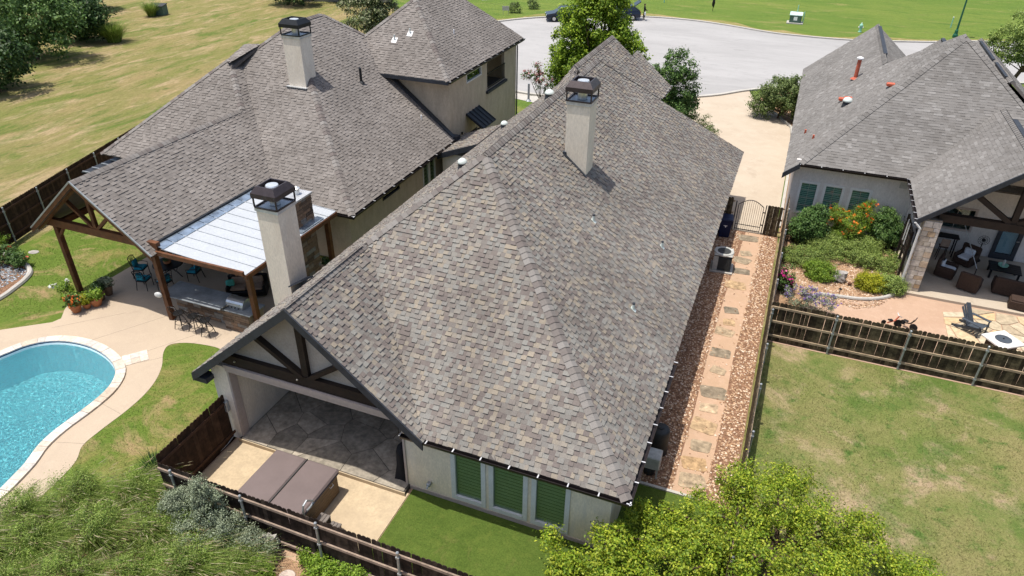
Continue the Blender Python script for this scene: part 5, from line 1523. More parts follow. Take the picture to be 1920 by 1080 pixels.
def sofa(name, label, cat, loc, rz, w, m, cush, cm, group=None, d=.8, hb=.75):
    c = thing(name, label, cat, loc, rz, group)
    MB().cbox((0, 0, .2), (w, d, .28), .04).build('base', m, c)
    for s in (-1, 1): MB().cbox((s * (w / 2 - .07), 0, .36), (.14, d, .44), .05).build('armrest', m, c)
    MB().cbox((0, d / 2 - .07, hb / 2 + .1), (w, .15, hb - .05), .05).build('backrest', m, c)
    k = max(1, round((w - .28) / .6))
    for i in range(k):
        cw = (w - .3) / k
        x = -w / 2 + .15 + cw * (i + .5)
        MB().cbox((x, -.05, .4), (cw - .02, d - .2, .13), .05).build('seat_cushion', cm, c)
        if cush: MB().cbox((x, d / 2 - .2, .6), (cw - .06, .14, .36), .06).build('back_cushion', cush, c)
    return c
sofa('patio_sofa', 'taupe cushioned patio sofa behind the outdoor bar', 'sofa', (-20.5, 20.5, .04), .5, 1.7, 'black_metal', 'taupe_fabric', 'taupe_fabric')
pw = thing('pillow', 'mint green throw pillow on the taupe patio sofa', 'pillow', (-21.05, 20.1, .52), .9)
MB().cbox((0, 0, .16), (.36, .14, .34), .06).build('pillow_case', 'mint', pw)
d = thing('wall_fixture', 'white shell-shaped light fixture hung on the cedar patio post', 'fixture', (-22.35, 17.52, 1.25), .3)
MB().blob((0, 0, 0), (.17, .06, .13), 12, 8).build('shade', 'frame_white', d, smooth=True)
MB().box((-.03, .04, -.05), (.03, .12, .05)).build('bracket', 'frame_white', d)
d = thing('utility_hatch', 'pale oval valve cover lying in the pool lawn', 'cover', (-32.61, 19.59, 0.00), .3)
MB().lathe([(.26, 0), (.25, .02), (.1, .03)], 18, sy=.7).build('cover', 'rock', d)

# ================================================================ RIGHT-HAND PATIO
def armchair(label, loc, rz):
    return sofa('wicker_armchair', label, 'armchair', loc, rz, .85, 'wicker', 'white_fabric', 'white_fabric', 'wicker chairs on the right patio', .8, .85)
armchair('dark wicker armchair with white cushions nearest the column', (8.35, 34.1, .12), -1.9 + pi)
armchair('dark wicker armchair seen from behind at the patio edge', (9.2, 33.15, .12), 2.75)
armchair('dark wicker armchair with white pillow next to the fan', (9.35, 35.7, .12), -.6)
sofa('wicker_sofa', 'long dark wicker sofa with white back cushions', 'sofa', (11.2, 33.35, .12), pi - .15, 2.1, 'wicker', 'white_fabric', 'white_fabric', None, .85, .8)
o = thing('wicker_ottoman', 'dark wicker ottoman at the step of the right patio', 'ottoman', (11.1, 32.2, .12), -.15)
MB().cbox((0, 0, .22), (.95, .6, .4), .04).build('base', 'wicker', o); MB().cbox((0, 0, .45), (.9, .56, .08), .03).build('cushion', 'wicker', o)
t = thing('coffee_table', 'low black slatted coffee table among wicker chairs', 'table', (10.85, 35.05, .12), -.1)
for i in range(5): MB().cbox((0, -.4 + i * .2, .45), (1.3, .19, .05), .01).build('top_board', 'black_metal', t)
for sx in (-1, 1):
    for sy in (-1, 1): MB().beam((sx * .55, sy * .4, 0), (sx * .55, sy * .4, .43), .08, .08).build('leg', 'black_metal', t)
v = thing('glass_bowl', 'pale green glass bowl standing on the black coffee table', 'bowl', (10.75, 35.1, .595))
MB().lathe([(.1, 0), (.2, .05), (.22, .12), (.18, .12), (.08, .05)], 16).build('dish', 'pale_green', v); MB().lathe([(.05, .05), (.06, .3), (.02, .36)], 10).build('candle', 'fl_white', v)
f = thing('standing_fan', 'black pedestal fan by the back wall of the right patio', 'fan', (9.95, 36.35, .12))
MB().lathe([(.2, 0), (.2, .04), (.03, .06), (.02, .95)], 14).build('stand', 'black_metal', f)
hd = MB()
for r in (.08, .16, .24): hd.tube([(cos(2 * pi * i / 16) * r, -.05, 1.1 + sin(2 * pi * i / 16) * r) for i in range(17)], .01, 5, False)
for i in range(12): hd.tube([(0, -.07, 1.1), (cos(i * pi / 6) * .25, -.03, 1.1 + sin(i * pi / 6) * .25)], .006, 4)
hd.build('guard', 'black_metal', f)
MB().lathe([(.02, 0), (.07, .02), (.07, .12), (.03, .14)], 10).build('motor', 'black_metal', f).matrix_local = Matrix.Translation((0, .08, 1.1)) @ Matrix.Rotation(pi / 2, 4, 'X')
p = thing('umbrella_pole', 'slim pale pole leaning across the right patio', 'pole', (9.35, 33.5, .12))
MB().tube([(0, 0, .9), (-.9, 1.2, 2.6)], .018, 6).build('pole', 'galv', p); MB().lathe([(.22, 0), (.2, .05), (.03, .07), (.02, .9)], 12).build('stand', 'black_metal', p)
b = thing('bar_cart', 'dark bar table against the back wall of the right patio', 'table', (8.0, 36.4, .12))
MB().cbox((0, 0, 1.0), (1.9, .5, .06), .01).build('top', 'black_metal', b)
for sx in (-.85, 0, .85):
    for sy in (-.2, .2): MB().beam((sx, sy, 0), (sx, sy, .97), .05, .05).build('leg', 'black_metal', b)
for i, x in enumerate((7.4, 8.3)):
    q = thing('counter_stool', ('dark stool left of two at the wall bar table', 'dark stool right of two at the wall bar table')[i], 'stool', (x, 35.8, .12), 0, 'stools at the wall bar table')
    MB().cbox((0, 0, .7), (.38, .36, .06), .02).build('seat', 'wicker', q)
    for sx in (-1, 1):
        for sy in (-1, 1): MB().beam((sx * .18, sy * .16, 0), (sx * .14, sy * .12, .68), .03, .03).build('leg', 'black_metal', q)
    MB().cbox((0, -.17, .95), (.38, .04, .4), .02).build('backrest', 'taupe_fabric', q)
g = thing('wood_trellis', 'dark timber screen with two white panels beside the stone column', 'screen', (6.3, 33.0, 0))
for i in range(3): MB().beam((0, i * 1.0, 0), (0, i * 1.0, 2.5), .1, .1).build('post', 'timber_dark', g)
for z in (1.2, 1.45, 1.7, 1.95, 2.2, 2.45): MB().beam((0, 0, z), (0, 2.0, z), .04, .12).build('slat', 'timber_dark', g)
for y in (.75, 1.25): MB().box((-.09, y - .05, 1.5), (-.06, y + .05, 2.55)).build('panel', 'frame_white', g)
k = thing('outdoor_kitchen', 'low grey stone-top counter behind the limestone column', 'counter', (6.9, 33.2, .12))
MB().box((-.35, -.2, 0), (.35, 1.6, .85)).build('cabinet', 'limestone', k); MB().cbox((0, .7, .9), (.8, 1.95, .07), .02).build('top', 'slate_top', k)
MB().box((-.3, .4, .93), (.25, 1.2, 1.25)).build('grill_box', 'steel', k)
# chair and fire table on the flagstones
c = thing('adirondack_chair', 'charcoal slatted lounge chair beside the white fire table', 'chair', (9.0, 29.6, .02), .93)
for i in range(5): MB().beam((-.22 + i * .11, .22, .3), (-.26 + i * .13, .62, 1.0 + .1 * (1 - abs(i - 2) / 2)), .1, .022, up=(0, 1, .4)).build('back_slat', 'denim', c)
for i in range(5): MB().beam((-.28, .2 - i * .12, .27 + i * .025), (.28, .2 - i * .12, .27 + i * .025), .1, .022).build('seat_slat', 'denim', c)
for s in (-1, 1):
    MB().beam((s * .36, -.36, .56), (s * .36, .42, .56), .13, .025).build('armrest', 'denim', c)
    MB().beam((s * .33, -.32, 0), (s * .33, -.32, .55), .1, .03).build('front_leg', 'denim', c)
    MB().beam((s * .29, -.38, .38), (s * .29, .75, .03), .03, .12).build('side_rail', 'denim', c)
f = thing('fire_table', 'white square fire table with round black burner lid', 'table', (9.75, 28.45, 0), .62)
MB().cbox((0, 0, .56), (1.12, 1.05, .09), .02).build('table_top', 'fire_top', f); MB().box((-.38, -.38, 0), (.38, .38, .52)).build('base', 'wicker', f)
MB().lathe([(.3, .605), (.3, .62), (.27, .625)], 26).build('burner_lid', 'denim', f); MB().lathe([(.03, .625), (.03, .65)], 10).build('lid_knob', 'black_metal', f)
for i, (x, y, rz, lb) in enumerate(((5.85, 28.75, .4, 'small red tricycle left of two on pink granite'), (6.45, 28.85, -.5, 'small dark tricycle right of two on pink granite'))):
    k = thing('tricycle', lb, 'tricycle', (x, y, 0), rz, 'tricycles on the granite')
    m = 'red_paint' if i == 0 else 'black_metal'
    MB().tube([(-.2, 0, .18), (.1, 0, .28), (.22, 0, .5)], .03, 6).build('frame', m, k)
    MB().tube([(.22, -.17, .56), (.22, 0, .5), (.22, .17, .56)], .018, 6).build('handlebar', 'galv' if i == 0 else 'black_metal', k)
    MB().cbox((-.1, 0, .32), (.2, .14, .05), .02).build('saddle', 'black_metal', k)
    for wx, wy, r in ((.25, 0, .16), (-.25, .17, .1), (-.25, -.17, .1)):
        MB().lathe([(r * .3, -.02), (r, -.02), (r, .02), (r * .3, .02)], 14).build('wheel', 'tyre', k).matrix_local = Matrix.Translation((wx, wy, r)) @ Matrix.Rotation(pi / 2, 4, 'X')
r_ = thing('garden_rock', 'grey boulder among wood chips in the flower garden', 'rock', (3.78, 31.85, 0.00))
MB().blob((0, 0, .25), (.36, .28, .32), 12, 8, .5, -.6).build('boulder', 'rock', r_)
r_ = thing('red_ornament', 'small dark red garden ornament beside the grey boulder', 'ornament', (4.24, 31.58, 0.00))
MB().blob((0, 0, .12), (.1, .07, .08), 10, 6).build('body', 'brick_wall', r_); MB().tube([(.08, 0, .16), (.16, 0, .28), (.24, 0, .26)], .02, 6).build('neck', 'bark', r_)
s_ = thing('garden_spotlight', 'black path light on a spike below the boulder', 'light', (3.79, 30.45, 0.00))
MB().tube([(0, 0, 0), (0, 0, .35)], .015, 6).build('spike', 'black_metal', s_); MB().lathe([(.02, .33), (.08, .36), (.03, .42)], 10).build('shade', 'black_metal', s_)
r_ = thing('boulder', 'grey boulder below the sage bush at the dark fence', 'rock', (-11.05, 9.80, 0.00))
MB().blob((0, 0, .22), (.33, .3, .42), 12, 9, .6, -.5).build('stone', 'rock', r_)
u_ = thing('urn', 'pale round urn at the bottom edge below the dark fence', 'urn', (-9.81, 8.98, 0.00))
MB().lathe([(.16, 0), (.22, .1), (.24, .3), (.2, .42), (.23, .46), (.2, .46), (.17, .4)], 18).build('body', 'urn', u_, smooth=True)

# stepping stones on the side path
rd = random.Random(77)
spp = bpy.data.objects['side_path']
for x, y, r, sx in ((-.55, 34.6, .42, 1.3), (-.5, 32.9, .32, .9), (-.6, 32.1, .36, 1.2), (-.58, 31.0, .34, 1.3), (-.62, 29.6, .42, 1.2), (-.5, 27.4, .3, 1), (-.5, 26.4, .3, .9), (-.55, 25.6, .34, 1.2), (-.55, 24.1, .38, 1.1), (-.45, 22.9, .28, 1), (-.45, 21.5, .4, 1.15), (-.48, 20.6, .3, 1.1), (-.5, 19.6, .42, 1.0), (-.45, 18.55, .36, 1), (-.5, 17.7, .36, 1.2), (-.42, 16.9, .36, 1.2)):
    MB().prism(rough_slab((x, y), r * 2 * sx, r * 1.7, rd), 0.0, 0.016).build('stepping_stone', 'step_stone', spp)

def pebbles(name, mat, poly_fn, x0, x1, y0, y1, n, r0, r1, seed, z=0.0, par=None):
    rd = random.Random(seed)
    mb = MB()
    F = [(0, 2, 1), (0, 3, 2), (0, 4, 3), (0, 1, 4), (5, 1, 2), (5, 2, 3), (5, 3, 4), (5, 4, 1)]
    k = 0
    while k < n:
        x, y = rd.uniform(x0, x1), rd.uniform(y0, y1)
        k += 1
        if not poly_fn(x, y): continue
        r = rd.uniform(r0, r1); a = rd.uniform(0, 6.28); e = rd.uniform(.55, 1)
        h = r * rd.uniform(.5, .9)
        P = [(0, 0, -h * .4)] + [(cos(a + i * pi / 2) * r * (1 if i % 2 else e), sin(a + i * pi / 2) * r * (1 if i % 2 else e), h * rd.uniform(.1, .4)) for i in range(4)] + [(rd.uniform(-.3, .3) * r, rd.uniform(-.3, .3) * r, h)]
        mb.add([(x + p[0], y + p[1], z + p[2]) for p in P], F)
    o = kind(mb.build(name, mat), 'stuff')
    o['label'] = {'gravel': 'tan and rust river gravel along the side path', 'grey_gravel': 'grey gravel in the curved rose bed', 'garden_gravel': 'rust gravel in the right garden bed'}[name]
    o['category'] = 'gravel'
    return o
edge = lambda x, y: (-2.25 < x < -.97 + .12 * noise.noise(Vector((0, y * 1.3, 0)))) or (.04 + .14 * noise.noise(Vector((5, y * 1.1, 0))) < x < .83) or random.random() < .03
pebbles('gravel', 'pebble', edge, -2.25, .84, 16.3, 35.2, 15000, .022, .055, 5, .008)
pebbles('garden_gravel', 'pebble', lambda x, y: y < 33.6 and hypot(x - 3.7, y - 31.9) < 2.4, 1.2, 6.3, 29.6, 33.6, 3500, .025, .055, 6, .015)
pebbles('grey_gravel', 'grey_pebble', lambda x, y: True, -33.4, -31.0, 15, 18.2, 1500, .03, .06, 7, .015)

# ================================================================ STREET
def car(label, loc, rz, tailgate):
    c = thing('parked_car', label, 'car', loc, rz, 'dark cars parked by the far kerb')
    # profile along x (front at +x)
    prof = [(2.3, .35), (2.38, .55), (2.32, .82), (1.35, .98), (.55, 1.5), (-1.5, 1.56), (-2.2, 1.12), (-2.32, .75), (-2.28, .35)]
    w = .92
    mb = MB(); n = len(prof)
    def wd(z): return w if z < .9 else w - (z - .9) * .28
    for s in (-1, 1):
        for x, z in prof: mb.v.append((x, s * wd(z), z))
    for i in range(n):
        j = (i + 1) % n
        mb.f.append((i, j, n + j, n + i))
    mb.f.append(tuple(range(n - 1, -1, -1))); mb.f.append(tuple(range(n, 2 * n)))
    body = mb.build('body', 'car_paint', c)
    for s in (-1, 1):
        vs = [(1.15, 1.02), (.55, 1.44), (-.35, 1.48), (-.35, 1.02)]
        MB().add([(x, s * (wd(z) + .006), z) for x, z in vs], [(0, 1, 2, 3)]).build('side_window', 'car_glass', c)
        vs = [(-.45, 1.02), (-.45, 1.48), (-1.45, 1.5), (-1.95, 1.12)]
        MB().add([(x, s * (wd(z) + .006), z) for x, z in vs], [(0, 1, 2, 3)]).build('side_window', 'car_glass', c)
        MB().cbox((2.28, s * .68, .72), (.16, .3, .14), .03).build('headlight', 'head', c)
        MB().cbox((-2.26, s * .74, .92), (.1, .24, .2), .03).build('tail_light', 'tail', c)
        MB().beam((.9, s * .86, 1.5 + .03), (-1.4, s * .72, 1.6), .04, .04).build('roof_rail', 'galv', c)
        MB().cbox((.95, s * 1.0, 1.05), (.12, .18, .12), .03).build('mirror', 'car_paint', c)
        for x in (1.45, -1.4):
            wl = MB().lathe([(.16, -.11), (.34, -.11), (.36, -.05), (.36, .05), (.34, .11), (.16, .11)], 18).build('wheel', 'tyre', c)
            wl.matrix_local = Matrix.Translation((x, s * .84, .36)) @ Matrix.Rotation(pi / 2, 4, 'X')
            MB().lathe([(.05, -.115), (.2, -.118), (.2, .118), (.05, .115)], 12).build('rim', 'steel', wl)
    MB().add([(1.28, -.78, 1.0), (1.28, .78, 1.0), (.6, .7, 1.48), (.6, -.7, 1.48)], [(0, 1, 2, 3)]).build('windscreen', 'car_glass', c).location = (.03, 0, .02)
    if tailgate:
        MB().slab([(-1.5, -.75, 1.58), (-1.5, .75, 1.58), (-2.25, .72, 2.1), (-2.25, -.72, 2.1)], .08).build('tailgate', 'car_paint', c)
        MB().add([(-1.7, -.55, 1.66), (-1.7, .55, 1.66), (-2.15, .55, 1.98), (-2.15, -.55, 1.98)], [(0, 1, 2, 3)]).build('rear_window', 'car_glass', c).location = (0, 0, .04)
    else:
        MB().add([(-1.62, -.66, 1.5), (-1.62, .66, 1.5), (-2.12, .7, 1.2), (-2.12, -.7, 1.2)], [(0, 1, 2, 3)]).build('rear_window', 'car_glass', c).location = (-.03, 0, .03)
    return c
car('dark blue car seen nose-first at the left of the street tree', (-26.0, 82.6, .01), pi + .42, False)
car('dark estate car with raised tailgate right of the street tree', (-20.5, 86.0, .01), pi + .36, True)

p = thing('person', 'person in black standing at the open tailgate with a bag', 'person', (-17.75, 86.65, .01), 2.0)
def skin_mesh(name, joints, edges, mat, parent):
    me = bpy.data.meshes.new(name)
    me.from_pydata([j[0] for j in joints], edges, [])
    o = bpy.data.objects.new(name, me); COL.objects.link(o); o.parent = parent
    sk = o.modifiers.new('skin', 'SKIN')
    for i, j in enumerate(joints): me.skin_vertices[0].data[i].radius = (j[1], j[1] * (j[2] if len(j) > 2 else 1))
    me.skin_vertices[0].data[0].use_root = True
    ss = o.modifiers.new('sub', 'SUBSURF'); ss.levels = 1; ss.render_levels = 2
    me.materials.append(M[mat])
    return o
skin_mesh('body', [((0, 0, .98), .15, .8), ((0, .0, 1.2), .14, .8), ((0, .02, 1.42), .16, .75), ((0, .03, 1.52), .06), ((0, .05, 1.6), .06), ((-.1, 0, .9), .09), ((-.11, -.02, .5), .065), ((-.11, .02, .08), .045), ((-.11, -.14, .04), .04), ((.1, 0, .9), .09), ((.12, .06, .5), .065), ((.13, .08, .08), .045), ((.13, -.06, .04), .04), ((-.2, .02, 1.42), .06), ((-.25, -.08, 1.15), .045), ((-.2, -.32, 1.05), .035), ((.2, .02, 1.42), .06), ((.26, -.06, 1.15), .045), ((.2, -.3, 1.08), .035)],
          [(0, 1), (1, 2), (2, 3), (3, 4), (0, 5), (5, 6), (6, 7), (7, 8), (0, 9), (9, 10), (10, 11), (11, 12), (2, 13), (13, 14), (14, 15), (2, 16), (16, 17), (17, 18)], 'black_cloth', p)
hd = MB().blob((0, .03, 1.68), (.085, .1, .12), 14, 10).build('head', 'skin', p, smooth=True)
MB().blob((0, .05, 1.715), (.093, .105, .105), 12, 8).build('hair', 'hair', hd, smooth=True)
for s in (-1, 1):
    MB().blob((s * .087, .04, 1.67), (.012, .025, .03), 8, 6).build('ear', 'skin', hd); MB().blob((s * .032, -.06, 1.69), (.012, .008, .008), 6, 5).build('eye', 'fl_white', hd)
    hn = MB().blob((s * .2, -.36, 1.03), (.035, .045, .018), 8, 6)
    for i in range(4): hn.tube([(s * .2 - .027 + i * .018, -.39, 1.03), (s * .2 - .027 + i * .018, -.44, 1.02), (s * .2 - .027 + i * .018, -.455, .99)], .008, 5)
    hn.tube([(s * .2 - s * .03, -.36, 1.03), (s * .2 - s * .055, -.4, 1.02)], .009, 5)
    hn.build('hand', 'skin', p)
MB().blob((0, -.075, 1.66), (.014, .02, .025), 6, 5).build('nose', 'skin', hd)
MB().blob((0, -.062, 1.625), (.025, .008, .006), 6, 5).build('mouth', 'fl_red', hd)
b = thing('carry_bag', 'pale shopping bag held by the person at the car', 'bag', (-17.6, 86.3, .62), 2.0)
MB().cbox((0, 0, .17), (.3, .12, .34), .02).build('bag_body', 'white_fabric', b); MB().tube([(-.08, 0, .33), (0, 0, .45), (.08, 0, .33)], .01, 5).build('handle', 'white_fabric', b)

u_ = thing('utility_cabinet', 'dark green utility cabinet with pale top beyond the street', 'utility box', (-1.30, 92.46, 0.00))
MB().box((-.9, -.7, -.02), (.9, .7, .1)).build('pad', 'kerb', u_); MB().cbox((0, 0, .5), (1.3, .95, .85), .05).build('cabinet', 'util_green', u_)
tp = MB().slab([(-.7, -.5, .93), (.7, -.5, .93), (.7, .52, 1.15), (-.7, .52, 1.15)], .08).build('lid', 'util_top', u_)
MB().box((-.2, -.482, .35), (.2, -.478, .75)).build('notice', 'white_mark', u_)
MB().tube([(.05, .5, 0), (.05, .5, 1.9)], .05, 8).build('marker_post', 'pale_green', u_); MB().tube([(.85, .2, 0), (.85, .2, 1.25)], .05, 8).build('marker_post', 'pale_green', u_)
h_ = thing('fire_hydrant', 'pale green hydrant by the far kerb', 'hydrant', (5.65, 90.36, 0.00))
MB().lathe([(.2, 0), (.2, .06), (.14, .08), (.14, .6), (.19, .62), (.19, .68), (.15, .8), (.05, .9)], 14).build('barrel', 'pale_green', h_)
MB().tube([(-.26, 0, .5), (.26, 0, .5)], .08, 8).build('outlet', 'frame_white', h_); MB().lathe([(.05, .9), (.05, 1.0)], 8).build('nut', 'frame_white', h_)
l_ = thing('street_lamp', 'tall dark green street lamp pole on the far lawn', 'street lamp', (15.18, 91.80, 0.00))
MB().lathe([(.26, 0), (.26, .25), (.18, .4), (.17, .7), (.1, .85), (.08, 4.0), (.06, 8.2)], 12).build('pole', 'green_pole', l_); MB().lathe([(.06, 8.2), (.25, 8.3), (.3, 8.8), (.1, 9.1)], 12).build('lantern', 'green_pole', l_)
k_ = thing('garden_ornament', 'dark bird-shaped garden ornament on the far lawn', 'ornament', (-11.14, 95.61, 0.00))
MB().tube([(0, 0, 0), (0, 0, .5)], .03, 6).build('stake', 'black_metal', k_); MB().blob((0, 0, .95), (.18, .12, .5), 10, 8, .3).build('figure', 'black_metal', k_)
for i, (pt_, lb) in enumerate((((15.34, 97.18, 0.00), 'pale green marker post behind the lamp pole'), ((-17.82, 98.80, 0.00), 'white marker post on the far lawn'))):
    m_ = thing('marker_post', lb, 'post', pt_); MB().tube([(0, 0, 0), (0, 0, 1.1)], .06, 8).build('post', 'pale_green', m_); MB().lathe([(.07, 1.1), (.07, 1.16), (.02, 1.2)], 8).build('cap', 'frame_white', m_)
s_ = thing('yard_sign', 'small pale yard sign near the far kerb beside roof corner', 'sign', (-33.57, 82.72, 0.00), .3)
MB().box((-.4, -.02, .5), (.4, .02, 1.0)).build('board', 'kerb', s_)
for x in (-.3, .3): MB().beam((x, 0, 0), (x, 0, .5), .04, .04).build('leg', 'galv', s_)
f_ = thing('field_box', 'dark green utility box out in the dry field', 'utility box', (-70.40, 66.11, 0.00), .3)
MB().box((-.75, -.6, 0), (.75, .6, 1.0)).build('cabinet', 'util_green', f_); MB().slab([(-.8, -.65, 1.0), (.8, -.65, 1.0), (.8, .65, 1.15), (-.8, .65, 1.15)], .08).build('lid', 'ac_dark', f_)
w_ = thing('boundary_wall', 'long brown retaining wall beyond the cul-de-sac', 'wall', (0, 0, 0))
MB().beam((-60, 102, .9), (-36, 112.5, .9), .3, 1.8).build('wall_panel', 'brick_wall', w_); MB().beam((-36, 112.5, .9), (-26, 116, .9), .3, 1.8).build('wall_panel', 'brick_wall', w_)
for i in range(14): MB().beam((-60 + i * 1.85, 101.7 + i * .81, 0), (-60 + i * 1.85, 101.7 + i * .81, 2.0), .4, .4).build('pier', 'brick_wall', w_)
l_ = thing('balcony_chair', 'dark chair on the loggia of the left house', 'chair', (-18.6, 42.0, 4.06), 1.0)
MB().cbox((0, 0, .42), (.5, .5, .06), .02).build('seat', 'black_metal', l_); MB().slab([(-.25, .22, .45), (.25, .22, .45), (.25, .4, 1.05), (-.25, .4, 1.05)], .04).build('backrest', 'black_metal', l_)
for sx in (-1, 1):
    for sy in (-1, 1): MB().beam((sx * .2, sy * .2, 0), (sx * .2, sy * .2, .4), .04, .04).build('leg', 'black_metal', l_)
for i in range(3):
    pp = thing('path_light', ('black path light in the grey gravel of rose bed', 'black path light left of the rose bed edge', 'small black light by the sidewalk beyond the street')[i], 'light', ((-31.6, 17.2, 0), (-32.8, 16.6, 0), (-27, 99, 0))[i])
    MB().tube([(0, 0, 0), (0, 0, .45)], .014, 6).build('stake', 'black_metal', pp); MB().lathe([(.02, .43), (.1, .45), (.03, .52)], 10).build('shade', 'black_metal', pp)

# ================================================================ VEGETATION
import numpy as np
NR = np.random.default_rng(12)

def poly_mesh(name, V, mat, parent=None):
    """V: (N, k, 3) array of separate k-gons"""
    N, k, _ = V.shape
    me = bpy.data.meshes.new(name)
    me.vertices.add(N * k); me.loops.add(N * k); me.polygons.add(N)
    me.vertices.foreach_set('co', V.reshape(-1).astype(np.float32))
    me.loops.foreach_set('vertex_index', np.arange(N * k, dtype=np.int32))
    me.polygons.foreach_set('loop_start', np.arange(0, N * k, k, dtype=np.int32))
    me.polygons.foreach_set('loop_total', np.full(N, k, dtype=np.int32))
    me.update(calc_edges=True)
    me.materials.append(M[mat])
    o = bpy.data.objects.new(name, me); COL.objects.link(o)
    if parent: o.parent = parent
    return o

def unit(a):
    return a / np.maximum(np.linalg.norm(a, axis=1, keepdims=True), 1e-9)

def leaves(P, size, up=0.5, aspect=0.5, jit=0.35, outward=None, ow=0.6):
    """rhombic leaves at the points P with random attitude"""
    N = len(P)
    n = NR.normal(size=(N, 3)); n[:, 2] += up * 2
    if outward is not None: n += outward * ow * 2
    n = unit(n)
    t = unit(np.cross(n, NR.normal(size=(N, 3))))
    b = np.cross(n, t)
    s = (size * (1 + NR.uniform(-jit, jit, N)))[:, None]
    f = n * s * .18
    return np.stack([P - t * s * .5, P + b * s * aspect * .5 + f, P + t * s * .5, P - b * s * aspect * .5 + f], 1)

def clump_points(blobs, nclump, per, cr, rng=None, inner=0.35):
    """blobs: (x, y, z, rx, ry, rz); returns leaf points and outward directions, gathered in clumps near the surface"""
    w = np.array([b[3] * b[4] * b[5] for b in blobs]) ** (2 / 3); w /= w.sum()
    pts, outs, cents = [], [], []
    for b, k in zip(blobs, np.maximum(1, (w * nclump).astype(int))):
        c = np.array(b[:3]); r = np.array(b[3:6])
        d = unit(NR.normal(size=(k, 3)))
        rad = NR.uniform(inner, 1.0, k) ** .6
        cc = c + d * r * rad[:, None]
        for i in range(k):
            q = cr * NR.uniform(.6, 1.35)
            m = int(per * NR.uniform(.6, 1.3))
            p = NR.normal(size=(m, 3)) * q * .5 * np.array([1, 1, .8])
            pts.append(cc[i] + p); outs.append(unit(p + d[i] * q * .5)); cents.append(cc[i])
    return np.concatenate(pts), np.concatenate(outs), np.array(cents)

def tree(name, label, cat, base, blobs, nclump, per, cr, leaf, mat, trunk_r=.12, trunk_h=1.2, group=None, up=.5, aspect=.55, limbs=9, flowers=None, stems=1, zmin=.04, inner=.35):
    """blobs relative to the base"""
    e = thing(name, label, cat, base, 0, group)
    P, O, C = clump_points(blobs, nclump, per, cr, inner=inner)
    ok = P[:, 2] > zmin
    P, O = P[ok], O[ok]
    poly_mesh('crown', leaves(P, leaf, up, aspect, .4, O), mat, e)
    tr = MB()
    rd = random.Random(len(P))
    top = (sum(b[0] for b in blobs) / len(blobs), sum(b[1] for b in blobs) / len(blobs), trunk_h)
    for s in range(stems):
        ox, oy = (0, 0) if stems == 1 else (rd.uniform(-.2, .2), rd.uniform(-.2, .2))
        tr.tube([(ox, oy, -.05), (ox + rd.uniform(-.05, .05) + top[0] * .2, oy + top[1] * .2, trunk_h * .5), (top[0] * .6 + ox, top[1] * .6 + oy, trunk_h)], [trunk_r, trunk_r * .8, trunk_r * .65], 8)
    for i in range(limbs):
        c = C[rd.randrange(len(C))]
        s = (top[0] * .5, top[1] * .5, trunk_h * .85)
        mid = ((s[0] + c[0]) / 2 + rd.uniform(-.1, .1), (s[1] + c[1]) / 2 + rd.uniform(-.1, .1), (s[2] + c[2]) / 2 - .05)
        tr.tube([s, mid, tuple(c)], [trunk_r * .5, trunk_r * .3, trunk_r * .1], 5)
    tr.build('trunk' if trunk_h > .6 else 'stem', 'bark', e)
    if flowers:
        m, n, sz, zb = flowers
        d = NR.choice(len(P), n)
        q = P[d]
        q = q[q[:, 2] > np.quantile(P[:, 2], zb)]
        if len(q) < 60:
            for c in q:
                poly_mesh('flower', leaves(c + NR.normal(size=(6, 3)) * sz * .3, sz, 1.0, .9), m, e)
        else:
            K = [leaves(q + NR.normal(size=q.shape) * sz * .35, sz, 1.0, .9) for f in range(5)]
            kind(poly_mesh('flowers', np.concatenate(K), m, e), 'stuff')
    return e

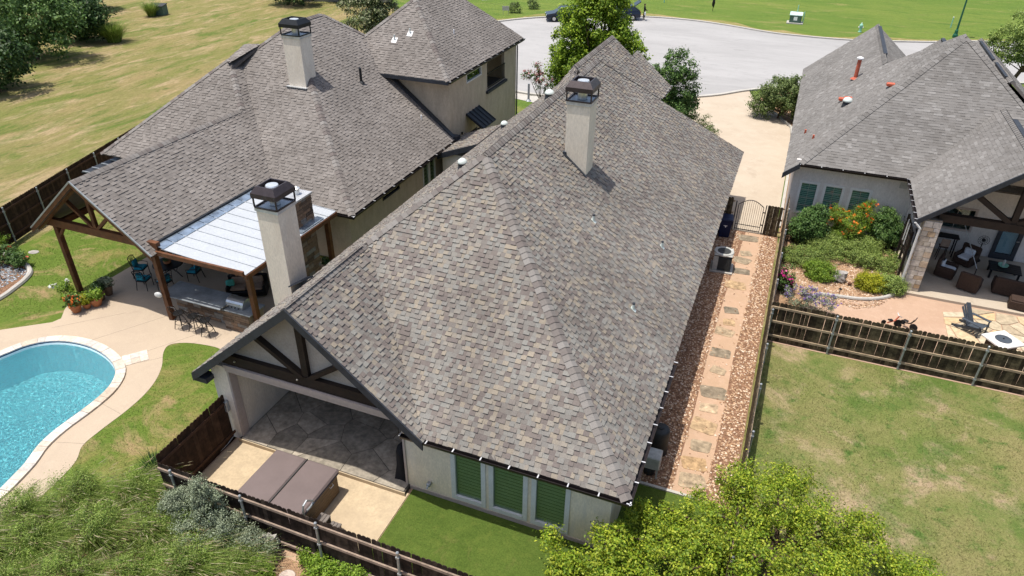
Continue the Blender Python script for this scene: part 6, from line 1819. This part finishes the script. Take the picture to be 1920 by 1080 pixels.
def grass_clump(label, base, n, h, spread, mat, width=.012, plume=0, cat='plant', name='ornamental_grass', group=None, lean=(0, 0), droop=.5):
    e = thing(name, label, cat, base, 0, group)
    seg = 4
    th = NR.uniform(0, 2 * np.pi, n)
    rad = np.sqrt(NR.uniform(0, 1, n)) * spread * .35
    x0 = np.stack([np.cos(th) * rad, np.sin(th) * rad, np.zeros(n)], 1)
    hh = h * NR.uniform(.55, 1.15, n)
    ph = th + NR.normal(size=n) * .6
    ln = NR.uniform(.1, 1.0, n) * spread
    dirx = np.stack([np.cos(ph) * ln + lean[0] * hh, np.sin(ph) * ln + lean[1] * hh, np.zeros(n)], 1)
    side = np.stack([-np.sin(ph), np.cos(ph), np.zeros(n)], 1) + NR.normal(size=(n, 3)) * .3
    side = unit(side) * (width * NR.uniform(.6, 1.3, n))[:, None]
    pts = []
    for s in range(seg + 1):
        t = s / seg
        z = hh * (t * 1.1 - droop * .55 * t ** 3)
        p = x0 + dirx * (t ** 1.7) + np.stack([0 * z, 0 * z, z], 1)
        w = (1 - t * .85)
        pts.append((p - side * w, p + side * w))
    Q = []
    Vs = np.zeros((n, 2 * (seg + 1), 3))
    for s in range(seg + 1):
        Vs[:, 2 * s] = pts[s][0]; Vs[:, 2 * s + 1] = pts[s][1]
    me = bpy.data.meshes.new('blades')
    nv = 2 * (seg + 1)
    base_i = (np.arange(n) * nv)[:, None, None]
    q = np.array([[2 * s, 2 * s + 1, 2 * s + 3, 2 * s + 2] for s in range(seg)])[None]
    F = (base_i + q).reshape(-1, 4)
    me.vertices.add(n * nv); me.loops.add(len(F) * 4); me.polygons.add(len(F))
    me.vertices.foreach_set('co', Vs.reshape(-1).astype(np.float32))
    me.loops.foreach_set('vertex_index', F.reshape(-1).astype(np.int32))
    me.polygons.foreach_set('loop_start', np.arange(0, len(F) * 4, 4, dtype=np.int32)); me.polygons.foreach_set('loop_total', np.full(len(F), 4, dtype=np.int32))
    me.update(calc_edges=True); me.materials.append(M[mat])
    o = bpy.data.objects.new('blades', me); COL.objects.link(o); o.parent = e
    if plume:
        idx = NR.choice(n, plume)
        tip = (pts[seg][0][idx] + pts[seg][1][idx]) / 2
        pre = (pts[seg - 1][0][idx] + pts[seg - 1][1][idx]) / 2
        d = unit(tip - pre)
        sd = unit(np.cross(d, NR.normal(size=d.shape))) * .011
        L_ = NR.uniform(.12, .3, plume)[:, None]
        poly_mesh('plumes', np.stack([tip - d * L_, tip - d * L_ * .5 + sd, tip + d * .05, tip - d * L_ * .5 - sd], 1), 'straw', e)
    return e

# ---- foreground right: lime-green tree
def rel(base, lst):
    return [(p[0] - base[0], p[1] - base[1], p[2] - base[2], r * sx, r * sx, r * sz) for p, r, sx, sz in lst]
B = (2.2, 14.6, 0)
tree('lime_tree', 'large lime-green leafy tree filling the bottom right corner', 'tree', B, rel(B, [((1.52, 14.89, 1.90), 1.0, 1, .9), ((0.03, 13.70, 1.70), 1.05, 1, .85), ((0.77, 15.81, 1.60), .62, 1, 1), ((2.20, 16.50, 1.50), .6, 1, 1), ((2.97, 14.79, 1.50), 1.05, 1, .85), ((4.22, 15.47, 1.30), .62, 1, .9), ((4.44, 14.31, 1.30), 1.0, 1, .8), ((1.32, 12.64, 2.00), 1.2, 1, .8), ((-0.22, 12.09, 1.60), 1.1, 1, .85), ((2.96, 12.82, 1.80), 1.2, 1, .8), ((5.54, 14.65, 1.00), .7, 1, .8), ((-1.11, 13.21, 1.40), .75, 1, .9)]), 560, 130, .24, .072, 'leaf_lime', .16, 1.0, limbs=26, inner=.25)
B = (-3.0, 11.3, 0)
tree('young_tree', 'small lime-green sapling below the three rear windows', 'tree', B, rel(B, [((-1.92, 12.42, 1.30), .7, 1, .9), ((-2.88, 11.58, 1.10), .55, 1, .9), ((-3.54, 12.21, 1.20), .26, 1, 1.2), ((-1.96, 11.54, 1.30), .7, 1, .8), ((-1.63, 13.88, 1.40), .32, 1, 1.0)]), 130, 100, .22, .078, 'leaf_lime', .07, .8, limbs=12, inner=.2)
# ---- foreground left: ornamental grasses, sage, herbs
gl = [((-18.28, 7.76, 0.00), 1.0, 'at the pool edge'), ((-17.21, 8.83, 0.00), 1.0, 'below the curved deck walk'), ((-15.83, 9.61, 0.00), 1.0, 'left of the iris clump'), ((-18.29, 6.47, 0.00), 1.1, 'cut by the left frame edge'), ((-16.80, 7.17, 0.00), 1.1, 'above the bottom left corner'), ((-15.60, 8.05, 0.00), 1.1, 'in the middle of the feathery grasses'), ((-14.35, 8.85, 0.00), 1.05, 'between the middle and the sage bush'), ((-13.29, 9.28, 0.00), .95, 'touching the sage bush'), ((-16.27, 5.88, 0.00), 1.1, 'in the bottom left corner'), ((-14.86, 6.62, 0.00), 1.1, 'at the bottom edge right of the corner'), ((-13.62, 7.47, 0.00), 1.15, 'at the bottom edge in the middle'), ((-12.49, 8.10, 0.00), 1.1, 'at the bottom edge beside the dark shade'), ((-11.54, 8.67, 0.00), .8, 'lowest on the right, below the sage'), ((-13.11, 6.05, 0.00), 1.1, 'cut by the bottom frame edge, left'), ((-11.62, 6.81, 0.00), 1.1, 'cut by the bottom frame edge, right')]
for i, (p, hh, where) in enumerate(gl):
    e = grass_clump('tall feathery green grass ' + where, p, 900, hh * 1.5, .95, 'leaf_grass', .006, 260, group='feathery grasses by the pool', lean=(.55, .1), droop=.75)
    hh *= [1.15, 1.35, 1.0, 1.25][i % 4]
    P, O, C = clump_points([(0, 0, hh * .5, .85, .85, hh * .55), (.35, .1, hh * .7, .5, .5, hh * .4)], 110, 95, .2)
    ok = P[:, 2] > .02
    poly_mesh('foliage', leaves(P[ok], .055, .5, .3, .5, O[ok]), 'leaf_grass', e)
grass_clump('spiky dark green iris clump beside the brown privacy fence', (-16.05, 10.7, 0), 260, .8, .45, 'leaf_grassdark', .022, 0, name='iris_plant', droop=.15)
B = (-12.6, 9.3, 0)
tree('sage_bush', 'silvery grey-green sage bush growing over the dark fence', 'bush', B, [(0, .15, 1.5, .5, .4, .75), (-.8, .2, 1.25, .6, .45, .6), (.55, .05, .9, .5, .45, .6), (-.1, -.4, .7, .75, .5, .6), (-.1, .15, 2.1, .22, .2, .4), (-1.2, .1, 1.0, .45, .4, .5)], 380, 110, .15, .045, 'leaf_sage', .05, .5, limbs=12, up=.2, aspect=.5)
B = (-11.4, 9.45, 0)
tree('sage_bush', 'low silvery sage bush in front of the dark fence rails', 'bush', B, [(0, 0, .55, .55, .4, .45), (.4, .1, .5, .35, .3, .35)], 110, 110, .14, .045, 'leaf_sage', .04, .3, limbs=8, up=.2)
for i, (p, r, lb) in enumerate((((-11.63, 9.09, 0.00), .42, 'bright green herb left of the grey boulder'), ((-9.80, 10.12, 0.00), .35, 'bright green herb right of the grey boulder'), ((-8.28, 10.18, 0.00), .4, 'spreading green herb below the fence post'), ((-8.77, 9.88, 0.00), .3, 'small green herb at the bottom edge near the urn'), ((-7.12, 10.47, 0.00), .3, 'leggy green herb in front of the dark fence'), ((-10.93, 9.01, 0.00), .45, 'bright green herb at the bottom below the boulder'), ((-9.22, 9.65, 0.00), .36, 'bright green herb right of the urn'))):
    tree('herb_plant', lb, 'plant', p, [(0, 0, r * .7, r * 1.35, r * 1.3, r * .8)], 60, 55, .14, .06, 'leaf_bright', .015, .15, limbs=4, group='herbs along the fence foot')
# ---- street trees
tree('street_tree', 'dense bright green tree beyond the ridge of main roof', 'tree', (-13.6, 50.6, 0), [(0, 0, 6.3, 2.5, 2.4, 2.9), (-1.5, .2, 4.5, 1.9, 1.8, 2.3), (1.6, .4, 4.5, 1.9, 1.7, 2.0), (0, -.6, 3.6, 2.7, 2.2, 1.9), (.2, 0, 8.6, 1.8, 1.8, 1.8), (2.5, 0, 3.6, 1.2, 1.2, 1.3), (-2.2, 0, 3.0, 1.2, 1.2, 1.3)], 760, 90, .42, .19, 'leaf_oak', .22, 2.0, limbs=20)
tree('street_tree', 'open-crowned darker tree at the right front corner of main house', 'tree', (-7.4, 47.6, 0), [(0, 0, 4.6, .85, .85, 1.6), (.5, .2, 3.3, 1.1, 1.0, 1.2), (-.5, 0, 3.6, 1.0, 1.0, 1.1), (.6, 0, 2.2, 1.3, 1.2, 1.0), (-1.2, 0, 4.3, .5, .5, .7), (1.0, 0, 4.7, .35, .4, .8)], 260, 60, .3, .14, 'leaf_mid', .1, 1.5, limbs=18)
tree('driveway_shrub', 'low green shrub at the foot of the darker tree by driveway', 'bush', (-5.5, 48.2, 0), [(0, 0, 1.0, 1.1, 1.1, .9), (.8, 0, .7, .6, .7, .6)], 70, 55, .26, .1, 'leaf_olive', .05, .4, limbs=6)
tree('round_shrub', 'big rounded olive-green shrub between driveway and right house', 'bush', (-.6, 55.5, 0), [(0, 0, 1.7, 1.7, 1.7, 1.5), (.9, .2, 1.9, 1.3, 1.3, 1.3), (-1.1, -.2, 1.2, 1.1, 1.1, 1.1), (1.4, -.4, 1.1, 1.1, 1.1, 1.0)], 330, 75, .3, .13, 'leaf_olive', .08, .5, limbs=10)
tree('crape_myrtle', 'thin crape myrtle with rosy blooms left of the street tree', 'tree', (-16.9, 48.8, 0), [(0, 0, 2.6, .8, .8, .8), (-.9, 0, 2.9, .6, .6, .5), (.6, .2, 1.9, .7, .7, .6), (-.3, 0, 3.6, .35, .35, .5)], 46, 40, .24, .11, 'leaf_mid', .05, 1.2, limbs=16, stems=3, flowers=('fl_rosy', 130, .14, .4))
tree('lacy_tree', 'lacy yellow-green tree behind the right house', 'tree', (15.6, 66.5, 0), [(0, 0, 5.0, 1.9, 1.8, 2.0), (1.8, 0, 5.6, 1.8, 1.7, 2.2), (-1.0, 0, 4.4, 1.5, 1.4, 1.5), (2.6, -.5, 3.8, 1.5, 1.5, 1.5), (3.4, 0, 7.0, 1.5, 1.4, 1.4)], 300, 80, .36, .15, 'leaf_cypress', .1, 3.0, limbs=16, stems=3)
tree('lacy_tree', 'green shrub at the right frame edge beside right house', 'tree', (18.5, 60, 0), [(0, 0, 2.0, 1.8, 1.8, 1.5)], 80, 70, .36, .15, 'leaf_mid', .1, 1.0, limbs=6)
# ---- top left thicket and far trees
far = [((-65.16, 45.95, 0.00), [(0, 0, 4.0, 3.2, 3.2, 3.6), (2.5, .5, 3.4, 2.6, 2.6, 3.0), (-2.5, 0, 3.4, 2.8, 2.6, 3.2)], 'leaf_mid', 'broad green tree at the left edge of the dry field'),
       ((-67.89, 52.94, 0.00), [(0, 0, 3.8, 2.6, 2.6, 3.3), (1.6, 0, 2.4, 2.2, 2.0, 2.2)], 'leaf_dark', 'dark green tree at the right end of the thicket'),
       ((-58.71, 37.68, 0.00), [(0, 0, 3.0, 2.8, 2.8, 2.8), (-2.5, 0, 3, 2.5, 2.5, 3)], 'leaf_dark', 'dark green tree lowest in the top left corner'),
       ((-77.80, 58.42, 0.00), [(0, 0, 4.2, 3.6, 3.4, 4.0)], 'leaf_dark', 'dark green tree in the middle of the thicket'),
       ((-79.75, 54.47, 0.00), [(0, 0, 4.5, 4.0, 4.0, 4.2)], 'leaf_mid', 'tall green tree in the extreme top left'),
       ((-79.66, 64.30, 0.00), [(0, 0, 3.6, 3.0, 3.0, 3.4)], 'leaf_dark', 'dark tree at the back of the thicket by the field')]
for i, (p, bl, m, lb) in enumerate(far):
    tree('thicket_tree', lb, 'tree', p, bl, 190, 60, .7, .28, m, .2, 1.2, group='trees at the field edge', limbs=10)
for i, (p, m, lb) in enumerate((((-60.92, 77.52, 0.00), 'leaf_dark', 'dark bush left of the silvery wooden fence'), ((-62.41, 85.32, 0.00), 'leaf_dark', 'dark tree behind the silvery wooden fence'), ((-55.53, 82.46, 0.00), 'leaf_dark', 'dark tree between silvery fence and magnolia'), ((-72.17, 85.43, 0.00), 'leaf_mid', 'far green tree at the top edge above the field'))):
    tree('far_tree', lb, 'tree', p, [(0, 0, 2.6, 3.0, 3.0, 2.4), (2.2, 0, 2, 2, 2, 1.8)], 120, 55, .7, .28, m, .2, 1.2, group='trees behind the left house', limbs=8)
tree('magnolia', 'pale-leaved magnolia tree behind the left house roof', 'tree', (-38.5, 60.0, 0), [(0, 0, 3.6, 2.3, 2.3, 2.6), (1.4, .3, 3.0, 1.8, 1.8, 2.0), (.6, 0, 5.4, 1.4, 1.4, 1.2), (2.2, 0, 5.0, 1.2, 1.2, 1.4)], 190, 50, .45, .24, 'leaf_magnolia', .18, 1.2, limbs=10)
grass_clump('tall green grass tuft at the edge of the thicket', (-64.21, 53.83, 0.00), 900, 2.0, 1.8, 'leaf_grass', .04, 0, name='grass_tuft', droop=.4)
grass_clump('green grass tuft beside the box in the field', (-70.53, 65.02, 0.00), 500, 1.6, 1.2, 'leaf_grass', .04, 0, name='grass_tuft', droop=.4)
for i, (p, lb) in enumerate((((-33.06, 84.38, 0.00), 'small shrub by the far sidewalk, left of two'), ((-31.94, 87.87, 0.00), 'small shrub by the far sidewalk, right of two'))):
    tree('sidewalk_shrub', lb, 'bush', p, [(0, 0, .6, .8, .8, .6)], 30, 40, .25, .14, 'leaf_olive', .04, .3, limbs=3)
# ---- right garden
tree('green_shrub', 'dense mid-green shrub below the first rear window of right house', 'bush', (2.19, 35.27, 0.00), [(0, 0, 1.0, .85, .8, .8), (-.3, 0, .6, .7, .7, .55), (.3, .1, 1.6, .5, .45, .5)], 250, 80, .18, .085, 'leaf_mid', .04, .4, limbs=8)
tree('orange_flower_shrub', 'feathery shrub with orange-red flowers below right windows', 'bush', (3.96, 36.02, 0.00), [(0, 0, 1.1, .95, .7, .75), (.6, .2, 1.6, .5, .5, .55), (-.6, 0, 1.4, .45, .45, .55), (.1, -.2, .6, 1.0, .7, .5), (.75, .3, 2.1, .28, .28, .4)], 240, 100, .2, .05, 'leaf_bright', .03, .4, limbs=10, flowers=('fl_orange', 120, .12, .3))
tree('oleander', 'dark narrow-leaved shrub beside the timber screen', 'bush', (5.72, 36.32, 0.00), [(0, 0, 1.0, .85, .75, .8), (.3, 0, .6, .6, .55, .55), (-.2, 0, 1.6, .5, .45, .5)], 230, 70, .2, .12, 'leaf_mid', .04, .4, limbs=8, aspect=.3)
for i, (p, r, m, lb) in enumerate((((2.04, 33.01, 0.00), .85, 'leaf_cypress', 'low spreading juniper nearest the side fence'), ((3.48, 34.30, 0.00), .95, 'leaf_cypress', 'low spreading juniper below the orange flowers'), ((5.40, 33.97, 0.00), .95, 'leaf_cypress', 'low spreading juniper in front of the oleander'), ((5.77, 31.77, -0.00), .6, 'leaf_cypress', 'low juniper beside the base of limestone column'), ((2.92, 31.86, 0.00), .6, 'leaf_bright', 'yellow-green mound left of the grey boulder'), ((3.09, 35.22, 0.00), .7, 'leaf_cypress', 'low juniper between the dense shrub and the orange flowers'), ((4.83, 35.46, 0.00), .75, 'leaf_cypress', 'low juniper right below the orange flowers'), ((5.05, 31.62, 0.00), .48, 'leaf_yellow', 'golden-leaved mound right of the grey boulder'))):
    tree('garden_mound', lb, 'bush', p, [(0, 0, .32, r * 1.25, r * 1.1, .42), (r * .5, 0, .4, r * .8, r * .8, .38), (-r * .5, .1, .36, r * .8, r * .8, .38)], 190, 75, .17, .055, m, .03, .12, limbs=4, group='low mounds in the right garden')
tree('pink_rose', 'green bush with magenta blooms against the side fence', 'bush', (1.45, 29.97, 0.00), [(0, 0, .8, .42, .5, .6), (0, 0, .4, .45, .5, .4)], 60, 55, .14, .075, 'leaf_mid', .03, .3, limbs=6, flowers=('fl_pink', 22, .15, .4))
for i, (p, lb) in enumerate((((2.06, 28.79, 0.00), 'purple-flowered salvia nearest the fence corner'), ((2.90, 28.46, 0.00), 'purple-flowered salvia spilling over the picket fence'))):
    tree('salvia', lb, 'plant', p, [(0, 0, .6, .6, .45, .5), (.35, 0, .75, .4, .35, .4)], 60, 45, .14, .05, 'leaf_sage', .02, .2, limbs=5, flowers=('fl_purple', 260, .055, .45), group='purple salvias in the right garden')
# ---- pots and rose bed on the left
pots = [((-26.25, 16.57, 0.00), .24, .36, 'leaf_mid', ('fl_orange', 40, .09, .3), 'terracotta pot of orange flowers at the lawn edge'), ((-26.08, 16.95, 0.00), .19, .24, 'leaf_yellow', None, 'small terracotta bowl of golden foliage'), ((-25.88, 17.26, 0.00), .26, .34, 'leaf_bright', None, 'wide terracotta pot of bright green foliage'), ((-26.07, 17.69, 0.00), .2, .45, 'leaf_dark', None, 'tall dark pot of deep green foliage behind'), ((-26.11, 18.10, 0.00), .22, .45, 'leaf_sage', None, 'dark pot of blue-green succulent beside the patio shade')]
for i, (p, r, hh, m, fl, lb) in enumerate(pots):
    e = thing('flower_pot', lb, 'pot', (p[0], p[1], .03), 0, 'pots at the patio post')
    MB().lathe([(r * .65, 0), (r * .8, hh * .3), (r, hh * .8), (r * 1.05, hh * .85), (r * 1.05, hh), (r * .9, hh), (r * .85, hh * .9)], 18).build('pot', 'terracotta' if i < 3 else 'bark', e, smooth=False)
    P, O, C = clump_points([(0, 0, hh + r * .8, r * 1.25, r * 1.25, r * 1.1)], 40, 30, .12)
    ok = P[:, 2] > hh
    poly_mesh('foliage', leaves(P[ok], .075, .5, .55, .4, O[ok]), m, e)
    if fl:
        q = P[NR.choice(len(P), fl[1])]; q = q[q[:, 2] > hh]
        poly_mesh('flowers', np.concatenate([leaves(q + NR.normal(size=q.shape) * .03, fl[2], 1, .9) for k in range(4)]), fl[0], e)
tree('white_lily', 'tall stems with white blooms behind the terracotta pots', 'plant', (-26.9, 16.9, 0), [(0, 0, .5, .45, .35, .5), (-.3, 0, .9, .35, .3, .3)], 36, 35, .14, .075, 'leaf_bright', .02, .8, limbs=9, stems=4, flowers=('fl_white', 14, .13, .75))
for i, (p, r, fl, lb) in enumerate((((-32.69, 18.31, 0.00), .55, ('fl_red', 14, .13, .4), 'rose bush with red blooms in the curved bed'), ((-31.84, 18.29, 0.00), .42, ('fl_red', 6, .1, .4), 'dark rose bush at the tip of the curved bed'), ((-34.36, 19.03, 0.00), .6, None, 'yellow-green shrub against the dark left fence'))):
    tree('rose_bush', lb, 'bush', p, [(0, 0, r * 1.0, r, r, r * .8)], 60, 45, .16, .07, 'leaf_bright' if i == 2 else 'leaf_mid', .03, .3, limbs=6, flowers=fl, group='roses in the curved bed')
P, O, C = clump_points([(0, 0, .18, .14, .14, .1)], 12, 16, .08)
poly_mesh('foliage', leaves(P, .06, .5, .5), 'leaf_mid', pt)
tree('fireplace_plant', 'small dark spiky plant beside the outdoor fireplace', 'plant', (-18.2, 23.05, .04), [(0, 0, .8, .2, .2, .25)], 10, 30, .12, .1, 'leaf_dark', .02, .5, limbs=4)

# ---- grass blades
def blades(name, label, n, area, h, mat, inside, wdt=.006, lean=1.8):
    x0, x1, y0, y1 = area
    x = NR.uniform(x0, x1, n); y = NR.uniform(y0, y1, n)
    ok = inside(x, y)
    x, y = x[ok], y[ok]
    n = len(x)
    a = NR.uniform(0, 2 * np.pi, n); hh = h * NR.uniform(.5, 1.3, n)
    tilt = NR.uniform(0, lean, n) * hh
    b = NR.uniform(0, 2 * np.pi, n); w = wdt * NR.uniform(.7, 1.5, n)
    base = np.stack([x, y, np.zeros(n)], 1)
    sd = np.stack([np.cos(b) * w, np.sin(b) * w, np.zeros(n)], 1)
    tip = base + np.stack([np.cos(a) * tilt, np.sin(a) * tilt, hh], 1)
    o = kind(poly_mesh(name, np.stack([base - sd, base + sd, tip], 1), mat), 'stuff')
    o['label'] = label; o['category'] = 'grass'
def noisy(x, y, s, k):
    return np.array([noise.noise(Vector((a * s + k, b * s, k))) for a, b in zip(x, y)])
blades('grass', 'patchy dry lawn grass on the right', 60000, (1.0, 11.5, 12.5, 25.5), .05, 'lawn_right', lambda x, y: noisy(x, y, .5, 3.0) + NR.uniform(-.5, .5, len(x)) > -.2, .008)
def in_patch(x, y):
    edge = np.interp(y, [9.9, 10.8, 12.6, 13.5, 14.3, 15.05, 15.75, 16.3, 16.7], [-18.8, -19.3, -19.35, -19.4, -19.65, -20.05, -20.65, -20.7, -19.9])
    return ((x > edge) & (x < -15.05) & (y < 16.6)) | (x < -27.4) & (y > 15.5 + (x + 27.4) * .3)
blades('grass', 'green pool-side lawn grass', 60000, (-33, -15, 9.9, 25), .045, 'lawn_left', in_patch, .008)
blades('grass', 'short artificial turf pile behind the house', 26000, (-8.35, .8, 10.1, 16.1), .03, 'turf', lambda x, y: (y < 13.2) | (x > -2.1), .006)
